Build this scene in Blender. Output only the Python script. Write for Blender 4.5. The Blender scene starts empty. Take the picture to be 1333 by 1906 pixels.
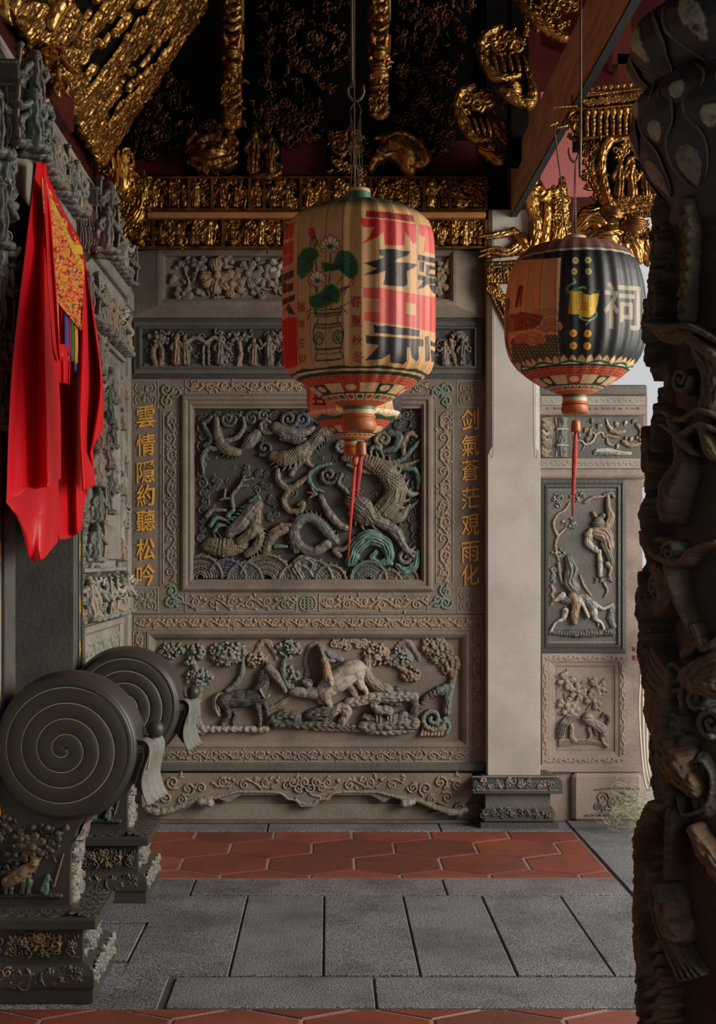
import bpy, math, random
import numpy as np
from mathutils import Vector

S = bpy.context.scene
COL = S.collection
PI = math.pi
# ---------------------------------------------------------------- camera (level, eye height 1.5 m, looking along +Y)
F, CX, CY, EYE = 2500.0, 612.0, 1040.0, 1.5
cd = bpy.data.cameras.new('camera')
cam = bpy.data.objects.new('camera', cd); COL.objects.link(cam)
cam.location = (0, 0, EYE); cam.rotation_euler = (PI/2, 0, 0)
cd.sensor_fit = 'HORIZONTAL'; cd.sensor_width = 36.0; cd.lens = 36.0*F/1333.0
cd.shift_x = (666.5-CX)/1333.0; cd.shift_y = (CY-953.0)/1333.0
cd.clip_start = 0.05; cd.clip_end = 200
S.camera = cam
# ---------------------------------------------------------------- light: overcast sky + soft sun from the open courtyard side (+X)
w = bpy.data.worlds.new('world'); S.world = w; w.use_nodes = True
bg = w.node_tree.nodes['Background']
bg.inputs[0].default_value = (0.96, 0.95, 0.98, 1); bg.inputs[1].default_value = 0.72
def sun(name, rot, energy, angle, color):
    l = bpy.data.lights.new(name, 'SUN'); l.energy = energy; l.angle = angle; l.color = color
    o = bpy.data.objects.new(name, l); COL.objects.link(o); o.rotation_euler = rot
    return o
sd = Vector((-1.0, 0.42, -0.50)).normalized()
so = sun('sun', (0, 0, 0), 1.5, math.radians(25), (1.0, 0.93, 0.82))
so.rotation_euler = sd.to_track_quat('-Z', 'Y').to_euler()
def area(name, loc, target, size, energy, color):
    l = bpy.data.lights.new(name, 'AREA'); l.shape = 'RECTANGLE'; l.size, l.size_y = size; l.energy = energy; l.color = color
    o = bpy.data.objects.new(name, l); COL.objects.link(o); o.location = loc
    o.rotation_euler = (Vector(target)-Vector(loc)).to_track_quat('-Z', 'Y').to_euler()
    return o
area('courtyard_daylight', (4.7, 4.0, 2.7), (-0.6, 6.4, 1.6), (2.6, 3.0), 330, (1.0, 0.92, 0.80))
S.view_settings.view_transform = 'Standard'; S.view_settings.look = 'None'
S.view_settings.gamma = 1; S.view_settings.use_curve_mapping = False
S.view_settings.exposure = -0.22
S.render.film_transparent = False
try:
    S.cycles.max_bounces = 6; S.cycles.use_denoising = True
except Exception: pass

# ---------------------------------------------------------------- helpers
def lin(r, g, b):
    f = lambda c: (c/12.92 if c <= 0.04045 else ((c+0.055)/1.055)**2.4)
    return (f(r/255.0), f(g/255.0), f(b/255.0))
def PX(u, v, d): return Vector(((u-CX)*d/F, d, EYE-(v-CY)*d/F))
WL = {}
def thing(name, label, cat, loc, group=None, kind='thing'):
    o = bpy.data.objects.new(name, None); COL.objects.link(o)
    o.empty_display_size = 0.05; o.location = loc; WL[o.name] = Vector(loc)
    tag(o, label, cat, group, kind); return o
def tag(o, label, cat, group=None, kind='thing'):
    o['label'] = label; o['category'] = cat; o['kind'] = kind
    if group: o['group'] = group
    return o
def put(name, me, mat, parent=None, label=None, origin=None):
    """links mesh `me` (world coordinates) under parent; the origin is moved to the parent's"""
    o = bpy.data.objects.new(name, me); COL.objects.link(o)
    if mat is not None: me.materials.append(mat)
    if 'Col' not in me.color_attributes:
        a_ = me.color_attributes.new('Col', 'FLOAT_COLOR', 'POINT'); a_.data.foreach_set('color', np.zeros(len(me.vertices)*4, np.float32))
    if parent is not None:
        wl = WL[parent.name]; o.parent = parent
        me.transform(__import__('mathutils').Matrix.Translation(-wl)); WL[o.name] = wl
    else:
        if origin is not None:
            origin = Vector(origin); me.transform(__import__('mathutils').Matrix.Translation(-origin)); o.location = origin
        WL[o.name] = Vector(o.location)
    if label: o['label'] = label
    return o
def structure(name, me, mat):
    o = put(name, me, mat); o['kind'] = 'structure'; return o
def copy_tree(o, parent=None):
    c = o.copy(); COL.objects.link(c); WL[c.name] = WL[o.name]
    if parent is not None: c.parent = parent
    for ch in list(o.children): copy_tree(ch, c)
    return c
def npmesh(name, V, Q, smooth=True, col=None):
    V = np.ascontiguousarray(V, dtype=np.float32); Q = np.ascontiguousarray(Q, dtype=np.int32)
    me = bpy.data.meshes.new(name); n, k = Q.shape
    me.vertices.add(len(V)); me.vertices.foreach_set('co', V.ravel())
    me.loops.add(n*k); me.loops.foreach_set('vertex_index', Q.ravel())
    me.polygons.add(n); me.polygons.foreach_set('loop_start', np.arange(n, dtype=np.int32)*k)
    me.polygons.foreach_set('use_smooth', np.full(n, smooth))
    me.update(calc_edges=True); me.validate()
    if col is not None:
        a = me.color_attributes.new('Col', 'FLOAT_COLOR', 'POINT')
        a.data.foreach_set('color', np.ascontiguousarray(col, dtype=np.float32).ravel())
    return me
def gridmesh(name, X, Y, Z, col=None, mask=None, wrap=False, smooth=True):
    r, c = X.shape
    idx = np.arange(r*c).reshape(r, c)
    if wrap: idx = np.concatenate([idx, idx[:, :1]], axis=1)
    Q = np.stack([idx[:-1, :-1], idx[1:, :-1], idx[1:, 1:], idx[:-1, 1:]], -1)
    if mask is not None: Q = Q[mask]
    Q = Q.reshape(-1, 4)
    V = np.stack([X, Y, Z], -1).reshape(-1, 3)
    C = None if col is None else col.reshape(-1, 4)
    if mask is not None:
        used = np.zeros(len(V), bool); used[Q.ravel()] = True
        m = np.cumsum(used)-1; Q = m[Q]; V = V[used]
        if C is not None: C = C[used]
    return npmesh(name, V, Q, smooth, C)

class MB:
    """collects simple solids into one mesh"""
    def __init__(s): s.v = []; s.f = []; s.sm = []
    def add(s, vs, fs, sm=False):
        b = len(s.v); s.v += [tuple(p) for p in vs]
        s.f += [tuple(b+i for i in f) for f in fs]; s.sm += [sm]*len(fs); return s
    def box(s, x0, x1, y0, y1, z0, z1, c=0.0):
        if c <= 0:
            vs = [(x, y, z) for z in (z0, z1) for y in (y0, y1) for x in (x0, x1)]
            return s.add(vs, [(0, 2, 3, 1), (4, 5, 7, 6), (0, 1, 5, 4), (2, 6, 7, 3), (0, 4, 6, 2), (1, 3, 7, 5)])
        rings = []
        for z, k in ((z0, c), (z0+c, 0), (z1-c, 0), (z1, c)):
            a0, a1, b0, b1 = x0+k, x1-k, y0+k, y1-k
            e = c if k == 0 else c*0.5
            rings.append([(a0+e, b0, z), (a1-e, b0, z), (a1, b0+e, z), (a1, b1-e, z), (a1-e, b1, z), (a0+e, b1, z), (a0, b1-e, z), (a0, b0+e, z)])
        return s.loft(rings)
    def bpx(s, u0, v0, u1, v1, d0, d1, c=0.0):
        a, b = PX(u0, v1, d0), PX(u1, v0, d0)
        return s.box(a.x, b.x, d0, d1, a.z, b.z, c)
    def loft(s, rings, cap=True, sm=False, closed=True):
        n = len(rings[0]); vs = [p for r in rings for p in r]; fs = []
        for i in range(len(rings)-1):
            for j in range(n if closed else n-1):
                a, b = i*n+j, i*n+(j+1) % n
                fs.append((a, b, b+n, a+n))
        s.add(vs, fs, sm)
        if cap and closed:
            b = len(s.v)-len(vs)
            s.f += [tuple(b+i for i in range(n-1, -1, -1)), tuple(b+len(vs)-n+i for i in range(n))]; s.sm += [False, False]
        return s
    def tube(s, pts, r, n=8, sub=4, cap=True):
        pts = [Vector(p) for p in pts]
        rs = list(r) if hasattr(r, '__len__') else [r]*len(pts)
        if len(pts) > 2 and sub > 1: pts, rs = crv(pts, rs, sub)
        rings = []; nrm = None
        for i, p in enumerate(pts):
            t = (pts[min(i+1, len(pts)-1)]-pts[max(i-1, 0)])
            if t.length < 1e-9: t = Vector((0, 0, 1))
            t.normalize()
            if nrm is None: nrm = t.orthogonal().normalized()
            nrm = (nrm-t*nrm.dot(t))
            if nrm.length < 1e-6: nrm = t.orthogonal()
            nrm.normalize(); bn = t.cross(nrm)
            rings.append([p+(nrm*math.cos(2*PI*k/n)+bn*math.sin(2*PI*k/n))*rs[i] for k in range(n)])
        return s.loft(rings, cap, True)
    def lathe(s, prof, cx, cy, n=48, cap=True, sm=True):
        return s.loft([[(cx+r*math.cos(2*PI*k/n), cy+r*math.sin(2*PI*k/n), z) for k in range(n)] for r, z in prof], cap, sm)
    def ball(s, c, r, n=14, sc=(1, 1, 1)):
        m = n//2
        return s.loft([[(c[0]+sc[0]*r*math.sin(PI*i/m)*math.cos(2*PI*k/n), c[1]+sc[1]*r*math.sin(PI*i/m)*math.sin(2*PI*k/n), c[2]-sc[2]*r*math.cos(PI*i/m)) for k in range(n)]
                       for i in [0.06]+list(range(1, m))+[m-0.06]], True, True)
    def prism(s, poly, fn, h0, h1):
        """polygon in 2-D, fn(a,b,h)->point"""
        n = len(poly)
        return s.loft([[fn(a, b, h0) for a, b in poly], [fn(a, b, h1) for a, b in poly]])
    def mesh(s, name):
        me = bpy.data.meshes.new(name); me.from_pydata(s.v, [], s.f)
        me.polygons.foreach_set('use_smooth', s.sm); me.update(); me.validate()
        return me
    def put(s, name, mat, parent=None, label=None, bev=0.0, origin=None):
        o = put(name, s.mesh(name), mat, parent, label, origin)
        if bev > 0:
            m = o.modifiers.new('bevel', 'BEVEL'); m.width = bev; m.segments = 2; m.limit_method = 'ANGLE'; m.angle_limit = math.radians(50)
        return o
    def structure(s, name, mat): return structure(name, s.mesh(name), mat)

def crv(pts, rs, n):
    """Catmull-Rom through pts (Vectors) with radii"""
    P = [pts[0]*2-pts[1]]+list(pts)+[pts[-1]*2-pts[-2]]
    out, ro = [], []
    for i in range(1, len(P)-2):
        a, b, c, d = P[i-1], P[i], P[i+1], P[i+2]
        for k in range(n):
            t = k/n
            out.append(0.5*((b*2)+(c-a)*t+(a*2-b*5+c*4-d)*t*t+(b*3-a-c*3+d)*t**3))
            ro.append(rs[i-1]*(1-t)+rs[i]*t)
    out.append(pts[-1]); ro.append(rs[-1]); return out, ro

def mitre(name, x0, x1, z0, z1, prof, fn, mat, parent, label=None):
    """rectangular frame swept with profile [(inset, height)], fn(a,b,h)->point"""
    n = len(prof); V = []; Fc = []
    for i, h in prof:
        V += [fn(x0+i, z0+i, h), fn(x1-i, z0+i, h), fn(x1-i, z1-i, h), fn(x0+i, z1-i, h)]
    for k in range(n-1):
        for j in range(4):
            Fc.append((k*4+j, k*4+(j+1) % 4, k*4+4+(j+1) % 4, k*4+4+j))
    m = MB(); m.add(V, Fc)
    return m.put(name, mat, parent, label)
def mitre_px(name, u0, v0, u1, v1, prof, d, mat, parent, label=None):
    k = d/F
    return mitre(name, u0, u1, v0, v1, prof, lambda a, b, h: PX(a, b, d)+Vector((0, -h*k, 0)), mat, parent, label)

# ---- carved relief: strokes with rounded section, rastered to a height field and meshed
class Relief:
    def __init__(s, seed=1, org=(0, 0), sc=1.0):
        s.S = []; s.g = random.Random(seed); s.org = org; s.sc = sc; s.chis = .16; s.soft = 0
    def st(s, pts, r, lift=0.0, gain=0.8, col=None, n=6, rib=None):
        k = 1.0/s.sc
        P = [Vector((s.org[0]+p[0]*k, s.org[1]+p[1]*k)) for p in pts]
        R = [x*k for x in r] if hasattr(r, '__len__') else [r*k]*len(P)
        if len(R) != len(P):
            R = list(np.interp(np.linspace(0, 1, len(P)), np.linspace(0, 1, len(R)), R))
        if len(P) == 1: P = [P[0], P[0]+Vector((0.01, 0))]; R = R*2
        if len(P) > 2: P, R = crv(P, R, n)
        if rib: rib = (rib[0]*s.sc, rib[1])
        s.S.append((np.array([tuple(p) for p in P]), np.array(R), lift*k, gain, col, rib)); return s
    def raster(s, step):
        lo = np.min([(p-r[:, None]).min(0) for p, r, *_ in s.S], 0)-2*step
        hi = np.max([(p+r[:, None]).max(0) for p, r, *_ in s.S], 0)+2*step
        nu, nv = int((hi[0]-lo[0])/step)+2, int((hi[1]-lo[1])/step)+2
        us = lo[0]+np.arange(nu)*step; vs = lo[1]+np.arange(nv)*step
        H = np.full((nv, nu), -1e3, np.float32); C = np.zeros((nv, nu, 4), np.float32)
        for P, R, lift, gain, col, rib in s.S:
            L = 0.0
            for i in range(len(P)-1):
                a, b = P[i], P[i+1]; ra, rb = R[i], R[i+1]; rm = max(ra, rb)
                seg = math.hypot(*(b-a))
                i0 = max(0, int((min(a[0], b[0])-rm-lo[0])/step)); i1 = min(nu, int((max(a[0], b[0])+rm-lo[0])/step)+2)
                j0 = max(0, int((min(a[1], b[1])-rm-lo[1])/step)); j1 = min(nv, int((max(a[1], b[1])+rm-lo[1])/step)+2)
                if i1 <= i0 or j1 <= j0: L += seg; continue
                U, Vv = np.meshgrid(us[i0:i1], vs[j0:j1])
                dx, dy = b-a; q = dx*dx+dy*dy+1e-9
                t = np.clip(((U-a[0])*dx+(Vv-a[1])*dy)/q, 0, 1)
                ex, ey = U-(a[0]+t*dx), Vv-(a[1]+t*dy)
                d2 = ex*ex+ey*ey
                rr = ra+(rb-ra)*t
                al_ = L+t*seg; sg = (ex*-dy+ey*dx)/math.sqrt(q)
                if rm > 2.2/step*step:
                    rr = rr*(1+.16*vnoise(al_/(rm*.7)+P[0][0], np.sign(sg)*3.3+P[0][1], 7))
                x = rr*rr-d2
                lf_ = lift*np.minimum(1, np.maximum(x, 0)/(rr*rr)*s.soft) if s.soft else lift
                h = lf_+gain*np.sqrt(np.maximum(x, 0))
                if rm > 2.2: h = h+s.chis*rm*np.minimum(1, np.maximum(x, 0)/(rr*rr)*3)*vnoise(al_/(1.6+rm*.55)+P[0][1], sg/(.7+rm*.10)+P[0][0], 5)
                if rib:
                    if rib[0] > 0: h = h*(1+rib[1]*np.sin(al_*rib[0]+1.1*np.cos(sg*rib[0])))
                    else:  # stripes along the stroke
                        h = h*(1+rib[1]*np.sin(sg*-rib[0]))
                m = (x > 0) & (h > H[j0:j1, i0:i1])
                H[j0:j1, i0:i1][m] = h[m]
                C[j0:j1, i0:i1][m] = col if col is not None else (0, 0, 0, 0)
                L += seg
        return us, vs, H, C
    def build(s, name, fn, mat, parent=None, step=1.2, two=False, label=None, noise=0.0, sink=1.5, origin=None, clip=None):
        us, vs, H, C = s.raster(step)
        U, Vv = np.meshgrid(us, vs)
        on = H > -1e2
        if clip: on &= (U > clip[0]) & (U < clip[2]) & (Vv > clip[1]) & (Vv < clip[3])
        if noise: H = np.where(on, H+noise*vnoise(U/6.0, Vv/6.0, 3), H)
        cell = on[:-1, :-1] | on[1:, :-1] | on[1:, 1:] | on[:-1, 1:]
        Hf = np.where(on, H, -sink*1.0)
        X, Y, Z = fn(U, Vv, Hf)
        me = gridmesh(name, X, Y, Z, C, cell)
        if two:
            X, Y, Z = fn(U, Vv, np.where(on, -H, sink))
            m2 = gridmesh(name+'_b', X, Y, Z, C, cell)
            me = join_np(name, me, m2)
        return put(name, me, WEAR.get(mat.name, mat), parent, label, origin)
def join_np(name, a, b):
    out = []
    for m in (a, b):
        v = np.empty(len(m.vertices)*3, np.float32); m.vertices.foreach_get('co', v)
        q = np.empty(len(m.loops), np.int32); m.loops.foreach_get('vertex_index', q)
        c = np.empty(len(m.vertices)*4, np.float32); m.color_attributes['Col'].data.foreach_get('color', c)
        out.append((v.reshape(-1, 3), q.reshape(-1, 4), c.reshape(-1, 4)))
    bpy.data.meshes.remove(a); bpy.data.meshes.remove(b)
    return npmesh(name, np.vstack([out[0][0], out[1][0]]), np.vstack([out[0][1], out[1][1][:, ::-1]+len(out[0][0])]), True, np.vstack([out[0][2], out[1][2]]))
def vnoise(X, Y, seed=0):
    xi, yi = np.floor(X).astype(np.int64), np.floor(Y).astype(np.int64)
    fx, fy = X-xi, Y-yi
    fx = fx*fx*(3-2*fx); fy = fy*fy*(3-2*fy)
    def hsh(a, b):
        n = (a*374761393+b*668265263+seed*974711) & 0x7fffffff
        n = ((n ^ (n >> 13))*1274126177) & 0x7fffffff
        return ((n ^ (n >> 16)) & 0xffff)/32767.5-1
    return (hsh(xi, yi)*(1-fx)+hsh(xi+1, yi)*fx)*(1-fy)+(hsh(xi, yi+1)*(1-fx)+hsh(xi+1, yi+1)*fx)*fy
def planepx(d):
    k = d/F
    return lambda U, V, H: ((U-CX)*k, d-H*k, EYE-(V-CY)*k)

# ---- relief vocabulary (R = Relief, coordinates in its own frame)
def spiral(R, cx, cy, r, turns=1.5, w=2.0, dr=1, a0=0.0, col=None, lift=0, gain=.9, tail=None):
    n = max(6, int(turns*9)); pts = []
    for i in range(n+1):
        t = i/n; a = a0+dr*2*PI*turns*t; q = r*(1-0.88*t)
        pts.append((cx+q*math.cos(a), cy+q*math.sin(a)))
    if tail: pts = [tail]+pts
    R.st(pts, [w, w*0.75], lift, gain, col, n=3)
def leaf(R, x, y, ang, L, wd, col=None, lift=0, bend=.3, gain=.7):
    c, s_ = math.cos(ang), math.sin(ang); b = bend*L
    R.st([(x, y), (x+c*L*.5-s_*b*.5, y+s_*L*.5+c*b*.5), (x+c*L-s_*b*.2, y+s_*L+c*b*.2)], [wd*.45, wd, wd*.15], lift, gain, col, n=4)
def foliage(R, cx, cy, rx, ry, n, r, cols=(None,), lift=3):
    g = R.g
    for i in range(n):
        a = g.uniform(0, 2*PI); q = math.sqrt(g.random())
        x, y = cx+rx*q*math.cos(a), cy+ry*q*math.sin(a)
        R.st([(x, y), (x+g.uniform(-r, r)*.5, y+g.uniform(-r, r)*.5)], g.uniform(.5, .9)*r, lift*(1.3-q)+g.uniform(0, r*.6), 1.0, g.choice(cols))
def cloud(R, cx, cy, s, col=None, lift=2, w=None):
    g = R.g; w = w or s*.16
    for k in range(3):
        a = g.uniform(0, 2*PI)
        spiral(R, cx+s*.6*math.cos(a+k*2.1), cy+s*.45*math.sin(a+k*2.1), s*.5, 1.4, w, g.choice((-1, 1)), g.uniform(0, 6), col, lift)
def flower(R, x, y, r, n=6, col=None, lift=2):
    for k in range(n):
        a = 2*PI*k/n+R.g.random()
        R.st([(x, y), (x+r*math.cos(a), y+r*math.sin(a))], [r*.2, r*.42], lift, .7, col)
    R.st([(x, y)], r*.35, lift+r*.2, .9, col)
def vine(R, x0, y0, x1, y1, amp, w, per, col=None, lift=0, cols=None):
    """scrolling vine from (x0,y0) to (x1,y1)"""
    L = math.hypot(x1-x0, y1-y0); ux, uy = (x1-x0)/L, (y1-y0)/L; nx, ny = -uy, ux
    nper = max(1, round(L/per)); pts = []
    N = nper*8
    for i in range(N+1):
        t = L*i/N; o = amp*.55*math.sin(2*PI*nper*i/N)
        pts.append((x0+ux*t+nx*o, y0+uy*t+ny*o))
    R.st(pts, w, lift, .9, col, n=2)
    for k in range(nper*2):
        t = (k+.5)*L/(nper*2); sg = 1 if k % 2 == 0 else -1
        c = cols[k % len(cols)] if cols else col
        o = -sg*amp*.18
        spiral(R, x0+ux*t+nx*o, y0+uy*t+ny*o, amp*.62, 1.35, w*.95, sg, math.atan2(uy, ux)+PI*(.5 if sg > 0 else -.5), c, lift)
        for j in (-1, 1):
            leaf(R, x0+ux*(t+j*per*.2)+nx*sg*amp*.3, y0+uy*(t+j*per*.2)+ny*sg*amp*.3, math.atan2(ny*sg, nx*sg)+j*.9, amp*.7, w*1.5, c, lift, .25*j)
def person_fig(R, x, y, h, col=None, lift=2, face=1):
    g = R.g
    R.st([(x, y-h*.88)], h*.1, lift+h*.03, .9, col)
    R.st([(x, y-h*.98), (x+face*h*.03, y-h*.95)], h*.065, lift, .9, col)
    R.st([(x, y-h*.74), (x, y-h*.45), (x-face*h*.03, y-h*.1)], [h*.12, h*.14, h*.17], lift, .8, col, rib=(-2.2/max(h*.04, .5), .06))
    a = g.uniform(-.6, .9)
    R.st([(x+face*h*.1, y-h*.72), (x+face*h*.22, y-h*(.58+a*.1)), (x+face*h*.32, y-h*(.6+a*.3))], [h*.07, h*.06, h*.045], lift+h*.03, .9, col)
    R.st([(x-face*h*.1, y-h*.72), (x-face*h*.2, y-h*.55), (x-face*h*.1, y-h*.42)], [h*.07, h*.06, h*.045], lift+h*.02, .9, col)
    for k in (-1, 1): R.st([(x+k*h*.07, y-h*.14), (x+k*h*.1, y)], [h*.07, h*.05], lift, .8, col)
def beast(R, pts, r, lift, gain=.85, col=None, side=1, scale=True, spine=None, sr=.55):
    """scaled body with a row of dorsal flames"""
    R.st(pts, r, lift, gain, col)
    rs = list(r) if hasattr(r, '__len__') else [r]*len(pts)
    rs = list(np.interp(np.linspace(0, 1, len(pts)), np.linspace(0, 1, len(rs)), rs))
    P, Q = crv([Vector(p) for p in pts], rs, 8); acc = 0; row = 0; accs = 0
    for i in range(1, len(P)):
        t = P[i]-P[i-1]; L = t.length; acc += L; accs += L
        if L < 1e-6: continue
        t = t/L; n = Vector((-t.y, t.x))*side; rr = Q[i]
        if acc > rr*.42:
            acc = 0; q = P[i]+n*rr*.85; e = q+n*rr*sr-t*rr*.45
            R.st([tuple(q), tuple((q+e)/2+t*rr*.08), tuple(e)], [rr*.2, rr*.16, rr*.05], lift+gain*rr*.25, .9, spine, n=3)
        if scale and accs > rr*.22:
            accs = 0; row += 1
            for k in range(-3, 4):
                o = (k+(.5 if row % 2 else 0))*.26
                if abs(o) > .85: continue
                q = P[i]+n*rr*o; R.st([tuple(q), tuple(q+t*rr*.12)], [rr*.15, rr*.05], lift+gain*rr*math.sqrt(max(0, 1-o*o))-rr*.045, .9, col)
    return R
WHX = None
def clutter(R, x0, y0, x1, y1, n, s0, s1, cols=(None,), lift=0.0, fig=.15):
    g = R.g
    for i in range(n):
        x, y, s = g.uniform(x0, x1), g.uniform(y0, y1), g.uniform(s0, s1); c = g.choice(cols); q = g.random()
        if q < fig: person_fig(R, x, y+s, s*2.2, c, lift+s*.2, g.choice((-1, 1)))
        elif q < .45: spiral(R, x, y, s, g.uniform(1, 1.7), s*.2, g.choice((-1, 1)), g.uniform(0, 6), c, lift+g.uniform(0, s*.4))
        elif q < .8: leaf(R, x, y, g.uniform(0, 6.3), s*g.uniform(1.2, 2.2), s*.35, c, lift+g.uniform(0, s*.5), g.uniform(-.5, .5))
        else: flower(R, x, y, s*.7, 5, c, lift+s*.2)

# ---------------------------------------------------------------- materials
def mat(name, c1, c2=None, scale=8.0, rough=.6, metal=0.0, bump=.15, bscale=60.0, attr=None, speck=0.0, spscale=220.0,
        stain=None, stscale=1.6, stamt=.5, spec=.5, stretch=None, rvar=.12, wear=None):
    m = bpy.data.materials.new(name); m.use_nodes = True; nt = m.node_tree; N = nt.nodes; L = nt.links
    b = N['Principled BSDF']
    b.inputs['Metallic'].default_value = metal; b.inputs['Specular IOR Level'].default_value = spec
    tc = N.new('ShaderNodeNewGeometry'); mp = N.new('ShaderNodeMapping'); L.new(tc.outputs['Position'], mp.inputs[0])
    if stretch: mp.inputs['Scale'].default_value = stretch
    def noise(sc, det=4, ro=.6):
        n = N.new('ShaderNodeTexNoise'); n.inputs['Scale'].default_value = sc; n.inputs['Detail'].default_value = det; n.inputs['Roughness'].default_value = ro
        L.new(mp.outputs[0], n.inputs['Vector']); return n
    def ramp(src, a, b_):
        r = N.new('ShaderNodeMapRange'); r.inputs[1].default_value = a; r.inputs[2].default_value = b_; L.new(src, r.inputs[0]); return r.outputs[0]
    def mix(f, a, b_):
        x = N.new('ShaderNodeMix'); x.data_type = 'RGBA'
        if isinstance(f, float): x.inputs[0].default_value = f
        else: L.new(f, x.inputs[0])
        for i, q in ((6, a), (7, b_)):
            if isinstance(q, tuple): x.inputs[i].default_value = (*q[:3], 1)
            else: L.new(q, x.inputs[i])
        return x.outputs[2]
    n1 = noise(scale)
    c = mix(ramp(n1.outputs[0], .3, .7), c1, c2 or c1)
    if attr:
        at = N.new('ShaderNodeAttribute'); at.attribute_name = 'Col'
        if attr == 'mix':
            n3 = noise(scale*5)
            mu = N.new('ShaderNodeMath'); mu.operation = 'MULTIPLY'; L.new(at.outputs['Alpha'], mu.inputs[0]); L.new(ramp(n3.outputs[0], .25, .5), mu.inputs[1])
            c = mix(mu.outputs[0], c, at.outputs['Color'])
        else:
            mm = N.new('ShaderNodeMix'); mm.data_type = 'RGBA'; mm.blend_type = 'MULTIPLY'; mm.inputs[0].default_value = 1
            L.new(at.outputs['Color'], mm.inputs[6]); L.new(c, mm.inputs[7]); c = mm.outputs[2]
    if stain:
        n2 = noise(stscale, 5, .65); c2_ = ramp(n2.outputs[0], .48, .72)
        mu = N.new('ShaderNodeMath'); mu.operation = 'MULTIPLY'; L.new(c2_, mu.inputs[0]); mu.inputs[1].default_value = stamt
        c = mix(mu.outputs[0], c, stain)
    if speck:
        v = N.new('ShaderNodeTexNoise'); v.inputs['Scale'].default_value = spscale; v.inputs['Detail'].default_value = 2; L.new(mp.outputs[0], v.inputs['Vector'])
        mm = N.new('ShaderNodeMix'); mm.data_type = 'RGBA'; mm.blend_type = 'MULTIPLY'; mm.inputs[0].default_value = 1
        r = N.new('ShaderNodeMapRange'); r.inputs[1].default_value = .35; r.inputs[2].default_value = .65; r.inputs[3].default_value = 1-speck; r.inputs[4].default_value = 1+speck
        L.new(v.outputs[0], r.inputs[0]); L.new(c, mm.inputs[6]); L.new(r.outputs[0], mm.inputs[7]); c = mm.outputs[2]
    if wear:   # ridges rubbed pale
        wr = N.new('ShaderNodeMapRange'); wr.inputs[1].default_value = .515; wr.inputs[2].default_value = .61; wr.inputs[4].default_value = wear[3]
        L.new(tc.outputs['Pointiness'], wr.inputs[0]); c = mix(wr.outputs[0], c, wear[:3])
    L.new(c, b.inputs['Base Color'])
    r = N.new('ShaderNodeMapRange'); r.inputs[3].default_value = max(0, rough-rvar); r.inputs[4].default_value = min(1, rough+rvar); L.new(n1.outputs[0], r.inputs[0]); L.new(r.outputs[0], b.inputs['Roughness'])
    if bump:
        nb = noise(bscale, 3); bp = N.new('ShaderNodeBump'); bp.inputs['Strength'].default_value = bump; bp.inputs['Distance'].default_value = .01
        L.new(nb.outputs[0], bp.inputs['Height']); L.new(bp.outputs[0], b.inputs['Normal'])
    return m
M = {}
WEAR = {}
_mat = mat
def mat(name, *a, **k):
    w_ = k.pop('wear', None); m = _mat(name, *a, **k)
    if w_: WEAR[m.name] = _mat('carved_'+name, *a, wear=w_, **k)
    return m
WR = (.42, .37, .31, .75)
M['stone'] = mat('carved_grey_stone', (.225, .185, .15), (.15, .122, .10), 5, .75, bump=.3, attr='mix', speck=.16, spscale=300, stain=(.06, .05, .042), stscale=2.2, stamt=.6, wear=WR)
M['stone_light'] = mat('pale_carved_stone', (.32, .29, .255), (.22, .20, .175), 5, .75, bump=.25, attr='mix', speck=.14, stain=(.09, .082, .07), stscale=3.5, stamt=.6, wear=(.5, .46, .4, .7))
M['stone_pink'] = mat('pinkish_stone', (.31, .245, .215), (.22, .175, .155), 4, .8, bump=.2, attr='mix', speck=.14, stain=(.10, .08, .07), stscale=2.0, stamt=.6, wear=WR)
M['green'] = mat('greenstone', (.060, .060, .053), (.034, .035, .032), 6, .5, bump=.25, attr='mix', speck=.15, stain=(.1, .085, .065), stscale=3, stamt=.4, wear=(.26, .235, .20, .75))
M['greenlit'] = mat('lit_greenstone', (.105, .102, .090), (.062, .062, .056), 6, .55, bump=.25, attr='mix', speck=.15, stain=(.16, .14, .115), stscale=4, stamt=.4, wear=(.36, .33, .29, .8))  # paler greenstone copy; on the drum stones' sides it paints in the light
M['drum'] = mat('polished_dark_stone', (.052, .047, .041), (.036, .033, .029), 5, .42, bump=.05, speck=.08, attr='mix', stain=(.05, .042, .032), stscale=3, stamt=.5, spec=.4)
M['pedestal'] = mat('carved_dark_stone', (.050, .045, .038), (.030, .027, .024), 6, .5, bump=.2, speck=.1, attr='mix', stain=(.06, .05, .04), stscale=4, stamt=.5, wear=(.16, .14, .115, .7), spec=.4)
M['drape'] = mat('fluted_pale_stone', (.17, .165, .15), (.12, .117, .108), 9, .55, bump=.15, attr='mix', speck=.1, stain=(.07, .06, .05), stscale=8, stamt=.5)
M['granite'] = mat('speckled_granite_pillar', (.43, .395, .37), (.36, .33, .31), 3, .75, bump=.15, bscale=150, speck=.28, spscale=260, stain=(.25, .225, .205), stscale=1.5, stamt=.5)
M['paving'] = mat('grey_granite_paving', (.182, .184, .192), (.115, .116, .121), 2.2, .58, bump=.3, bscale=170, speck=.9, spscale=170, stain=(.045, .045, .05), stscale=2.2, stamt=.6)
M['joint'] = mat('dark_mortar', (.065, .064, .064), (.03, .03, .03), 9, .9)
M['terra'] = mat('terracotta_tile', (.215, .050, .026), (.15, .034, .02), 4, .5, bump=.15, speck=.12, attr='mix', stain=(.07, .022, .016), stscale=3, stamt=.6)
M['grout'] = mat('tile_grout', (.30, .235, .22), (.2, .16, .15), 20, .9)
M['gold'] = mat('gilded_wood', (.78, .46, .13), (.34, .16, .04), 14, .33, metal=1.0, bump=.15, bscale=140, attr='mix', stain=(.06, .022, .01), stscale=10, stamt=.8)
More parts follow.
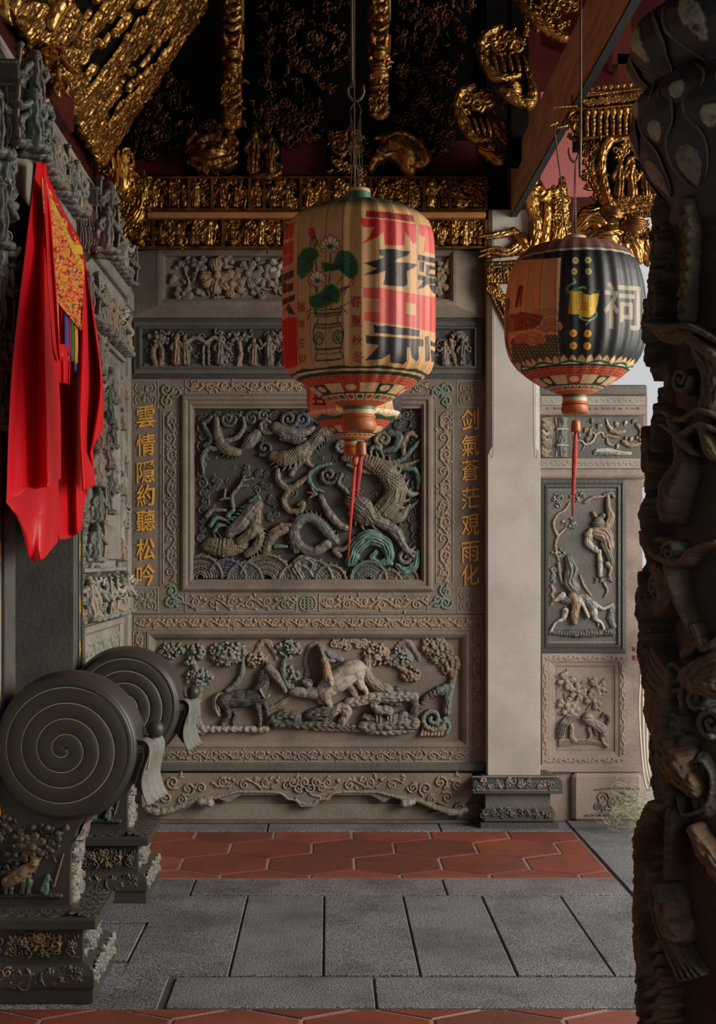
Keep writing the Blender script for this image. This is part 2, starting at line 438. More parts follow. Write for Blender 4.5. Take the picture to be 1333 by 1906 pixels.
M['goldd'] = mat('dulled_gilding', (.40, .21, .06), (.11, .048, .016), 16, .36, metal=.9, bump=.15, bscale=140, attr='mix', stain=(.016, .008, .006), stscale=11, stamt=.9)
M['goldm'] = mat('aged_gilding', (.58, .33, .095), (.2, .09, .026), 16, .36, metal=.95, bump=.15, bscale=140, attr='mix', stain=(.03, .012, .007), stscale=11, stamt=.85)
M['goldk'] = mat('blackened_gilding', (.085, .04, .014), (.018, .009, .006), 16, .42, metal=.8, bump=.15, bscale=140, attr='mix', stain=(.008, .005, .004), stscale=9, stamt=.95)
M['goldpaint'] = mat('gold_leaf_letters', (.80, .43, .07), (.62, .30, .045), 12, .45, metal=0.0, bump=.1)
M['black'] = mat('blackened_timber', (.006, .004, .0035), (.003, .0025, .0025), 6, .7, spec=.08)
M['maroon'] = mat('maroon_lacquer', (.085, .012, .010), (.045, .007, .007), 3, .55, bump=.08, spec=.2)
M['pink'] = mat('faded_red_plaster', (.52, .16, .15), (.44, .12, .12), 2, .7, bump=.08)
M['oldwood'] = mat('worn_painted_beam', (.62, .46, .31), (.36, .24, .15), 7, .65, bump=.3, stretch=(3, .6, 3), stain=(.36, .10, .06), stscale=5, stamt=.6)
M['strip'] = mat('bare_wood_moulding', (.42, .20, .075), (.30, .13, .045), 6, .45, bump=.05)
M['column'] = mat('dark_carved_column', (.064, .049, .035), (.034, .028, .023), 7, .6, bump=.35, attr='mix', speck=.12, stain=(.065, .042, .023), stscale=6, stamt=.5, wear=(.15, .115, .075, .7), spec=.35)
M['petal'] = mat('weathered_petal', (.040, .042, .041), (.026, .028, .028), 8, .55, bump=.2, attr='mix', speck=.1)
M['lantern'] = mat('painted_lantern_paper', (1, 1, 1), (.86, .82, .78), 6, .5, bump=.12, bscale=35, attr='mul')
M['orange'] = mat('orange_turned_wood', (.42, .12, .028), (.30, .075, .018), 14, .45, bump=.06, attr='mix')
M['cream'] = mat('cream_painted_wood', (.55, .40, .20), (.45, .31, .14), 12, .5)
M['gpaint'] = mat('green_painted_wood', (.045, .17, .09), (.03, .11, .06), 12, .5)
M['tassel'] = mat('red_silk_cord', (.52, .028, .018), (.40, .018, .012), 30, .55)
M['wire'] = mat('rusty_wire', (.16, .105, .065), (.09, .06, .04), 30, .5, metal=.5)
M['cloth'] = mat('red_satin', (.74, .008, .020), (.66, .006, .015), 3, .38, bump=.03, spec=.35)
M['embro'] = mat('gold_embroidery', (1, 1, 1), (.8, .8, .8), 40, .6, bump=.5, bscale=260, attr='mul')
M['rope'] = mat('pale_rope', (.62, .57, .47), (.5, .46, .38), 30, .8)
M['net'] = mat('nylon_net', (.42, .42, .27), (.33, .34, .2), 30, .7)
M['ground'] = mat('courtyard_paving', (.40, .38, .36), (.33, .31, .3), 2, .8)
def flat(name, rgb, rough=.6): return mat(name, rgb, tuple(c*.8 for c in rgb), 20, rough, bump=.05)
T = (.095, .20, .172, .75); T2 = (.075, .14, .118, .6); BR = (.27, .165, .07, .6); WH = (.50, .46, .40, .75); DK = (.03, .031, .033, .85); OC = (.34, .22, .12, .6); BL = (.05, .075, .15, .7); PK = (.42, .27, .21, .6)

# glyphs -> triangles
def glyph(ch):
    cu = bpy.data.curves.new('glyph', 'FONT'); cu.body = ch; cu.size = 1.0; cu.resolution_u = 3
    ob = bpy.data.objects.new('glyph', cu); COL.objects.link(ob)
    bpy.context.view_layer.update()
    me = bpy.data.meshes.new_from_object(ob.evaluated_get(bpy.context.evaluated_depsgraph_get()))
    bpy.data.objects.remove(ob); bpy.data.curves.remove(cu)
    me.calc_loop_triangles()
    V = np.array([v.co[:2] for v in me.vertices]); Tt = np.array([t.vertices[:] for t in me.loop_triangles])
    bpy.data.meshes.remove(me)
    lo, hi = V.min(0), V.max(0)
    V = (V-(lo+hi)/2)/max(hi-lo)
    return V, Tt
def glyph_mesh(name, ch, fn, cx, cy, w, h, thick, bold=0.0):
    """raised letter, fn(a,b,hh); a to the right, b downwards"""
    cu = bpy.data.curves.new('g', 'FONT'); cu.body = ch; cu.size = 1.0; cu.extrude = .03; cu.offset = bold; cu.resolution_u = 3
    ob = bpy.data.objects.new('g', cu); COL.objects.link(ob); bpy.context.view_layer.update()
    me = bpy.data.meshes.new_from_object(ob.evaluated_get(bpy.context.evaluated_depsgraph_get()))
    bpy.data.objects.remove(ob); bpy.data.curves.remove(cu)
    V = np.array([v.co[:] for v in me.vertices]); lo, hi = V.min(0), V.max(0)
    c = (lo+hi)/2; q = max(hi[:2]-lo[:2])
    for v in me.vertices:
        a = (v.co[0]-c[0])/q; b = -(v.co[1]-c[1])/q; t = (v.co[2]-lo[2])/(hi[2]-lo[2])
        v.co = fn(cx+a*w*(1 - .06*t), cy+b*h*(1 - .06*t)-a*h*.10, thick*(t*1.2-.2))
    me.name = name; return me
# ================================================================ THE SETTING
XL = -1.152            # left wall face
D = 7.62               # end wall face
RNG = random.Random(5)
m = MB(); m.box(-1.8, 1.76, -2.0, 8.4, -.12, -.008); m.structure('floor', M['joint'])
# granite paving slabs
m = MB()
def slab(x0, x1, y0, y1, g=.0042, z=0.0): m.box(x0+g, x1-g, y0+g, y1-g, -.02, z+RNG.uniform(-.0015, .0015), .003)
slab(-1.15, -.34, 7.40, 7.66); slab(-.34, .62, 7.40, 7.66); slab(.62, 1.35, 7.40, 7.66)
slab(-.62, .53, 6.00, 6.30); slab(.53, 1.35, 6.00, 6.30)
xs = [-.62, -.36, -.02, .33, .68, 1.03, 1.35]
slab(-1.15, -.75, 5.02, 5.52); slab(-.75, -.36, 4.84, 5.99)
for a, b in zip(xs[1:-1], xs[2:]): slab(a, b, 4.84, 5.99)
slab(-.55, .16, 4.49, 4.82); slab(.16, 1.35, 4.49, 4.82)
yy = -2.0
while yy < 7.6:
    slab(1.36, 1.75, yy, yy+1.28); yy += 1.28
m.structure('floor_paving', M['paving'])
m = MB(); slab(-1.15, -.62, 5.55, 6.30, .005, -.002); slab(-1.15, -.57, 4.40, 5.0, .005, -.002)
m.structure('floor_footing', M['paving'])
# hexagonal terracotta tiles
def hex_zone(name, x0, x1, y0, y1, ph):
    g = MB(); g.box(x0, x1, y0, y1, -.03, -.004); g.structure(name+'_grout', M['grout'])
    w_, dy = .425, .355; t = w_/2; m = MB(); col = []
    r = 0; y = y0-dy+ph
    while y < y1+dy:
        x = x0-w_+(t if r % 2 else 0)
        while x < x1+w_:
            a = .5*w_-.006; s_ = dy*.655-.006; q = dy*.345
            P = [(x-a, y-q+.004), (x, y-s_), (x+a, y-q+.004), (x+a, y+q-.004), (x, y+s_), (x-a, y+q-.004)]
            # clip to the zone
            for ax, lim, sg in ((0, x0+.004, 1), (0, x1-.004, -1), (1, y0+.004, 1), (1, y1-.004, -1)):
                Q = []
                for i in range(len(P)):
                    p0, p1 = P[i-1], P[i]; d0, d1 = sg*(p0[ax]-lim), sg*(p1[ax]-lim)
                    if (d0 < 0) != (d1 < 0):
                        k = d0/(d0-d1); Q.append((p0[0]+(p1[0]-p0[0])*k, p0[1]+(p1[1]-p0[1])*k))
                    if d1 >= 0: Q.append(p1)
                P = Q
                if not P: break
            if len(P) >= 3:
                z = RNG.uniform(-.001, .001); cx_ = sum(p[0] for p in P)/len(P); cy_ = sum(p[1] for p in P)/len(P)
                ins = [(p[0]+(cx_-p[0])*.03, p[1]+(cy_-p[1])*.03) for p in P]
                nb = len(m.v)
                m.loft([[(p[0], p[1], -.015) for p in P], [(p[0], p[1], z-.003) for p in P], [(p[0], p[1], z) for p in ins]])
                v = RNG.uniform(-1, 1)
                c = (.30, .085, .05, .5*v) if v > .3 else ((.09, .03, .02, .6) if v < -.6 else (0, 0, 0, 0))
                col += [c]*(len(m.v)-nb)
            x += w_
        y += dy; r += 1
    me = m.mesh(name); a = me.color_attributes.new('Col', 'FLOAT_COLOR', 'POINT')
    a.data.foreach_set('color', np.array(col, np.float32).ravel())
    structure(name, me, M['terra'])
hex_zone('floor_tiles', -1.15, 1.345, 6.315, 7.385, .30)
hex_zone('floor_tiles_near', -1.15, 1.345, -2.0, 4.475, .22)
m = MB(); m.box(1.76, 14, -8, 22, -.30, -.12); m.structure('ground', M['ground'])
# end wall, left wall with the doorway, wall behind, ceiling, eaves
m = MB(); m.box(-1.5, 1.215, 7.692, 7.95, -.1, 3.27); m.structure('wall_back', M['stone'])
m = MB(); m.box(-1.5, 1.215, 7.70, 7.95, 3.27, 5.2); m.structure('wall_back_timber', M['maroon'])
YA, YB = 4.84, 5.98      # doorway
m = MB()
m.box(-1.6, XL, -2, YA, -.1, 3.26); m.box(-1.6, XL, YB, 7.72, -.1, 3.26); m.box(-1.6, XL, YA, YB, 2.96, 3.26)
m.structure('wall_left', M['stone_light'])
m = MB(); m.box(-1.6, -1.19, -2, 7.72, 3.26, 5.2); m.structure('wall_left_timber', M['maroon'])
m = MB(); m.box(-1.9, -1.6, YA-.3, YB+.3, -.1, 3.1); m.structure('wall_doorway_recess', M['black'])
m = MB(); m.box(-1.6, 1.76, -2.3, -2.0, -.1, 5.2); m.structure('wall_front', M['stone'])
m = MB(); m.box(-1.9, 1.30, -2.3, 7.95, 5.0, 5.25); m.structure('ceiling', M['black'])
m = MB(); m.loft([[(1.15, -3, 4.55), (3.1, -3, 3.72), (3.1, -3, 3.80), (1.15, -3, 4.75)], [(1.15, 7.95, 4.55), (3.1, 7.95, 3.72), (3.1, 7.95, 3.80), (1.15, 7.95, 4.75)]])
m.structure('ceiling_eaves', M['maroon'])
m = MB(); m.box(1.08, 2.2, 7.88, 7.95, 3.62, 4.24); m.structure('wall_gable', M['pink']); m = MB(); m.box(1.08, 2.2, 7.87, 7.95, 4.245, 5.0); m.structure('wall_gable_top', M['maroon'])
m = MB(); m.box(1.19, 1.75, 7.86, 7.95, 2.85, 3.615); m.structure('wall_gable_board', M['maroon'])

# ================================================================ END WALL: carved stone
k7 = D/F
def fp(d): return planepx(d)
def Rp(seed, org=(0, 0), sc=1.0): return Relief(seed, org, sc)
STONES = (None, None, BR, None)
# --- top flower panel
t = thing('flower_relief_panel', 'brownish stone panel carved with flowering branches, topmost of the end wall', 'stone panel', PX(570, 592, D))
m = MB()
def pp(u, v, h): return PX(u, v, D)+Vector((0, -h, 0))
for P in ([(240, 592, .012), (903, 592, .012), (850, 573, .055), (293, 573, .055)], [(240, 592, .012), (293, 573, .055), (293, 464, .055), (240, 464, .012)], [(903, 592, .012), (850, 573, .055), (850, 464, .055), (903, 464, .012)]):
    f0 = [pp(*p) for p in P]; m.loft([[Vector((p.x, 7.69, p.z)) for p in f0], f0])
m.bpx(293, 464, 850, 573, D, 7.69); m.put('backing', M['stone'], t)
k = D/F
mitre_px('frame', 293, 464, 850, 573, [(0, 0), (0, 18), (3, 19), (8, 19), (9, 16), (11, 16), (12, 13), (14, 12), (16, 0)], D, M['stone'], t)
R = Rp(11)
for P in ([(330, 545), (352, 530), (345, 500), (370, 488), (400, 490)], [(345, 500), (330, 485)], [(400, 555), (440, 548), (470, 530), (500, 540), (540, 530)], [(500, 490), (530, 480), (560, 495)], [(690, 545), (740, 530), (780, 520), (815, 500), (835, 485)], [(560, 520), (620, 525), (680, 515)]): R.st(P, [3, 2.6, 2, 1.4], 4, .9, BR)
for u, v, r in ((405, 515, 24), (432, 530, 18), (462, 512, 20), (495, 515, 16), (342, 548, 13), (372, 492, 12), (520, 498, 15), (815, 530, 16), (828, 498, 13), (735, 515, 22), (650, 510, 24), (590, 520, 18), (560, 540, 14), (780, 545, 14), (420, 486, 12)):
    flower(R, u, v, r, 7, R.g.choice((None, None, WH, BR)), 8)
for i in range(150):
    leaf(R, R.g.uniform(322, 832), R.g.uniform(484, 554), R.g.uniform(0, 6.3), R.g.uniform(9, 19), R.g.uniform(3.5, 6), R.g.choice((None, None, BR, T2)), R.g.uniform(0, 7), R.g.uniform(-.4, .4))
R.build('flowers', fp(D), M['stone'], t, 1.0, noise=.6, clip=(306, 476, 838, 564))
# --- dark figure panel
t = thing('figure_relief_panel', 'long dark greenstone panel of small carved figures below the flower panel', 'stone panel', PX(570, 705, D))
m = MB(); m.bpx(240, 592.5, 903, 705, D-.004, 7.69); m.put('backing', M['green'], t)
mitre_px('frame', 250, 600, 896, 696, [(0, 0), (0, 4), (7, 5), (11, 10), (13, 10), (14, 2), (15, 0.3)], D-.004, M['greenlit'], t)
R = Rp(12); g = R.g
DIM = (None, (.14, .095, .05, .6), (.19, .165, .14, .6), BR, (.05, .06, .09, .6), DK, None)
R.st([(270, 681), (880, 681)], [5], 0, .8)
for i in range(13):
    u = 470+i*31 if i < 6 else 700+(i-6)*27
    if g.random() < .3: u = g.uniform(285, 870)
    person_fig(R, u+g.uniform(-8, 8), 680, g.uniform(38, 56), g.choice(DIM), g.uniform(4, 9), g.choice((-1, 1)))
for u in (330, 345, 410, 660, 790): person_fig(R, u, 678, g.uniform(40, 54), g.choice(DIM), 8, g.choice((-1, 1)))
for u, w_ in ((365, 20), (400, 16), (590, 24), (740, 20)):   # pavilions and rocks
    R.st([(u-w_, 640), (u, 630), (u+w_, 640)], 4, 10, .9, OC); R.st([(u-w_*.7, 640), (u-w_*.7, 678)], 3, 6, .9); R.st([(u+w_*.7, 640), (u+w_*.7, 678)], 3, 6, .9)
for u in (290, 300, 445, 520, 640, 720, 850): R.st([(u, 680), (u+g.uniform(-12, 12), 655), (u+g.uniform(-16, 16), 632)], [6, 5, 4], 4, .9, BR); foliage(R, u+g.uniform(-8, 8), 628, 20, 10, 16, 5, DIM, 6)
clutter(R, 270, 618, 878, 680, 150, 5, 11, DIM, 1, .0)
R.build('figures', fp(D-.004), M['greenlit'], t, 1.0, noise=.8, clip=(264, 612, 882, 686))
# --- carved surround with scroll borders, corner tiles and medallion
t = thing('carved_surround', 'brownish stone surround with scroll borders framing the dragon panel', 'stone surround', PX(570, 1143, D))
m = MB()
m.bpx(243, 705.5, 903, 760, D, 7.69); m.bpx(243, 1092, 903, 1143, D, 7.69); m.bpx(297, 760, 338, 1092, D, 7.69); m.bpx(806, 760, 848, 1092, D, 7.69)
m.put('slab', M['stone'], t)
def border(name, u0, v0, u1, v1, seed, par, d=D, amp=None, per=None, w=1.9, matl=None, edge=True):
    R = Rp(seed)
    if edge:
        for a, b in (((u0, v0), (u1, v0)), ((u1, v0), (u1, v1)), ((u1, v1), (u0, v1)), ((u0, v1), (u0, v0))): R.st([a, b], 1.2, 0, .9)
    a_, b_ = (u1-u0, v1-v0); th_ = min(a_, b_); w = w*1.15
    if a_ > b_: vine(R, u0+4, (v0+v1)/2, u1-4, (v0+v1)/2, amp or th_*.46, w, per or th_*2.1, OC if seed % 2 else None)
    else: vine(R, (u0+u1)/2, v0+4, (u0+u1)/2, v1-4, amp or th_*.46, w, per or th_*2.1, OC if seed % 2 else None)
    for i in range(int(a_*b_/(th_*th_)*5)):
        leaf(R, R.g.uniform(u0+3, u1-3), R.g.uniform(v0+3, v1-3), R.g.uniform(0, 6.3), th_*.34, th_*.09, R.g.choice((None, OC, BR)), 0, R.g.uniform(-.5, .5))
    R.S = [(p, r_, l, gn*1.35, c, rb) for p, r_, l, gn, c, rb in R.S]
    return R.build(name, fp(d), matl or M['stone'], par, .9, noise=.25)
border('scroll_border', 345, 708, 796, 733, 21, t); border('scroll_border', 345, 1107, 552, 1138, 22, t); border('scroll_border', 594, 1107, 796, 1138, 23, t)
border('scroll_border', 304, 764, 333, 1085, 24, t); border('scroll_border', 812, 764, 843, 1085, 25, t)
for u0, v0, u1, v1 in ((247, 708, 294, 758), (851, 708, 899, 758), (247, 1094, 294, 1140), (851, 1094, 899, 1140)):
    R = Rp(int(u0+v0)); cx_, cy_ = (u0+u1)/2, (v0+v1)/2
    for a, b in (((u0, v0), (u1, v0)), ((u1, v0), (u1, v1)), ((u1, v1), (u0, v1)), ((u0, v1), (u0, v0))): R.st([a, b], 1.4, 0, .9)
    for k in range(4):
        a = PI/4+k*PI/2; spiral(R, cx_+14*math.cos(a), cy_+14*math.sin(a), 10, 1.5, 2.0, 1 if k % 2 else -1, a)
        leaf(R, cx_, cy_, k*PI/2, 17, 4)
    R.build('corner_tile', fp(D), M['stone'], t, 1.0)
for u, v, sx, sy, c in ((318, 735, 1, 1, (.16, .17, .08, .6)), (822, 735, -1, 1, T), (326, 1112, 1, -1, T), (822, 1112, -1, -1, T)):
    R = Rp(int(u))
    spiral(R, u-8*sx, v-10*sy, 12, 1.5, 2.8, sx*sy, 0, c, 1); spiral(R, u+8*sx, v-6*sy, 11, 1.4, 2.6, -sx*sy, 2, c, 1); spiral(R, u-7*sx, v+12*sy, 11, 1.5, 2.6, -sx*sy, 4, c, 1)
    R.st([(u-10*sx, v+24*sy), (u-6*sx, v+4*sy), (u+4*sx, v-4*sy), (u+22*sx, v-12*sy)], [2, 3, 2], 1, .9, c)
    R.build('corner_curl', fp(D), M['stone'], t, .9, label='turquoise corner curl')
R = Rp(31); R.st([(573+15*math.cos(a*PI/12), 1123+15*math.sin(a*PI/12)) for a in range(25)], 1.7, .5, .9, T, n=2)
R.st([(573, 1123)], 13.5, -11.6, .95, T2)
for dy in (-8, -3, 3, 8): R.st([(573-(12-abs(dy)*.5), 1123+dy), (573-2.5, 1123+dy)], 1.1, 1.3, .9, T); R.st([(573+2.5, 1123+dy), (573+(12-abs(dy)*.5), 1123+dy)], 1.1, 1.3, .9, T)
R.st([(573, 1109), (573, 1137)], 1.2, 1.5, .9, T); R.st([(566, 1115), (566, 1131)], 1, 1.2, .9, T); R.st([(580, 1115), (580, 1131)], 1, 1.2, .9, T)
R.build('medallion', fp(D), M['stone'], t, .7, label='turquoise round medallion')
# --- couplet strips with gilded characters
for name_lab, u0, u1, uc, chars, vs in (
        ('upright stone strip of gilt characters beside the corner with the left wall', 243, 297, 271, '雲情隱約聽松吟', (776, 828, 878, 922, 969, 1022, 1071)),
        ('upright stone strip of gilt characters beside the granite pillar', 848, 903, 875, '剑氣蒼茫覌雨化', (781, 829, 875, 927, 977, 1027, 1070))):
    t = thing('couplet_strip', name_lab, 'couplet strip', PX(uc, 1092, D), 'couplet strips flanking the dragon panel')
    m = MB(); m.bpx(u0, 760, u1, 1092, D+.004, 7.69); m.put('slab', M['stone'], t)
    for ch, v in zip(chars, vs):
        me = glyph_mesh('character', ch, lambda a, b, h: PX(a, b, D+.004)+Vector((0, -h, 0)), uc, v, 35, 42, .008, .004)
        put('character', me, M['goldpaint'], t, 'gilt carved character')
# --- dragon panel
t = thing('dragon_relief_panel', 'large dark stone panel deeply carved with dragons, clouds and waves', 'stone panel', PX(572, 1100, D))
DB = D+.045
m = MB(); m.bpx(338, 735, 806, 1100, DB, 7.695); m.put('backing', M['green'], t)
mitre_px('frame', 338, 735, 806, 1100, [(0, 0), (0, 5), (4, 9), (9, 9), (12, 5), (17, 6), (21, 1), (23, -14.7)], D, M['stone'], t)
O, SC = (340, 735), 2.836
def RD(s): return Rp(s, O, SC)
GC = (.11, .135, .12, .75); SCALE = (.17, .135, .085, .65); LT = (.155, .14, .12, .7); OC0, T0, WH0 = OC, T, WH; OC = (.20, .135, .075, .6); T = (.06, .17, .15, .7); WH = (.24, .22, .19, .7)
R = RD(41)   # wave band
for cx_, cy_, r0, r1, a0, a1, c in ((95, 965, 20, 115, PI, 2*PI, OC), (235, 970, 20, 100, PI*1.15, 2*PI, BL), (330, 975, 10, 90, PI, 2*PI, T2), (440, 985, 40, 140, PI*1.1, 2*PI, OC), (690, 975, 20, 100, PI, 2*PI, T2), (780, 980, 15, 80, PI, 2*PI, OC), (980, 975, 20, 95, PI, 2*PI, T2), (1090, 985, 12, 60, PI, 2*PI, OC), (600, 985, 12, 90, PI*.95, 1.9*PI, WH), (1180, 980, 12, 60, PI, 2*PI, OC)):
    n = int((r1-r0)/12)
    for i in range(n+1):
        r = r0+(r1-r0)*i/n
        R.st([(cx_+r*math.cos(a0+(a1-a0)*j/9), min(978, cy_+r*math.sin(a0+(a1-a0)*j/9))) for j in range(10)], 6.6+(2 if i == n else 0), 26-9*i/n+(8 if i == n else 0), 1.3, c if i % 2 or i == n else DK, n=2)
    for j in range(9):
        a = a0+(a1-a0)*(j+.5)/9; x, y = cx_+(r1+7)*math.cos(a), cy_+(r1+7)*math.sin(a)
        if y < 970: R.st([(x, y)], 9, 15, .9, WH if c != BL else LT)
R.st([(620, 960), (590, 900), (640, 860), (690, 890), (670, 930), (640, 920)], [26, 24, 18, 12], 18, .9, LT, rib=(-.35, .08))
R.build('waves', fp(DB), M['green'], t, 1.0, noise=.3)
R = RD(42)   # breaking wave on the right
R.st([(890, 880), (920, 800), (990, 755), (1070, 785), (1090, 860), (1040, 890), (1000, 860), (1020, 830)], [30, 44, 46, 38, 26, 20, 16, 14], 18, .9, (.07, .20, .17, .75), rib=(-.42, .07))
R.st([(1240, 830), (1225, 900), (1170, 930), (1130, 900)], [16, 26, 24, 14], 18, .9, (.09, .24, .2, .7), rib=(-.4, .08))
spiral(R, 1180, 860, 48, 1.4, 15, -1, 0, LT, 20)
for a in range(16):
    q = PI+.1+a*.22; R.st([(1000+105*math.cos(q), 860+120*math.sin(q))], 11, 22, .9, WH)
R.build('breaking_wave', fp(DB), M['green'], t, 1.0, noise=.3, label='blue-green curling wave')
R = RD(43); R.soft = 3.5; R.chis = .10   # right dragon
beast(R, [(700, 390), (650, 340), (690, 250), (750, 190), (800, 190)], [12, 20, 36, 44, 30], 12, .9, LT, 1, True, DK)
beast(R, [(860, 330), (980, 355), (1080, 420), (1120, 520), (1060, 610), (970, 640), (900, 580)], [28, 46, 58, 60, 58, 58, 40], 18, .85, SCALE, -1, True, LT)
R.st([(900, 560), (960, 600), (1000, 650)], [45, 50, 40], 42, .7, LT, rib=(.4, .10))
R.st([(1040, 670), (1120, 720), (1160, 790), (1190, 830)], [36, 32, 22, 16], 32, .9, LT)
for a in (-.5, .2, .9): R.st([(1190, 825), (1190+40*math.cos(a), 825+40*math.sin(a))], [11, 5], 38, .9, WH)
R.st([(730, 540), (770, 620), (820, 680), (865, 705)], [16, 24, 22, 18], 36, .9, LT)
for a in (2.6, 3.4, 4.2): R.st([(700, 525), (700+36*math.cos(a), 525+36*math.sin(a))], [13, 6], 32, .9, LT)
beast(R, [(1070, 640), (1140, 650), (1195, 585)], [20, 32, 12], 26, .8, LT, 1, False)
R.build('dragon', fp(DB), M['green'], t, 1.0, noise=.4)
R = RD(44)   # mane and fins of the right dragon
for P, w_, c in (([(950, 350), (1050, 362), (1150, 345), (1225, 270), (1250, 240)], 15, T2), ([(1165, 320), (1165, 250), (1200, 205), (1235, 225)], 18, OC), ([(990, 330), (1000, 280), (1040, 290), (1060, 340)], 13, T),
                 ([(1090, 200), (1140, 220), (1120, 280), (1060, 300)], 22, T2), ([(1150, 390), (1220, 395), (1245, 440), (1240, 500)], 15, T), ([(1150, 430), (1170, 490), (1200, 525), (1245, 520)], 17, WH), ([(840, 420), (825, 470), (870, 520), (885, 640)], 13, T2),
                 ([(780, 365), (710, 385), (665, 430), (690, 490), (740, 510)], 13, T), ([(1100, 640), (1190, 600), (1240, 560)], 14, None), ([(870, 370), (940, 400), (1010, 420)], 14, LT), ([(940, 380), (1060, 385), (1180, 370), (1250, 345)], 12, OC)):
    R.st(P, [w_*.7, w_, w_, w_*.5], 24, .9, c)
spiral(R, 770, 425, 50, 1.5, 13, 1, 0, None, 16); spiral(R, 840, 280, 42, 1.5, 14, -1, 1, LT, 24); spiral(R, 1060, 235, 45, 1.4, 15, 1, 2, SCALE, 20)
R.build('dragon_mane', fp(DB), M['green'], t, 1.0, noise=.3)
R = RD(45); R.soft = 3.5; R.chis = .10   # upper dragon head and cloud arcs
beast(R, [(480, 325), (540, 340), (620, 305), (670, 255)], [30, 46, 42, 20], 22, .9, SCALE, 1, True, LT)
R.st([(495, 175), (560, 205), (640, 200), (690, 180)], [34, 36, 28, 16], 30, .9, LT)
R.st([(520, 235), (600, 250), (650, 235)], [12, 18, 10], 34, .9, DK)
for i in range(6): R.st([(540+i*20, 225+i*2), (545+i*20, 240)], [8, 4], 42, .9, WH)
R.st([(505, 400), (505, 450), (545, 490), (600, 480), (650, 440)], [16, 20, 18, 12], 22, .9, LT)
R.st([(660, 430), (580, 490), (535, 550), (560, 610), (620, 610), (635, 575), (610, 580)], [12, 15, 19, 20, 17, 11], 22, .9, OC)
R.st([(575, 420), (600, 380), (660, 330), (700, 260)], [18, 16, 12, 10], 18, .9, LT)
spiral(R, 560, 130, 48, 1.6, 14, 1, 0, None, 24); spiral(R, 630, 130, 40, 1.4, 13, -1, 2, BL, 20); spiral(R, 445, 165, 40, 1.5, 14, 1, 1, LT, 22); spiral(R, 430, 280, 42, 1.3, 14, -1, 2, DK, 16)
R.build('dragon', fp(DB), M['green'], t, 1.0, noise=.4)
R = RD(46); R.soft = 3.5; R.chis = .10   # upper left creature
beast(R, [(180, 130), (185, 210), (220, 285), (290, 305)], [16, 26, 32, 24], 18, .9, SCALE, 1, True, DK)
R.st([(225, 245), (290, 225), (325, 170), (320, 120)], [16, 16, 12, 8], 22, .9, LT)
beast(R, [(310, 290), (355, 250), (390, 210)], [12, 36, 30], 16, .8, LT, -1, True)
R.st([(180, 285), (130, 290), (105, 340), (110, 410)], [16, 16, 13, 10], 20, .9, LT)
R.st([(120, 270), (150, 230), (110, 160), (150, 120)], [15, 18, 16, 14], 14, .9, DK)
spiral(R, 240, 130, 40, 1.5, 13, 1, 0, None, 14); spiral(R, 365, 125, 40, 1.5, 13, -1, 0, DK, 14)
R.build('dragon', fp(DB), M['green'], t, 1.0, noise=.4)
R = RD(47); R.soft = 3.5; R.chis = .10   # lower left horned carp
beast(R, [(250, 730), (300, 690), (360, 620), (400, 580)], [28, 44, 42, 28], 26, .9, LT, -1, False, T)
R.st([(300, 770), (360, 730), (390, 660), (400, 610)], [26, 34, 30, 20], 30, .9, SCALE)
beast(R, [(340, 840), (390, 800), (410, 730), (380, 700)], [22, 30, 26, 18], 26, .9, OC, 1, False, LT)
beast(R, [(140, 795), (220, 805), (320, 800)], [44, 58, 38], 8, .7, SCALE, -1, True)
R.st([(268, 590), (262, 535), (300, 485), (328, 430)], [12, 11, 10, 6], 30, .9, LT)
for P in ([(262, 545), (225, 545), (228, 500)], [(300, 485), (345, 480)], [(318, 455), (372, 442)], [(225, 545), (200, 555)]): R.st(P, [9, 6], 30, .9, LT)
for P, c in (([(150, 690), (180, 650), (240, 665)], T), ([(170, 720), (190, 690), (230, 690)], T2), ([(270, 610), (240, 640), (280, 665)], T), ([(360, 560), (400, 540), (410, 570)], T2), ([(130, 640), (160, 610), (230, 610)], LT)): R.st(P, [13, 14, 8], 26, .9, c)
R.build('carp', fp(DB), M['green'], t, 1.0, noise=.4, label='horned carp')
R = RD(48); R.soft = 3.5; R.chis = .10   # middle coils
beast(R, [(600, 820), (585, 740), (620, 665), (690, 650), (745, 700), (800, 770)], [22, 28, 30, 28, 30, 28], 20, .9, GC, -1, True, LT)
R.st([(590, 700), (615, 790), (690, 830), (760, 790)], [20, 26, 30, 30], 26, .9, LT)
beast(R, [(440, 830), (470, 750), (545, 710)], [24, 30, 22], 20, .9, SCALE, -1, True)
R.st([(490, 800), (550, 800)], [13, 10], 30, .9, T); R.st([(470, 720), (520, 690), (580, 690)], [12, 16, 12], 28, .9, OC)
R.st([(830, 850), (800, 820), (860, 810), (910, 760), (960, 760)], [14, 14, 16, 14], 20, .9, LT)
R.build('dragon_coils', fp(DB), M['green'], t, 1.0, noise=.4)
R = RD(49)   # cloud edging
for i in range(16):
    y = 130+i*48; spiral(R, 105+R.g.uniform(-10, 14), y, R.g.uniform(20, 30), 1.4, 8, R.g.choice((-1, 1)), R.g.uniform(0, 6), DK, 6)
    spiral(R, 1225+R.g.uniform(-14, 10), y, R.g.uniform(20, 30), 1.4, 8, R.g.choice((-1, 1)), R.g.uniform(0, 6), DK, 6)
for i in range(22): spiral(R, 130+i*50, 115+R.g.uniform(-10, 20), R.g.uniform(20, 34), 1.5, 9, R.g.choice((-1, 1)), R.g.uniform(0, 6), R.g.choice((DK, None, GC)), 6)
for x, y in ((440, 470), (480, 560), (420, 420), (150, 520), (130, 590), (480, 640), (330, 400), (180, 470), (1150, 150), (1200, 150), (960, 250), (700, 140), (500, 560), (1210, 690)): cloud(R, x, y, 34, DK, 5, 8)
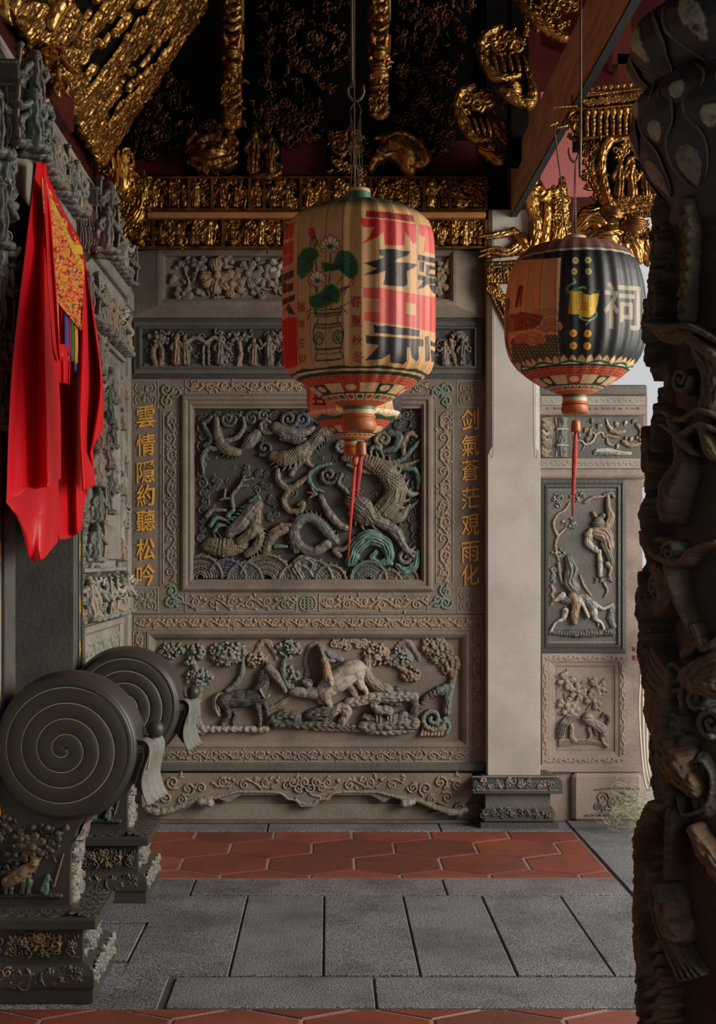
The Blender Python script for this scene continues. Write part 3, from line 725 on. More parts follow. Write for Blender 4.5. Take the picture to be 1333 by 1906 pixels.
clutter(R, 110, 120, 1230, 820, 70, 10, 22, (DK, None, GC), 0, 0)
R.build('clouds', fp(DB), M['green'], t, 1.0, noise=.3)
LT = (.27, .235, .20, .75); OC, T, WH = OC0, T0, WH0
# --- horse panel
t = thing('horse_relief_panel', 'wide stone panel carved with two horses among trees and rocks', 'stone panel', PX(572, 1422, D))
HB = D+.03
m = MB(); m.bpx(243, 1143.5, 903, 1422, HB, 7.69); m.put('backing', M['stone'], t)
mitre_px('frame', 243, 1143.5, 903, 1422, [(0, 9.8), (0, 12), (30, 12), (33, 15), (36, 15), (42, 10), (46, 3), (48, 0)], HB, M['stone'], t)
HF = HB-12*HB/F
border('scroll_border', 250, 1148, 899, 1171, 51, t, HF); border('scroll_border', 277, 1394, 870, 1418, 52, t, HF); border('scroll_border', 876, 1175, 899, 1392, 53, t, HF); border('scroll_border', 248, 1175, 270, 1392, 54, t, HF)
O, SC = (280, 1175), 2.2217
class RHc(Relief):
    def build(s, *a, **k):
        s.S = [(p, r_, l*1.35, g_*1.25, c, rb) for p, r_, l, g_, c, rb in s.S]; return Relief.build(s, *a, **k)
def RH(s): return RHc(s, O, SC)
BK = (.040, .038, .037, 1.5); GW = (.42, .385, .34, .7)
R = RH(61); R.chis = .07; R.soft = 4
R.st([(305, 285), (340, 278), (400, 275), (450, 270)], [36, 38, 33, 36], 10, .85, BK)
R.st([(440, 262), (470, 215), (490, 158)], [34, 24, 17], 10, .85, BK)
R.st([(490, 150), (518, 182), (542, 214), (558, 244)], [19, 20, 13, 10], 16, .9, (.10, .09, .08, .8)); R.st([(522, 175)], 4, 34, .9, DK); R.st([(485, 140), (478, 120)], [8, 4], 14, .9, BK)
R.st([(312, 300), (325, 345), (300, 375), (302, 405)], [22, 12, 7, 8], 12, .9, BK); R.st([(335, 300), (352, 340), (342, 370), (348, 395)], [18, 10, 7, 8], 4, .9, BK)
R.st([(440, 290), (452, 345), (455, 375), (452, 412)], [20, 10, 7, 9], 14, .9, BK); R.st([(468, 285), (484, 335), (484, 380), (490, 400)], [16, 9, 7, 8], 6, .9, BK)
R.st([(300, 260), (278, 270), (275, 310), (285, 345)], [10, 16, 17, 7], 12, .8, OC, rib=(-.5, .1))
for i in range(9): R.st([(470-i*3, 160+i*14), (452-i*3, 172+i*14)], [8, 4], 18, .9, BK)
R.st([(455, 235), (475, 268), (492, 262)], 4, 42, .9, OC)
R.build('dark_horse', fp(HB), M['stone'], t, 1.0, noise=.3, label='blackened standing horse')
R = RH(62); R.chis = .07; R.soft = 4
R.st([(850, 165), (800, 185), (745, 225), (715, 245)], [46, 56, 46, 34], 12, .85, GW)
R.st([(720, 250), (665, 252), (615, 248), (585, 250)], [34, 25, 22, 14], 14, .85, LT); R.st([(655, 215), (640, 205)], [18, 14], 16, .9, GW)
R.st([(650, 230), (665, 205), (640, 195)], [8, 8, 5], 24, .9, DK)
R.st([(855, 175), (870, 220), (890, 245), (892, 268)], [30, 18, 12, 9], 16, .85, GW); R.st([(825, 220), (845, 260), (850, 285)], [24, 14, 9], 6, .85, LT)
R.st([(715, 255), (735, 290), (745, 312), (735, 335)], [26, 15, 10, 8], 18, .85, LT); R.st([(700, 250), (700, 285), (720, 300)], [20, 12, 8], 8, .85, GW)
R.st([(870, 140), (895, 160), (890, 200)], [12, 14, 6], 18, .8, LT)
R.build('white_horse', fp(HB), M['stone'], t, 1.0, noise=.3, label='pale leaping horse')
R = RH(63)
R.st([(735, 190), (728, 140), (715, 110)], [18, 15, 12], 42, .8, OC); R.st([(700, 60), (740, 95), (790, 115)], [10, 16, 10], 34, .8, BL); R.st([(705, 70), (725, 110), (760, 120)], [7, 9, 6], 42, .8, T2)
R.st([(745, 190), (748, 215)], [12, 9], 50, .8, GW)
R.build('saddle_drapery', fp(HB), M['stone'], t, 1.0)
# trees
for nm, seed, blobs, trunks in (
        ('pine_tree', 64, ((90, 80, 55, 30, T), (185, 85, 40, 35, T), (205, 190, 55, 42, T), (165, 130, 25, 20, T2)), (([(175, 110), (190, 160)], 14, T2), ([(210, 210), (195, 290), (195, 370), (215, 410)], 17, T2))),
        ('cloud_tree', 65, ((320, 90, 78, 50, T), (300, 110, 50, 30, BR), (440, 115, 45, 28, OC)), (([(385, 110), (380, 170), (355, 215), (320, 245)], 12, T2),)),
        ('cloud_tree', 66, ((575, 72, 54, 36, T), (585, 185, 34, 40, T)), (([(580, 110), (550, 130), (560, 210), (590, 240)], 13, T2),)),
        ('bent_tree', 67, ((935, 95, 55, 45, OC), (1040, 105, 42, 45, T), (1075, 180, 40, 34, BR), (1000, 120, 30, 20, T2)), (([(900, 110), (895, 170), (925, 215), (985, 245)], 24, None), ([(960, 90), (1010, 130), (1060, 170)], 12, None))),
        ('leafy_tree', 68, ((1190, 80, 55, 55, None), (1235, 130, 35, 50, BR), (1150, 60, 30, 30, OC)), (([(1170, 60), (1230, 140), (1250, 190), (1260, 170)], 12, BR),))):
    R = RH(seed)
    for x, y, rx, ry, c in blobs:
        R.st([(x-rx*.5, y), (x+rx*.5, y)], ry*.7, 0, .35, c); foliage(R, x, y, rx, ry, int(rx*ry/38), 9, (c, c, None, T2, c, LT), 14)
    for P, w_, c in trunks: R.st(P, [w_*.7, w_, w_], 8, .8, c)
    R.build(nm, fp(HB), M['stone'], t, 1.0, noise=.3)
R = RH(69)   # mountains in low relief
for P in ([(430, 105), (450, 60), (480, 40), (510, 80), (520, 115)], [(640, 120), (660, 70), (690, 55), (720, 90)], [(1020, 60), (1060, 40), (1100, 90), (1110, 120)], [(640, 130), (650, 180), (620, 210)], [(470, 330), (540, 300), (600, 250)]):
    R.st(P, [10, 14, 14, 8], 0, .6)
    for i in range(5): R.st([(P[0][0]+i*4+10, P[0][1]-i*8+30), (P[0][0]+50+i*4, P[0][1]-i*6+14)], [5, 2], 0, .7)
for i in range(14): spiral(R, 760+i*11, 45+R.g.uniform(-12, 18), 15, 1.3, 5, R.g.choice((-1, 1)), R.g.uniform(0, 6), LT, 5)
R.build('mountains', fp(HB), M['stone'], t, 1.2, noise=.3)
R = RH(70)   # rocks and ground
for P, w_, c in (([(190, 405), (330, 402), (480, 405)], [16, 12, 14], LT), ([(215, 400), (190, 415)], [16, 8], LT), ([(500, 365), (545, 345), (600, 350), (580, 375), (520, 385)], [18, 24, 18], DK), ([(545, 340), (600, 345)], [9, 6], T),
                 ([(660, 345), (720, 335), (760, 330)], [26, 32, 22], DK), ([(720, 350), (790, 315), (810, 330), (790, 380)], [20, 26, 18], LT), ([(600, 388), (720, 385), (860, 398)], [16, 18, 14], DK), ([(640, 380), (720, 388)], [9, 7], T),
                 ([(680, 400), (860, 405)], [10, 10], LT), ([(820, 295), (900, 280), (1000, 268), (1090, 268)], [20, 26, 26, 20], LT), ([(1085, 270), (1095, 320), (1075, 350)], [18, 24, 16], DK), ([(890, 350), (960, 365), (1050, 350)], [18, 16, 22], GC),
                 ([(880, 395), (980, 385), (1090, 380)], [26, 24, 28], None), ([(900, 410), (1000, 415), (1080, 405)], [14, 14, 12], LT), ([(930, 285), (1030, 300)], [12, 9], BK), ([(930, 245), (1020, 240)], [9, 12], BK)):
    R.st(P, w_, 10, .85, c, rib=(.22, .07))
R.build('rocks', fp(HB), M['stone'], t, 1.0, noise=.5)
R = RH(71); R.st([(940, 320), (985, 325)], [20, 21], 30, .9, LT); R.st([(928, 308), (915, 305)], [13, 9], 36, .9, LT)
for x in (935, 950, 980, 992): R.st([(x, 335), (x, 368)], [7, 5], 26, .9, LT)
R.build('goat', fp(HB), M['stone'], t, .9, label='small pale goat')
R = RH(72)   # water whirl
spiral(R, 1165, 360, 52, 1.6, 11, 1, 0, T2, 14); spiral(R, 1205, 390, 34, 1.4, 9, -1, 1, T, 12)
R.st([(1115, 310), (1150, 265), (1210, 245), (1240, 260)], [12, 16, 18, 12], 12, .8, DK, rib=(.4, .12)); R.st([(1225, 330), (1232, 260), (1252, 195)], [18, 18, 12], 16, .8, T2)
R.st([(1190, 240), (1240, 225)], [14, 18], 18, .8, T)
for i in range(8): R.st([(1120+i*14, 425), (1130+i*13, 385)], [8, 4], 10, .9, OC)
R.build('whirling_water', fp(HB), M['stone'], t, 1.0)
# --- ledge, apron and skirting of the end wall
t = thing('carved_apron', 'curved stone apron with scroll carving under the horse panel', 'stone apron', PX(572, 1531, D))
m = MB(); m.bpx(236, 1420, 903, 1436, D-.03, 7.69, .006); m.put('ledge', M['greenlit'], t)
m = MB(); m.bpx(236, 1496, 903, 1533, D+.012, 7.69); m.bpx(236, 1436, 903, 1500, D+.03, 7.69); m.put('riser', M['stone'], t)
pa = [(262, 1438), (878, 1438), (878, 1480), (862, 1500), (845, 1512), (800, 1512), (845, 1505), (806, 1490), (770, 1488), (735, 1480), (715, 1492), (690, 1478), (620, 1478), (612, 1488), (598, 1487), (590, 1499), (572, 1501), (555, 1499), (547, 1487), (533, 1488), (525, 1478), (450, 1478), (425, 1492), (400, 1482), (375, 1492), (340, 1506), (300, 1512), (286, 1505), (275, 1512), (266, 1500)]
m = MB(); m.prism(pa, lambda a, b, h: PX(a, b, D)+Vector((0, -h, 0)), -.03, .026); m.put('apron_board', M['stone'], t)
R = Rp(81); AD = D-.026
vine(R, 395, 1457, 555, 1460, 14, 2.0, 80); vine(R, 590, 1460, 750, 1457, 14, 2.0, 80)
for sg, cxx in ((1, 290), (-1, 852)):
    for q, (dx, dy, r) in enumerate(((0, -2, 12), (32, -6, 13), (60, 6, 13), (84, 4, 10), (20, 22, 11), (48, 26, 9))): spiral(R, cxx+sg*dx, 1462+dy, r, 1.5, 2.2, sg*(1 if q % 2 else -1), q, BR if q == 1 else None, .5)
    R.st([(cxx-sg*14, 1507), (cxx+sg*10, 1511), (cxx+sg*40, 1503), (cxx+sg*75, 1490), (cxx+sg*110, 1484), (cxx+sg*150, 1474)], [6, 7, 5, 4, 3.5, 2.5], 0, .9)
    spiral(R, cxx-sg*2, 1505, 12, 1.6, 3.4, sg, PI/2, DK, 1)
    R.st([(cxx+sg*84, 1492), (cxx+sg*100, 1494)], [6, 7], 2, .9, LT)
    R.st([(cxx+sg*150, 1474), (cxx+sg*225, 1475), (cxx+sg*245, 1486), (cxx+sg*262, 1490), (cxx+sg*270, 1499), (cxx+sg*281, 1500)], 2.2, 0, .9)
for a in range(6): spiral(R, 545+a*11, 1456+(a % 2)*10, 9, 1.4, 2, 1 if a < 3 else -1, a, None, 1)
R.st([(550, 1484), (562, 1480), (572, 1474), (582, 1480), (596, 1484), (588, 1493), (572, 1496), (556, 1493), (550, 1484)], 1.6, .5, .9)
R.S = [(p, r_*1.15, l*1.3, g_*1.5, c, rb) for p, r_, l, g_, c, rb in R.S]
for i in range(60): leaf(R, R.g.uniform(285, 860), R.g.uniform(1444, 1472), R.g.uniform(0, 6.3), 12, 3, R.g.choice((None, BR, OC)), .3)
R.build('apron_scroll', fp(AD), M['stone'], t, 1.0, noise=.3)
m = MB(); m.bpx(236, 1527, 878, 1534, D-.03, 7.69, .005); m.put('plinth_course', M['greenlit'], t)
# ================================================================ PILLAR AND WING WALL (right)
t = thing('granite_pillar', 'smooth pale granite pillar on a dark carved plinth beside the end wall', 'pillar', (1.03, 7.65, 0))
xa, xb = .888, 1.182; ya, yb = 7.50, 7.688
m = MB()
def oct_(c, z): return [(xa+c, ya, z), (xb-c, ya, z), (xb, ya+c, z), (xb, yb-c, z), (xb-c, yb, z), (xa+c, yb, z), (xa, yb-c, z), (xa, ya+c, z)]
m.loft([oct_(.002, .27), oct_(.002, 2.08), oct_(.026, 2.13), oct_(.026, 3.45)]); m.put('shaft', M['granite'], t, bev=.003)
for x in (xa+.035, xb-.035):
    m = MB(); m.tube([(x, ya+.004, 3.3), (x, ya+.004, 2.16), (x+(.028 if x > 1 else -.028), ya+.004, 2.10)], .006, 6); m.put('edge_bead', M['granite'], t)
m = MB()
m.loft([[(.80, 7.45, .195), (1.30, 7.45, .195), (1.30, 7.688, .195), (.80, 7.688, .195)], [(.80, 7.45, .265), (1.30, 7.45, .265), (1.30, 7.688, .265), (.80, 7.688, .265)], [(.86, 7.49, .292), (1.24, 7.49, .292), (1.24, 7.688, .292), (.86, 7.688, .292)]])
m.put('plinth_cap', M['green'], t, bev=.004)
m = MB(); m.box(.875, 1.235, 7.49, 7.688, .105, .20); m.put('plinth_neck', M['greenlit'], t)
m = MB(); m.box(.855, 1.262, 7.47, 7.688, .03, .108, .012); m.box(.845, 1.275, 7.465, 7.688, 0, .032); m.put('plinth_base', M['green'], t)
R = Rp(91); clutter(R, 890, 1450, 1030, 1467, 46, 3, 6, (LT, None, LT), 1, 0); R.st([(880, 1446), (1038, 1446)], 1.4); R.st([(880, 1471), (1038, 1471)], 1.4)
R.build('plinth_carving', fp(7.452), M['greenlit'], t, .8)
R = Rp(92); clutter(R, 898, 1508, 1024, 1520, 40, 3, 6, (None,), 1, 0); R.build('plinth_carving', fp(7.468), M['green'], t, .9)

W2 = 7.72
t = thing('wing_wall', 'low stone wing wall with carved panels right of the granite pillar', 'wing wall', (1.5, W2, 0))
m = MB()
m.bpx(1000, 905, 1196, 1536, W2, 7.92); m.bpx(1000, 735, 1205, 905, W2+.01, 7.92)
m.put('wall_body', M['stone_pink'], t)
m = MB(); m.bpx(1000, 716, 1205, 736, W2-.03, 8.0, .008); m.put('coping', M['greenlit'], t)
for v0_, v1_ in ((736, 754), (853, 872)):
    m = MB(); m.bpx(1002, v0_, 1200, v1_, W2-.012, W2+.02); m.put('string_course', M['stone_light'], t)
m = MB(); k = W2/F
rg = [[PX(1000, v, W2)+Vector((0, -h, 0)), PX(1200, v, W2)+Vector((0, -h, 0))] for v, h in ((755, .012), (760, .018), (768, .03), (773, .03), (774, .0))]
m.loft(rg, False, True, False); m.put('torus_moulding', M['stone_pink'], t); m = MB(); rg = [[PX(1000, v, W2)+Vector((0, -h, 0)), PX(1198, v, W2)+Vector((0, -h, 0))] for v, h in ((873, .0), (874, .03), (884, .035), (890, .03), (892, .0))]
m.loft(rg, False, True, False); m.put('torus_moulding', M['stone_pink'], t)
for v0, v1, s_ in ((738, 752, 93), (855, 870, 94)):
    R = Rp(s_); vine(R, 1006, (v0+v1)/2, 1194, (v0+v1)/2, 5, 1.1, 22); R.st([(1004, v0), (1196, v0)], .9); R.st([(1004, v1), (1196, v1)], .9)
    R.build('scroll_border', fp(W2-.012), M['stone_light'], t, .8)
R = Rp(95); vine(R, 1010, 763, 1190, 763, 6, 1.5, 40, DK); R.build('scroll_border', fp(W2-.02), M['stone_pink'], t, .8)
O, SC = (1000, 720), 6.35
m = MB(); m.bpx(1001, 775, 1198, 852, W2-.004, W2+.02); m.put('fruit_panel', M['greenlit'], t)
R = Rp(96, O, SC)
for y in range(360, 850, 55): cloud(R, 110+R.g.uniform(-20, 20), y, 62, R.g.choice((T2, WH, OC, None)), 12, 14)
for y in range(380, 840, 70): R.st([(60, y), (100, y+40), (160, y+20)], [20, 26, 14], 8, .9, R.g.choice((WH, OC, T2)))
R.st([(215, 330), (240, 640), (220, 850)], 12, 6, .8, PK)
R.st([(295, 330), (295, 860)], 62, -14, .9, GC)
for y in (500, 690): R.st([(235, y), (355, y+5)], 12, 42, .9, WH)
R.st([(460, 640), (520, 640), (570, 680), (650, 650), (700, 560), (760, 540), (790, 600)], [8, 12, 14, 14, 12, 12, 8], 14, .9, WH)
R.st([(790, 590), (830, 580), (900, 590), (950, 600)], [10, 14, 16, 12], 14, .9, OC); R.st([(820, 610), (840, 670), (900, 700)], [14, 18, 12], 10, .9, OC)
R.st([(815, 380), (840, 460), (870, 500)], [8, 18, 26], 14, .9, WH); R.st([(870, 520), (960, 540), (1030, 530)], [26, 30, 20], 16, .8, OC)
for x, y, r in ((940, 440, 30), (1030, 420, 30), (1125, 400, 28), (1040, 610, 28), (1095, 610, 28), (1175, 600, 26), (645, 400, 30), (560, 500, 34), (610, 560, 36), (590, 620, 34), (455, 590, 28), (715, 450, 34), (500, 570, 26), (940, 700, 30)):
    leaf(R, x, y+r, -1.4+R.g.uniform(-.5, .5), r*2, r*.75, R.g.choice((WH, OC, GC)), 14, .2); R.st([(x, y+r*.6), (x, y-r*.4)], 4, r*.5+14, .9, DK)
R.st([(650, 480), (620, 520), (680, 560)], 12, 14, .9, OC); R.st([(560, 690), (540, 740), (515, 770)], [10, 8, 5], 8, .9, OC)
R.st([(1010, 650), (1080, 690), (1150, 690), (1220, 670)], [26, 30, 26, 14], 16, .85, OC); R.st([(1180, 450), (1220, 520), (1210, 620), (1250, 660)], [24, 20, 14, 8], 16, .9, OC)
for i in range(5): R.st([(700-i*6, 740+i*14), (850, 735+i*15), (1000+i*20, 770+i*8), (1110, 775)], [8, 9, 8, 6], 22-i*2, .9, WH)
R.st([(680, 775), (800, 790), (1100, 785)], [24, 30, 18], 6, .8, GC)
R.build('fruit_carving', fp(W2-.004), M['greenlit'], t, .75, noise=.2, clip=(1002, 777, 1197, 851))
# hero panel
m = MB(); m.bpx(1004, 892, 1165, 1215, W2-.002, W2+.02); m.put('panel_ground', M['greenlit'], t)
mitre_px('panel_frame', 1004, 892, 1165, 1215, [(0, 0), (0, 4), (7, 5), (8, 2), (10, 2), (11, 4.5), (15, 5), (16, 1)], W2-.002, M['green'], t)
mitre_px('panel_fillet', 1017, 911, 1150, 1196, [(0, 0), (0, 1.2), (1.4, 1.2), (1.4, 0)], W2-.002, M['stone_light'], t)
O, SC = (1000, 890), 3.528
def RW(s): return Rp(s, O, SC)
R = RW(97)
R.st([(210, 165), (180, 210), (135, 240), (108, 290), (115, 340), (135, 380)], [7, 9, 8, 9, 9, 11], 8, .9, PK); R.st([(135, 380), (165, 350), (185, 330)], [10, 8, 6], 8, .9, PK); R.st([(135, 380), (120, 440), (140, 540)], [10, 9, 7], 8, .9, OC)
for x, y, r in ((130, 130, 42), (140, 170, 26), (265, 120, 50), (210, 290, 46), (235, 310, 25), (140, 490, 46), (110, 600, 20)): foliage(R, x, y, r, r*.75, int(r*.7), 8, (GC, T2, WH, None), 9)
R.build('tree_carving', fp(W2-.002), M['greenlit'], t, .8, noise=.2)
R = RW(98)
R.st([(400, 290)], 40, 22, .9, GC); R.st([(375, 245), (365, 225)], [14, 8], 22, .9, OC); R.st([(420, 255), (430, 250)], 18, 20, .9, GC)
R.st([(390, 350), (440, 370), (470, 440)], [44, 46, 36], 18, .85, PK, rib=(-.3, .08)); R.st([(450, 330), (480, 260), (465, 200), (462, 120)], [30, 28, 18, 12], 20, .85, OC)
R.st([(330, 370), (345, 400)], [22, 18], 26, .9, OC); R.st([(350, 350), (330, 420), (370, 460), (390, 480)], [22, 22, 20, 12], 24, .9, WH)
R.st([(440, 430), (470, 500), (490, 560)], [30, 26, 16], 18, .8, GC, rib=(-.4, .08)); R.st([(405, 480), (410, 560), (412, 640)], [14, 17, 12], 20, .9, WH); R.st([(460, 560), (480, 590), (470, 640)], [16, 12, 9], 16, .9, PK)
R.st([(310, 160), (360, 130), (440, 120)], [10, 14, 9], 10, .9, PK, rib=(.5, .2)); R.st([(440, 110), (480, 100), (500, 120)], 13, 10, .9, GC)
clutter(R, 375, 650, 505, 680, 26, 8, 14, (OC, GC), 10, 0); R.st([(440, 690), (460, 740), (440, 780)], [10, 8, 5], 10, .9, OC)
R.build('warrior_carving', fp(W2-.002), M['greenlit'], t, .8, noise=.2)
R = RW(99)
R.st([(205, 530), (225, 600), (210, 680), (240, 730)], [24, 38, 40, 36], 20, .85, GC, rib=(-.25, .07)); R.st([(215, 700), (235, 700)], 24, 36, .9, OC)
R.st([(140, 560), (150, 640), (165, 690)], [12, 10, 8], 12, .9, OC); R.st([(230, 770), (250, 820), (240, 900), (245, 950)], [26, 28, 24, 14], 30, .85, OC); R.st([(270, 790), (310, 860), (330, 910)], [14, 12, 10], 34, .9, WH)
R.st([(160, 790), (200, 800), (300, 790), (370, 860)], [20, 26, 30, 26], 14, .8, GC); R.st([(165, 770), (135, 790), (115, 800)], [24, 18, 14], 20, .9, WH)
R.st([(185, 870), (170, 920), (120, 950), (90, 1000)], [22, 14, 9, 9], 16, .9, WH); R.st([(370, 870), (380, 920), (420, 950), (435, 990)], [24, 15, 10, 9], 16, .9, WH); R.st([(350, 880), (395, 930), (400, 970)], [16, 10, 8], 8, .9, LT)
R.st([(320, 770), (370, 820), (430, 855), (490, 830)], [10, 13, 13, 10], 12, .9, WH); R.st([(350, 860), (385, 900)], [12, 9], 18, .9, PK)
R.st([(490, 850), (480, 910), (500, 970)], [20, 24, 20], 6, .8, GC, rib=(.4, .1))
R.st([(80, 1010), (250, 1020), (490, 1010)], [16, 26, 24], 6, .9, DK, rib=(.35, .12)); R.st([(280, 640), (310, 710), (350, 770)], [8, 10, 8], 6, .9, OC)
for y in (600, 640, 700, 760): R.st([(95, y), (110, y+40), (90, y+70)], [10, 14, 8], 4, .8, R.g.choice((PK, GC)))
R.build('rider_carving', fp(W2-.002), M['greenlit'], t, .8, noise=.2)
# flower-and-lion panel below
mitre_px('lower_frame', 1008, 1216, 1168, 1424, [(0, 0), (0, 5), (15, 5), (17, 3), (23, 2), (26, -1), (28, 0)], W2-.002, M['stone_pink'], t)
for u0, v0, u1, v1, s_ in ((1012, 1219, 1164, 1230, 101), (1012, 1409, 1164, 1421, 102), (1010, 1232, 1021, 1407, 103), (1154, 1232, 1166, 1407, 104)):
    border('scroll_border', u0, v0, u1, v1, s_, t, W2-.002-5*k, 5, 40, 1.2, M['stone_pink'], False)
R = RW(105)
for x, y, a in ((190, 1330, 2.4), (390, 1370, -.8), (265, 1400, .4), (190, 1490, 2.2), (370, 1460, 1.0), (220, 1530, .6)):
    flower(R, x, y, 44, 6, LT, 12)
    for j in range(5): R.st([(x, y), (x+80*math.cos(a+j*1.2), y+80*math.sin(a+j*1.2))], [6, 3], 6, .9, LT)
R.st([(200, 1560), (250, 1480), (280, 1430), (340, 1440)], [14, 12, 10, 8], 10, .9, LT)
R.build('blossom_carving', fp(W2-.002), M['stone_pink'], t, .8)
R = RW(106)
R.st([(330, 1580), (370, 1610), (420, 1640), (440, 1680)], [26, 34, 32, 18], 18, .85, LT, rib=(.4, .1)); R.st([(330, 1570)], 34, 26, .9, LT); cloud(R, 320, 1575, 24, LT, 36, 6)
for P in ([(340, 1640), (350, 1690), (330, 1720)], [(420, 1670), (430, 1730), (460, 1760)], [(380, 1650), (390, 1680)]): R.st(P, [14, 10, 8], 14, .9, LT)
R.st([(440, 1640), (470, 1580), (440, 1545), (420, 1570)], [10, 12, 10, 6], 12, .9, DK)
R.st([(150, 1690), (170, 1620), (210, 1580), (265, 1570)], [20, 30, 26, 12], 16, .85, DK, rib=(-.5, .1)); R.st([(225, 1620), (225, 1690), (240, 1720)], [14, 16, 18], 14, .9, LT)
for i in range(7): R.st([(145, 1760-i*7), (300, 1740-i*4), (440, 1755-i*3)], [6, 6, 4], 4+i, .9, DK if i % 2 else LT)
R.build('lion_carving', fp(W2-.002), M['stone_pink'], t, .8)
m = MB(); m.bpx(1000, 1424, 1196, 1438, W2-.03, W2+.1, .005); m.put('ledge', M['stone_pink'], t); m = MB(); m.bpx(1066, 1440, 1196, 1530, W2-.05, W2+.1, .02); m.put('skirting', M['stone_pink'], t)
R = Rp(107)
for i, (x, y, r) in enumerate(((1122, 1485, 12), (1140, 1492, 10), (1158, 1484, 12), (1175, 1490, 10), (1130, 1505, 10), (1112, 1500, 8))): spiral(R, x, y, r, 1.6, 2.4, 1 if i % 2 else -1, i, DK)
R.st([(1108, 1470), (1150, 1466), (1190, 1468)], 2, 0, .9, DK); R.st([(1090, 1518), (1120, 1515), (1150, 1518), (1192, 1516)], [2, 4, 4, 3], 0, .9, DK)
R.build('skirting_scroll', fp(W2-.05), M['stone_pink'], t, .9)

# ================================================================ LEFT WALL (door side), panels seen at a slant
q = .003
def fl(off=0.0): return lambda U, V, H: (XL+off+H*q, U*q, -V*q)
SX = 2.3; UB = 6.2/.003   # carvings on this wall are broad, deep figures
class RL_(Relief):
    def build(s, name, fn, *a, **k):
        s.S = [(p, r_, l*1.2+(3 if max(r_) > 4 else 0), g_*1.3, c, rb) for p, r_, l, g_, c, rb in s.S]
        return Relief.build(s, name, lambda U, V, H: fn(UB+(U-UB)*SX, V, H*1.25), *a, **k)
class RV_(Relief): pass
# small figures carved nearly in the round, turned out from the wall
FIGS = []
def fig_protos():
    for i in range(10):
        R = Relief(700+i); g = R.g; c = (None, None, LT, GC, OC, WH, T2, None, LT, None)[i]
        f = 1 if i % 2 else -1
        person_fig(R, 0, 0, 62, c, 3, f); R.st([(-8, -30), (-14, -22), (-12, -4)], [4, 5, 3], 2, .9, c)
        if i % 3 == 0: R.st([(16*f, -64), (18*f, -30), (16*f, 0)], 1.8, 3, .9, OC); R.st([(16*f, -66)], 4, 3, .9)
        elif i % 3 == 1: leaf(R, 12*f, -40, -1.2, 22, 5, T2, 2); flower(R, 14*f, -58, 6, 5, WH, 2)
        else: R.st([(-16, -6), (4, -10), (18, -4)], [6, 8, 5], 2, .9, BR); spiral(R, 14*f, -34, 9, 1.4, 2.4, f, 0, None, 2)
        R.st([(-16, 2), (0, 0), (16, 2)], [5, 6, 5], 2, .9, GC); clutter(R, -16, -20, 16, 2, 5, 4, 7, (None, GC, c), 1, 0)
        us, vs, H, C = R.raster(.8); U, V = np.meshgrid(us, vs); on = H > -1e2; cell = on[:-1, :-1] | on[1:, :-1] | on[1:, 1:] | on[:-1, 1:]
        ms = []
        for sg in (1, -1):
            Hf = np.where(on, H, -.5)*1.5*sg; ms.append(gridmesh('f', U*.003, -Hf*.003, -V*.003, C, cell))
        me = join_np('carved_figure', *ms); FIGS.append(me)
def put_figs(t, spots, mt, sc=1.0, seed=0):
    if not FIGS: fig_protos()
    g = random.Random(seed)
    for (x, y, z) in spots:
        me = g.choice(FIGS).copy() if False else FIGS[g.randrange(len(FIGS))]
        key = (me.name, mt.name)
        if key not in FIGM:
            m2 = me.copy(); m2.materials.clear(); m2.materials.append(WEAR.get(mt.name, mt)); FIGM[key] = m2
        o = bpy.data.objects.new('carved_figure', FIGM[key]); COL.objects.link(o); o.parent = t; o.location = Vector((x, y, z))-WL[t.name]
        o.rotation_euler = (0, 0, math.radians(g.uniform(28, 58))); s_ = sc*g.uniform(.92, 1.06); o.scale = (s_*1.1, s_*1.1, s_); WL[o.name] = Vector((x, y, z))
FIGM = {}
def RLf(seed): return RL_(seed)
def lws(y, z): return (UB+(y/q-UB)/SX, -z/q)
def lw(y, z): return (y/q, -z/q)
def lbox(m, y0, y1, z0, z1, h0, h1, c=0.0): return m.box(XL+h0, XL+h1, y0, y1, z0, z1, c)
def lmitre(name, y0, y1, z0, z1, prof, mt, par):
    return mitre(name, y0, y1, z0, z1, prof, lambda a, b, h: Vector((XL+h, a, b)), mt, par)
PY0, PY1 = 6.20, 7.46
t = thing('corner_pilaster', 'narrow pale stone pilaster in the corner of the left and end walls', 'pilaster', (XL, 7.56, 0))
m = MB(); m.box(XL, XL+.035, 7.47, 7.612, 0, 3.2); m.box(XL, XL+.05, 7.40, 7.612, 2.90, 3.0, .006); m.put('shaft', M['stone_light'], t)
t = thing('door_side_panel', 'tall pale carved stone panel between the doorway and the corner', 'stone panel', (XL, 6.8, 0))
for z0_, z1_, h_, c_ in ((0, .9, .012, 0), (1.195, 1.215, .03, .004), (1.435, 1.455, .03, .004), (2.585, 2.61, .03, .004), (.9, .93, .03, .004)):
    m = MB(); lbox(m, PY0, PY1, z0_, z1_, 0, h_, c_); m.put('string_course', M['stone_light'], t)
lmitre('lower_frame', PY0+.04, PY1-.04, .95, 1.18, [(0, 0), (0, .02), (.03, .02), (.045, .004)], M['stone_light'], t)
R = RV_(111); a, b = lw(PY0+.12, 1.15), lw(PY1-.12, .98); vine(R, a[0], (a[1]+b[1])/2, b[0], (a[1]+b[1])/2, 18, 3, 80, T2); R.build('scroll_carving', fl(.004), M['stone_light'], t, 1.5)
m = MB(); lbox(m, PY0, PY1, 1.215, 1.435, 0, .008); m.put('figure_ground', M['green'], t)
R = RV_(112); a, b = lw(PY0, 1.43), lw(PY1, 1.22); clutter(R, a[0]+8, a[1]+8, b[0]-8, b[1]-8, 160, 6, 12, (None, GC, T2), 1, 0); R.build('figure_ground_carving', fl(.008), M['green'], t, 1.5, noise=.5)
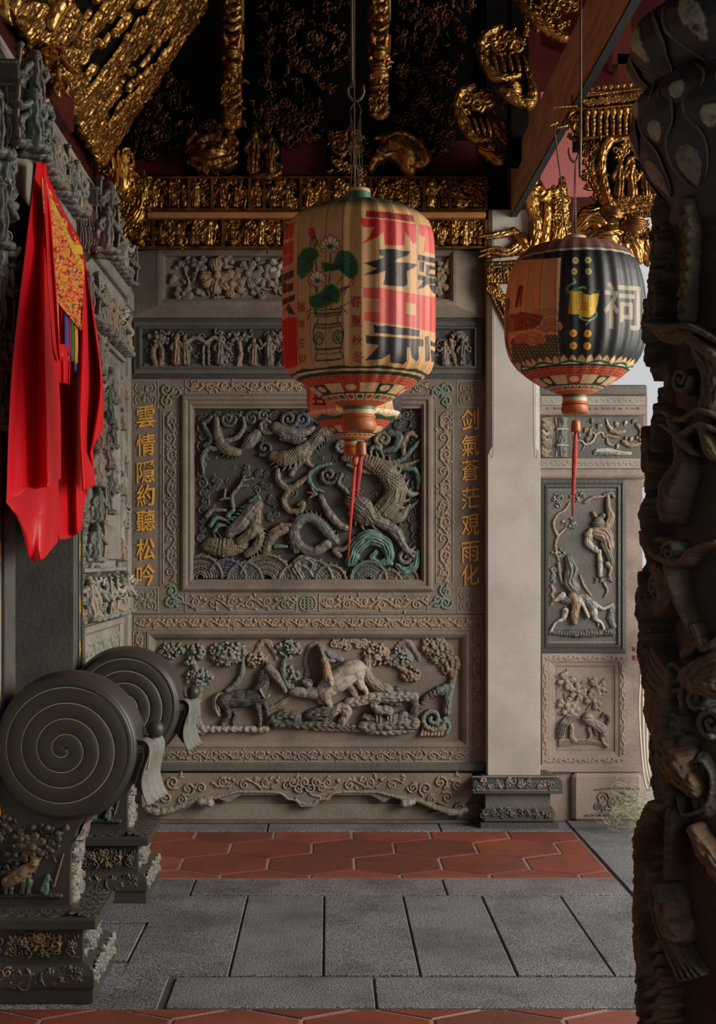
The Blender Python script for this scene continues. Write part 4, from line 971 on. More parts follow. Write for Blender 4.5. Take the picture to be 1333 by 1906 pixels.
put_figs(t, [(XL+.025+.012*(i % 2), PY0+.06+i*.096, 1.222) for i in range(12)], M['stone_light'], 1.0, 1)
lmitre('tall_frame', PY0+.30, PY1-.22, 1.50, 2.56, [(0, 0), (0, .03), (.03, .035), (.05, .02), (.14, .02), (.16, .03), (.18, .0)], M['stone_light'], t)
m = MB(); lbox(m, PY0+.30, PY1-.22, 1.50, 2.56, 0, .006); m.put('tall_ground', M['stone_light'], t)
R = RV_(113); a, b = lw(PY0+.52, 2.35), lw(PY1-.44, 1.72); clutter(R, a[0]+8, a[1], b[0]-8, b[1], 70, 7, 13, (None, GC), 1, 0); R.build('tall_carving', fl(.006), M['greenlit'], t, 1.5, noise=.4)
put_figs(t, [(XL+.02, PY0+.60+.12*(i % 2), 1.74+i*.115) for i in range(6)], M['greenlit'], .9, 2)
for y0, y1, s_ in ((PY0+.02, PY0+.28, 114), (PY1-.20, PY1-.02, 115)):
    m = MB(); lbox(m, y0, y1, 1.46, 2.58, 0, .008); m.put('colonnette_ground', M['green'], t)
    R = RV_(s_); a, b = lw(y0, 2.57), lw(y1, 1.47); clutter(R, a[0]+4, a[1], b[0]-4, b[1], 110, 7, 12, (None, GC, T2), 1, 0); R.build('colonnette_carving', fl(.008), M['greenlit'], t, 1.5, noise=.4)
    m = MB(); m.lathe([(.02+.008*(i % 2), 1.47+i*.0916) for i in range(13)], XL+.014, (y0+y1)/2, 20); m.put('colonnette', M['stone_light'], t)
    put_figs(t, [(XL+(.022 if s_ == 115 else .05), (y0+y1)/2-.03+.05*(i % 2), 1.50+i*.178) for i in range(6)], M['stone_light'], .62 if s_ == 115 else .9, s_)
m = MB(); lbox(m, PY0, PY1, 2.61, 2.845, 0, .006); m.put('upper_ground', M['green'], t)
R = RV_(116); a, b = lw(PY0, 2.84), lw(PY1, 2.62); clutter(R, a[0]+8, a[1]+4, b[0]-8, b[1]-4, 170, 7, 13, (None, None, GC), 1, 0); R.build('upper_carving', fl(.006), M['greenlit'], t, 1.5, noise=.5)
put_figs(t, [(XL+.025+.012*(i % 2), PY0+.05+i*.092, 2.63) for i in range(13)], M['stone_light'], 1.0, 4)
m = MB(); lbox(m, PY0-.05, PY1+.1, 2.845, 2.93, 0, .03, .006); lbox(m, PY0-.05, PY1+.1, 2.935, 3.0, 0, .055, .01); m.put('cornice', M['stone_light'], t)
R = RV_(117); a, b = lw(PY0, 2.93), lw(PY1, 2.85); vine(R, a[0], (a[1]+b[1])/2, b[0], (a[1]+b[1])/2, 9, 2, 40); R.build('cornice_scroll', fl(.03), M['stone_light'], t, 1.3)
# frieze above the doorway
t = thing('lintel_frieze', 'weathered stone frieze of small figures above the doorway lintel', 'stone frieze', (XL, 6.0, 3.0))
m = MB(); lbox(m, 4.2, 7.45, 3.005, 3.225, 0, .008); m.put('frieze_ground', M['green'], t)
m = MB(); lbox(m, 4.2, 7.45, 3.225, 3.265, 0, .05, .008); m.put('frieze_cap', M['stone_light'], t)
R = RV_(118); a, b = lw(4.3, 3.22), lw(7.45, 3.01); clutter(R, a[0], a[1]+6, b[0], b[1]-6, 330, 7, 13, (None, GC, T2), 1, 0); R.build('frieze_carving', fl(.008), M['greenlit'], t, 1.7, noise=.5)
put_figs(t, [(XL+.03+.014*(i % 2), 4.66+i*.108, 3.015) for i in range(26)], M['greenlit'], 1.02, 5)
# door surround
m = MB()
for y0_, y1_ in ((YB-.02, YB), (YA, YA+.02)): m.box(-1.598, XL, y0_, y1_, 0, 2.958)
m.box(-1.598, XL, YA+.021, YB-.021, 2.82, 2.958); m.structure('trim_1', M['greenlit'])
m = MB(); m.box(-1.598, -1.55, YA+.021, YB-.021, .0, 2.8); m.structure('door_1', M['black'])
m = MB(); m.box(-1.5, XL, YA+.021, YB-.021, 0, .14, .01); m.structure('trim_2', M['green'])
t = thing('doorway_surround', 'dark stone door jambs and lintel around the black doorway', 'door surround', (XL, 5.4, 0))
for y2_, y3_ in ((YB-.02, 6.07), (4.70, YA+.02)):
    m = MB(); m.box(XL+.001, XL+.018, y2_, y3_, 0, 2.815); m.put('jamb', M['greenlit'], t)
m = MB(); m.box(XL+.001, XL+.03, 4.70, 6.20, 2.82, 3.0); m.put('lintel', M['stone_light'], t)
for nm, y0, y1, lb in (('couplet_board', 6.075, 6.175, 'narrow dark stone couplet board right of the doorway'), ('couplet_board', 4.56, 4.69, 'narrow dark stone couplet board at the left edge before the doorway')):
    t = thing(nm, lb, 'couplet board', (XL, (y0+y1)/2, .9), 'couplet boards beside the doorway')
    m = MB(); lbox(m, y0, y1, .3, 2.81, 0, .012); m.put('board', M['stone_light'], t)
    for y in (y0+.008, y1-.008): m = MB(); lbox(m, y-.008, y+.008, .3, 2.81, 0, .022); m.put('edge_rib', M['green'], t)
    R = RV_(int(y0*100))
    for i in range(10):
        a, b = lw((y0+y1)/2, 2.68-i*.23); g = R.g
        for j in range(6): R.st([(a+g.uniform(-9, 9), b+g.uniform(-20, 20)), (a+g.uniform(-9, 9), b+g.uniform(-14, 14))], 1.5, .5, .8)
    R.build('gilt_brushwork', fl(.012), M['goldpaint'], t, 1.2, label='worn gilt brush strokes')
# carved strip on the near wall edge
t = thing('near_wall_carving', 'grey carved stone strip at the left picture edge before the doorway', 'stone carving', (XL, 4.6, 2.5))
m = MB(); lbox(m, 4.3, 4.56, 1.9, 3.0, 0, .01); m.put('ground', M['green'], t)
R = RV_(119); a, b = lw(4.3, 3.0), lw(4.56, 1.92); clutter(R, a[0]+4, a[1]+4, b[0]-4, b[1]-4, 110, 7, 13, (None, GC), 2, 0); R.build('carving', fl(.01), M['greenlit'], t, 1.6, noise=.5)
put_figs(t, [(XL+.04, 4.45+.06*(i % 2), 1.95+i*.15) for i in range(7)], M['greenlit'], 1.1, 6)
# lintel brackets (door pins)
for (y0, lb) in ((4.44, 'dark stone lintel bracket above the top of the red cloth, nearer the camera'), (5.96, 'dark stone lintel bracket beside the lower end of the red cloth top')):
    t = thing('lintel_bracket', lb, 'stone bracket', (XL, y0+.1, 2.97), 'stone lintel brackets')
    m = MB(); z0 = 2.86; sw = .15
    pr = [(-.02, 0), (.055, -.012), (.10, .03), (.122, .09), (.128, .16), (.115, .21), (.125, .22), (.125, .30), (-.02, .30)]
    m.loft([[(XL+a, y0+.012, z0+b) for a, b in pr], [(XL+a, y0+sw, z0+b) for a, b in pr]]); m.put('body', M['green'], t, bev=.006)
    kk = .0014
    R = Rp(120+int(y0*10)); fb = lambda U, V, H, Y0=y0, z0=z0: (XL+U*kk, Y0+.012-H*kk, z0-V*kk)
    vine(R, 12, -10, 14, -140, 10, 2.6, 36, LT)
    for c in (0, 32, 60, 84): R.st([(c, -2), (c+4, -70), (c, -150)], 2.2, 1, .9, LT if c != 32 else None)
    for x in (38, 64): R.st([(x, -130), (x+16, -130), (x+16, -88), (x, -88), (x, -130)], 2, 1, .9, BR, n=1); R.st([(x+8, -124), (x+8, -94)], 6, -2, .6, BR)
    for i in range(5): R.st([(40+i*9, -80), (44+i*9, -40), (40+i*8, -14)], 3, 0, .9, LT if i % 2 else None)
    R.st([(0, -152), (88, -152)], 4, 2, .9); R.st([(0, -205), (90, -205)], 4, 2, .9)
    R.build('side_carving', fb, M['greenlit'], t, 1.0, noise=.3)
    put_figs(t, [(XL+.155, y0+.05, 2.885), (XL+.150, y0+.13, 2.875), (XL+.155, y0+.09, 3.03)], M['greenlit'], .95, int(y0*10))
# ================================================================ DRUM STONES
def drum_stone(label):
    t = thing('drum_stone', label, 'drum stone', (-.95, 4.75, 0), 'pair of drum stones beside the doorway')
    c = Vector((-.911, 0, .844)); y0, y1 = 4.63, 4.87
    prof = [(.2, y0+.004), (.236, y0), (.2445, y0+.006), (.252, y0+.035), (.260, y0+.08), (.262, y0+.12), (.260, y1-.08), (.252, y1-.035), (.2445, y1), (.2, y1)]
    n = 96; m = MB()
    m.loft([[(c.x+r*math.cos(2*PI*k/n), y, c.z+r*math.sin(2*PI*k/n)) for k in range(n)] for r, y in prof], True, True); dr = m.put('drum', M['drum'], t)
    # spiral face: each coil a low roll
    nr, na = 110, 220; r = np.linspace(.001, .2365, nr); a = np.linspace(0, 2*PI, na, endpoint=False)
    A, Rr = np.meshgrid(a, r); pitch = .0535
    ph = (Rr-.012)/pitch-(1-A/(2*PI)); fr = ph-np.floor(ph)
    H = .0065*np.sqrt(np.maximum(0, 1-(2*fr-1)**2))
    H = np.where(Rr > .222, .0065*np.sqrt(np.maximum(0, 1-((Rr-.222)/.015)**2)), H)+.014*(1-(Rr/.24)**2)
    me = gridmesh('spiral_face', c.x+Rr*np.cos(A), y0-.001-H, c.z+Rr*np.sin(A), np.zeros((nr, na, 4)), None, True)
    put('spiral_face', me, M['drum'], dr)
    pts = []
    for i in range(4*40):
        th = 2*PI*i/40; rr = .012+pitch*i/40
        if rr > .228: break
        an = -th; hh = .014*(1-(rr/.24)**2)
        pts.append((c.x+rr*math.cos(an), y0-.002-hh, c.z+rr*math.sin(an)))
    m = MB(); m.tube(pts, .0020, 6, 1); m.put('spiral_line', flat('pale_spiral_line', (.22, .165, .10)) if 'spl' not in M else M['spl'], dr, 'thin pale spiral line')
    # block carrying the drum
    m = MB(); x1 = -.893; Z0 = .292
    pr = [(-1.14, Z0), (x1, Z0), (x1, Z0+.12), (x1+.004, Z0+.20), (x1+.022, Z0+.27), (x1+.06, Z0+.335), (x1+.11, Z0+.38), (x1+.10, Z0+.45), (-1.14, Z0+.5)]
    m.loft([[(a, 4.645, b) for a, b in pr], [(a, 4.855, b) for a, b in pr]]); m.put('block', M['drum'], t, bev=.004)
    kk = 4.645/F; R = Rp(141)
    sc = (None, None, (.13, .09, .05, .6), (.085, .08, .085, .6))
    for u, v, r_ in ((30, 1590, 16), (42, 1560, 14), (62, 1575, 20), (88, 1575, 12), (20, 1625, 14), (100, 1555, 12), (8, 1535, 14), (-20, 1560, 20), (-40, 1600, 22)): flower(R, u, v, r_, 7, R.g.choice(sc), 5)
    for u, v in ((62, 1540), (110, 1550), (90, 1540), (125, 1540), (50, 1600)): R.st([(u, v)], 6, 8, .9, R.g.choice(sc))
    R.st([(40, 1660), (60, 1620), (80, 1590), (115, 1550), (125, 1535)], [4, 3.5, 3, 2], 2, .9, OC); R.st([(100, 1650), (112, 1610), (118, 1590)], [2.4, 2, 1.6], 2, .9, OC)
    R.st([(15, 1640), (40, 1625), (62, 1610)], [10, 14, 9], 6, .9, OC); R.st([(65, 1605)], 9, 10, .9, BR)
    for x in (14, 24, 46, 56): R.st([(x, 1640), (x-2, 1660)], [6, 4], 6, .9, T2)
    for i in range(40): leaf(R, R.g.uniform(-60, 118), R.g.uniform(1530, 1655), R.g.uniform(0, 6), R.g.uniform(8, 16), 3, R.g.choice(sc+(T2,)), 2)
    R.st([(85, 1660), (90, 1630), (80, 1655)], [6, 4, 6], 4, .9, T); R.st([(-60, 1668), (60, 1666), (112, 1668)], 5, 1, .9)
    R.build('front_carving', fp(4.645), M['pedestal'], t, .9, noise=.3)
    R = Rp(142); kq = .0018; fs = lambda U, V, H: (x1+H*kq, 4.645+U*kq, Z0-V*kq)
    R.st([(20, 0), (60, -40), (90, -80), (60, -120), (50, -150)], 4, 2, .9, LT); clutter(R, 12, -150, 106, -6, 60, 7, 14, (None, LT, GC), 3, .1)
    R.build('side_carving', fs, M['greenlit'], t, 1.2)
    R = Rp(143)   # vine on the flare
    fv = lambda U, V, H: (x1+.004+H*kq+.115*np.clip((-V-70)/145, 0, 1)**2.2, 4.645+U*kq, Z0-V*kq)
    clutter(R, 8, -215, 106, -80, 46, 8, 15, (LT, OC, None, GC), 2, 0); R.build('flare_carving', fv, M['greenlit'], t, 1.3)
    # slab with sloping lotus top
    m = MB(); m.loft([[(-1.14, 4.53, .248), (-.786, 4.53, .248), (-.786, 4.93, .248), (-1.14, 4.93, .248)], [(-1.14, 4.53, .282), (-.786, 4.53, .282), (-.786, 4.93, .282), (-1.14, 4.93, .282)], [(-1.14, 4.63, .30), (-.885, 4.63, .30), (-.885, 4.87, .30), (-1.14, 4.87, .30)]])
    m.put('slab', M['drum'], t, bev=.003)
    R = Rp(144); ft = lambda U, V, H: (-1.1+U*kq, 4.535+V*kq, .283+H*kq*.6+np.where(U < 120, np.clip(V/52., 0, 1)*.016, np.clip((174-U)/52., 0, 1)*.016))
    for i in range(12): spiral(R, -10+i*16, 18+(i % 2)*14, 12, 1.5, 3.4, 1 if i % 2 else -1, i)
    for i in range(10): spiral(R, 140+(i % 2)*16, 40+i*18, 13, 1.5, 3.4, 1 if i % 2 else -1, i)
    R.build('slab_carving', ft, M['pedestal'], t, 1.2)
    m = MB(); m.box(-1.14, -.834, 4.56, 4.91, .125, .25); m.put('waist', M['drum'], t, bev=.003)
    kw = 4.56/F; R = Rp(145)
    R.st([(2, 1734), (148, 1734)], 1.5); R.st([(2, 1782), (148, 1782)], 1.5); R.st([(121, 1736), (121, 1782)], 1.5); R.st([(8, 1736), (8, 1782)], 1.5)
    clutter(R, 14, 1742, 116, 1776, 40, 6, 12, (BR, OC, None), 2, .1); clutter(R, 126, 1744, 146, 1776, 10, 5, 9, (BR, None), 2, 0); clutter(R, -40, 1742, 2, 1776, 14, 6, 12, (BR, OC, None), 2, .1)
    R.build('waist_carving', fp(4.56), M['pedestal'], t, .9, noise=.3)
    R = Rp(146); fw = lambda U, V, H: (-.834+H*kq, 4.56+U*kq, .125-V*kq); clutter(R, 14, -64, 180, -6, 44, 7, 13, (None, GC), 2, .1); R.build('waist_side_carving', fw, M['greenlit'], t, 1.2)
    m = MB(); X1 = -.797
    pr = [(4.535, .045), (4.528, .06), (4.53, .10), (4.545, .122), (4.57, .132)]
    bp = lambda e: [(-1.14, 0), (X1, 0)]
    rings = []
    for e, z in ((0, 0), (0, .045), (-.006, .055), (-.004, .095), (.012, .12), (.04, .132)):
        rings.append([(-1.14, 4.53+e, z), (X1-e, 4.53+e, z), (X1-e, 4.99-e, z), (-1.14, 4.99-e, z)])
    m.loft(rings, True, False); m.put('base', M['drum'], t)
    kb = 4.53/F; R = Rp(147)
    R.st([(-60, 1842), (172, 1842)], 1.6); clutter(R, -60, 1806, 168, 1836, 80, 6, 12, (BR, OC, None, None), 1, 0)
    R.build('base_carving', fp(4.536), M['pedestal'], t, .9, noise=.3)
    R = Rp(148); fx = lambda U, V, H: (X1+.004+H*kq, 4.53+U*kq, .05-V*kq); clutter(R, 8, -36, 246, -4, 90, 5, 10, (None, GC), 0, 0); R.build('base_side_carving', fx, M['greenlit'], t, 1.2)
    # volute ear with draped cloth and ball
    e = thing_part = MB()
    k = 4.70/F
    def ex(u, v, y): return Vector(((u-CX)*k, y, EYE-(v-CY)*k))
    # volute plate in px around (265,1420)
    vp = [(246, 1398), (250, 1382), (260, 1376), (272, 1378), (280, 1388), (282, 1402), (278, 1420), (272, 1440), (270, 1462), (278, 1482), (266, 1476), (254, 1460), (246, 1440), (242, 1418)]
    rings = [[ex(u, v, y) for u, v in vp] for y in (4.66, 4.84)]
    m = MB(); m.loft(rings); vo = m.put('scroll_bracket', M['pedestal'], t, bev=.003)
    m = MB(); sp = []
    for i in range(26):
        a = -.3+i*.42; r_ = 8.5*(1-i/30); sp.append(ex(262+r_*math.cos(a), 1392-r_*math.sin(a), 4.658))
    m.tube([ex(254, 1462, 4.658), ex(262, 1432, 4.658), ex(271, 1408, 4.658)]+sp[::-1][:0]+sp, .0028, 6, 2)
    m.tube([ex(247, 1398, 4.658), ex(251, 1381, 4.658), ex(262, 1374, 4.658), ex(276, 1380, 4.658), ex(283, 1398, 4.658), ex(277, 1430, 4.658)], .003, 6, 4); m.put('volute_line', M['stone_light'], vo)
    # drape: fluted strip
    path = [(262, 1372), (276, 1372), (288, 1384), (290, 1402), (284, 1424), (280, 1448), (284, 1470), (294, 1490)]
    P, _ = crv([Vector(p) for p in path], [1]*len(path), 6)
    nu, nv = len(P), 40; X = np.zeros((nu, nv)); Y = X.copy(); Zz = X.copy()
    for i in range(nu):
        tg = (P[min(i+1, nu-1)]-P[max(0, i-1)]).normalized(); nn = Vector((-tg.y, tg.x))*-1
        f = i/(nu-1); wd = .20+.05*f
        for j in range(nv):
            s_ = j/(nv-1); fl_ = 5.5*abs(math.sin(s_*PI*4+f*1.2))**.7*(.35+.65*f)
            p = P[i]+nn*(-fl_); pt = ex(p.x+(s_-.35)*20*(.4+.6*f), p.y-(4*math.sin(s_*25) if i == nu-1 else 0), 4.75+(s_-.5)*wd)
            X[i, j], Y[i, j], Zz[i, j] = pt
    me = gridmesh('drape', X, Y, Zz, np.zeros((nu, nv, 4)))
    o = put('drape', me, M['drape'], vo, 'pale fluted stone drape'); md = o.modifiers.new('s', 'SOLIDIFY'); md.thickness = .006
    m = MB(); m.ball(ex(287, 1360, 4.74), .030, 20, (1, 1, 1.05)); m.put('ball', M['drum'], vo)
    return t
M['spl'] = flat('pale_spiral_line', (.52, .40, .25))
d1 = drum_stone('large dark drum stone with pale spiral, nearest the camera')
d2 = copy_tree(d1); d2.location.y += 1.32; d2['label'] = 'dark drum stone standing partly behind the nearer one, against the left wall'

# ================================================================ RED CLOTH hung over the lintel
def sheet(cols, nr=70, nc=90, smooth=True):
    """cols: list of polylines in photograph pixels [(u,v)...] -> arrays of u,v"""
    cs = []
    for c in cols:
        P = [Vector(p) for p in c]
        if len(P) > 2: P, _ = crv(P, [1]*len(P), 8)
        L = np.concatenate([[0], np.cumsum([(P[i+1]-P[i]).length for i in range(len(P)-1)])]); tt = np.linspace(0, L[-1], nr)
        cs.append(np.stack([np.interp(tt, L, [p[0] for p in P]), np.interp(tt, L, [p[1] for p in P])], -1))
    cs = np.array(cs); s = np.linspace(0, len(cols)-1, nc); out = np.zeros((nr, nc, 2))
    for k in range(2):
        for i in range(nr): out[i, :, k] = np.interp(s, range(len(cols)), cs[:, i, k])
    return out[..., 0], out[..., 1]
def cloth(name, cols, off, par, mt, folds=(), nr=80, nc=100, col=None, thick=.003, label=None):
    U, V = sheet(cols, nr, nc); Tt, Ss = np.meshgrid(np.linspace(0, 1, nr), np.linspace(0, 1, nc), indexing='ij')
    o = off(Ss, Tt) if callable(off) else off+0*Ss
    for f, a, ph, sl in folds: o = o+a*np.sin(2*PI*(f*Ss+ph+sl*Tt))*np.clip(Tt*2.2, 0.08, 1)
    X = XL+o; dd = X*F/(U-CX)
    me = gridmesh(name, X, dd, EYE-(V-CY)*dd/F, col(U, V) if col else None)
    ob = put(name, me, mt, par, label); md = ob.modifiers.new('s', 'SOLIDIFY'); md.thickness = thick; return ob
t = thing('red_cloth', 'bright red satin cloth with embroidered panel draped over the doorway lintel', 'cloth', (XL+.06, 5.5, 3.0))
cloth('back_drape', [[(72, 300), (60, 480), (40, 700), (40, 940)], [(90, 330), (85, 540), (80, 720), (100, 1006)], [(118, 390), (115, 560), (118, 760), (128, 1003)], [(140, 430), (146, 620), (150, 800), (152, 988)], [(154, 452), (160, 600), (168, 760), (166, 872)]],
      .05, t, M['cloth'], [(3, .022, .1, .1), (6, .004, .3, -.2)])
cloth('right_drape', [[(150, 450), (150, 620), (146, 780), (153, 915)], [(156, 470), (164, 640), (164, 800), (178, 902)], [(157, 480), (176, 620), (186, 720), (167, 842)], [(158, 490), (180, 610), (193, 730), (192, 800)]],
      lambda s, q_: .10+.05*q_, t, M['cloth'], [(1.5, .03, .0, .1)])
cloth('left_drape', [[(69, 300), (50, 450), (28, 640), (18, 780), (13, 938)], [(74, 301), (66, 450), (55, 640), (48, 800), (50, 912)], [(80, 303), (80, 450), (80, 620), (86, 780), (92, 905)], [(84, 304), (92, 450), (100, 600), (112, 740), (114, 890)]],
      lambda s, q_: .10+.10*q_+.05*np.sin(PI*s)*q_, t, M['cloth'], [(1.1, .035, .35, .1), (2.3, .010, .5, .15)])
cloth('left_tail', [[(13, 935), (30, 958), (46, 972)], [(40, 905), (46, 960), (50, 1022), (60, 1047)], [(72, 880), (84, 930), (88, 985), (82, 1040)], [(108, 860), (108, 900), (109, 950), (108, 1008)]],
      lambda s, q_: .17-.02*q_, t, M['cloth'], [(1.5, .02, .1, .2)])
cloth('front_flap', [[(84, 304), (94, 400), (104, 520), (112, 660), (116, 668)], [(79, 304), (84, 420), (90, 540), (98, 640), (106, 672)]],
      lambda s, q_: .15+.02*q_, t, M['cloth'], [(.8, .01, .3, .1)], nc=30)
cloth('inner_flap', [[(103, 640), (104, 690), (106, 712)], [(116, 640), (117, 690), (117, 712)], [(130, 640), (129, 700), (128, 716)]], .13, t, M['cloth'], [(2, .006, 0, 0)], nr=20, nc=30)
def hash2(U, V, s, k): return vnoise(U/s, V/s, k)
def embroidery(U, V):
    g1, g2, g3 = hash2(U, V, 4.0, 3), hash2(U, V, 2.2, 5), hash2(U, V, 6.5, 9)
    C = np.zeros(U.shape+(4,)); C[:] = (*lin(205, 30, 20), 1)
    C[g1 > .05] = (*lin(222, 110, 20), 1); C[g2 > .12] = (*lin(232, 165, 40), 1); C[(g3 > .45) & (g2 < .1)] = (*lin(225, 60, 30), 1); C[(g1 < -.55)] = (*lin(150, 8, 14), 1)
    C[(g2 < -.72)] = (*lin(215, 205, 175), 1); C[(g3 < -.72) & (g1 > 0)] = (*lin(60, 90, 110), 1)
    top = 329+(U-78)*1.8
    band = (V-(378+(U-97)*2.1)); C[(V < 378+(U-97)*2.1-8) & (g1 < .35)] = (*lin(165, 8, 16), 1)
    yl = (np.abs(band) < 9) & (U > 96); C[yl] = (*lin(226, 180, 60), 1); C[yl & (g2 < -.2)] = (*lin(190, 130, 30), 1)
    sq = (U < 97) & (V < 362); C[sq] = (*lin(228, 165, 60), 1); C[(V > 455) & (V < 473) & (U > 138)] = (*lin(230, 180, 50), 1)
    return C
cloth('embroidered_panel', [[(77, 327), (80, 380), (88, 440), (97, 510), (103, 556)], [(92, 352), (98, 420), (108, 500), (117, 574)], [(115, 392), (122, 460), (130, 530), (134, 595)], [(138, 435), (144, 500), (148, 560), (151, 615)], [(154, 462), (157, 510), (155, 560), (151, 613)]],
      .135, t, M['embro'], [(3, .004, 0, .1)], 220, 160, embroidery, label='gold and orange embroidered panel')
for i, (u, v0, v1, rgb, n_) in enumerate(((105, 556, 618, (236, 160, 40), 'orange'), (99, 520, 560, (60, 70, 120), 'slate blue'), (122, 582, 650, (70, 100, 190), 'blue'), (128, 590, 664, (190, 20, 110), 'magenta'), (133, 596, 673, (20, 140, 60), 'green'), (141, 606, 678, (240, 190, 40), 'yellow'), (140, 672, 692, (60, 60, 140), 'blue'))):
    m = MB()
    for j in range(5):
        dd = -(XL+.125)*F/(CX-u+2.4-j*1.2)*-1
        X_ = XL+.125+.004*(j % 2); uu = u-2.4+j*1.2; dd = X_*F/(uu-CX)
        m.tube([PX(uu, v0, dd), PX(uu+.8, (v0+v1)/2, dd), PX(uu+1.2, v1-j % 2*2, dd)], .0024, 5, 3)
    m.put('tassel', flat('silk_'+n_.replace(' ', '_')+str(i), lin(*rgb), .5), t, n_+' silk tassel')

# ================================================================ rope and net outside the wing wall
t = thing('rope_bundle', 'pale ropes hanging in loops beside the end of the wing wall', 'rope', (1.80, 7.55, 0))
for i in range(5):
    m = MB(); u = 1192+i*5; m.tube([PX(u, 1180, 7.5+i*.03), PX(u+2, 1230, 7.5), PX(u-2+i*2, 1320, 7.48), PX(u+4, 1420, 7.46), PX(u+14+i*3, 1470, 7.44), PX(u+28, 1440, 7.44), PX(u+30, 1380, 7.5)], .006, 6, 5); m.put('rope', M['rope'], t)
for a_, b_ in ((1206, 1213), (1222, 1230)): m = MB(); m.bpx(1182, a_, 1212, b_, 7.52, 7.6); m.put('cleat', M['strip'], t)
R = Rp(151); g = R.g; m = MB(); c = PX(1180, 1530, 7.35)
for i in range(120):
    a = g.uniform(0, 6.28); r_ = g.uniform(.02, .16); h = .20*(1-r_/.2)+.01
    p = c+Vector((r_*math.cos(a), r_*math.sin(a)*.6, h*g.uniform(.3, 1))); pts = [p]
    for j in range(4):
        p = p+Vector((g.uniform(-.06, .06), g.uniform(-.03, .03), g.uniform(-.05, .04))); p.z = max(.004, p.z); pts.append(p.copy())
    m.tube(pts, .0013, 4, 3)
o = m.put('fishing_net', M['net'], None, origin=(c.x, c.y, 0)); tag(o, 'crumpled pale green nylon net heaped at the foot of the wing wall', 'net')
# ================================================================ PAINTED LANTERNS
class Paint:
    def __init__(s, U, V, C): s.U = U.ravel(); s.V = V.ravel(); s.C = C; s.k = 1.0; s.o = (0, 0); s.mask = None
    def frame(s, o, sc): s.o = o; s.k = 1.0/sc; return s
    def cv(s, pts): return [(s.o[0]+x*s.k, s.o[1]+y*s.k) for x, y in pts]
    def _sel(s, P, pad=0):
        xs_ = [p[0] for p in P]; ys_ = [p[1] for p in P]
        m_ = (s.U > min(xs_)-pad) & (s.U < max(xs_)+pad) & (s.V > min(ys_)-pad) & (s.V < max(ys_)+pad)
        if s.mask is not None: m_ &= s.mask
        return np.nonzero(m_)[0]
    def setc(s, ix, col, al=1.0): s.C.reshape(-1, 4)[ix, :3] = s.C.reshape(-1, 4)[ix, :3]*(1-al)+np.array(col)*al
    def poly(s, pts, col, al=1.0, smooth=False):
        P = s.cv(pts)
        if smooth:
            Q = [Vector(p) for p in P]; Q2, _ = crv([Q[-1]]+Q+[Q[0]], [1]*(len(Q)+2), 5); P = [tuple(p) for p in Q2[5:]]
        ix = s._sel(P); x, y = s.U[ix], s.V[ix]; ins = np.zeros(len(ix), bool)
        for i in range(len(P)):
            (x0, y0), (x1, y1) = P[i-1], P[i]
            if y0 == y1: continue
            c = ((y0 > y) != (y1 > y)) & (x < (x1-x0)*(y-y0)/(y1-y0)+x0); ins ^= c
        s.setc(ix[ins], col, al); return s
    def line(s, pts, w_, col, al=1.0, sub=5):
        P = [Vector(p) for p in s.cv(pts)]
        if len(P) > 2: P, _ = crv(P, [1]*len(P), sub)
        w_ = w_*s.k*.5
        for a, b in zip(P[:-1], P[1:]):
            ix = s._sel([a, b], w_+.1); dx, dy = b-a; q_ = dx*dx+dy*dy+1e-9
            t_ = np.clip(((s.U[ix]-a[0])*dx+(s.V[ix]-a[1])*dy)/q_, 0, 1)
            d2 = (s.U[ix]-a[0]-t_*dx)**2+(s.V[ix]-a[1]-t_*dy)**2; s.setc(ix[d2 < w_*w_], col, al)
        return s
    def disc(s, x, y, r, col, al=1.0, ry=None):
        (cx_, cy_), = s.cv([(x, y)]); rx = r*s.k; ry = (ry or r)*s.k
        ix = s._sel([(cx_-rx, cy_-ry), (cx_+rx, cy_+ry)]); s.setc(ix[((s.U[ix]-cx_)/rx)**2+((s.V[ix]-cy_)/ry)**2 < 1], col, al); return s
    def text(s, ch, x, y, w_, h, col, slant=0.0, bold=.0):
        V_, Tt = glyph(ch); (cx_, cy_), = s.cv([(x, y)]); P = np.stack([cx_+V_[:, 0]*w_*s.k, cy_-V_[:, 1]*h*s.k-V_[:, 0]*slant*s.k], -1)
        hit = []
        for ox, oy in (((0, 0),) if not bold else ((0, 0), (bold, 0), (-bold, 0), (0, bold), (0, -bold))):
            ix = s._sel([P.min(0)+(ox, oy), P.max(0)+(ox, oy)]); x_, y_ = s.U[ix]-ox, s.V[ix]-oy; ins = np.zeros(len(ix), bool)
            for a, b, c in Tt:
                (ax, ay), (bx, by), (gx, gy) = P[a], P[b], P[c]
                d1 = (x_-bx)*(ay-by)-(ax-bx)*(y_-by); d2 = (x_-gx)*(by-gy)-(bx-gx)*(y_-gy); d3 = (x_-ax)*(gy-ay)-(gx-ax)*(y_-ay)
                ins |= ~(((d1 < 0) | (d2 < 0) | (d3 < 0)) & ((d1 > 0) | (d2 > 0) | (d3 > 0)))
            hit.append(ix[ins])
        s.setc(np.concatenate(hit), col); return s
TAN = lin(202, 158, 106); CRM = lin(222, 190, 140); RED = lin(196, 34, 34); RED2 = lin(205, 78, 70); INK = lin(38, 34, 34); GRN = lin(20, 96, 50); DGR = lin(12, 50, 34); ORG = lin(206, 92, 46); WHT = lin(232, 220, 195); NVY = lin(24, 30, 34); YEL = lin(226, 190, 60); PNK = lin(196, 120, 104)
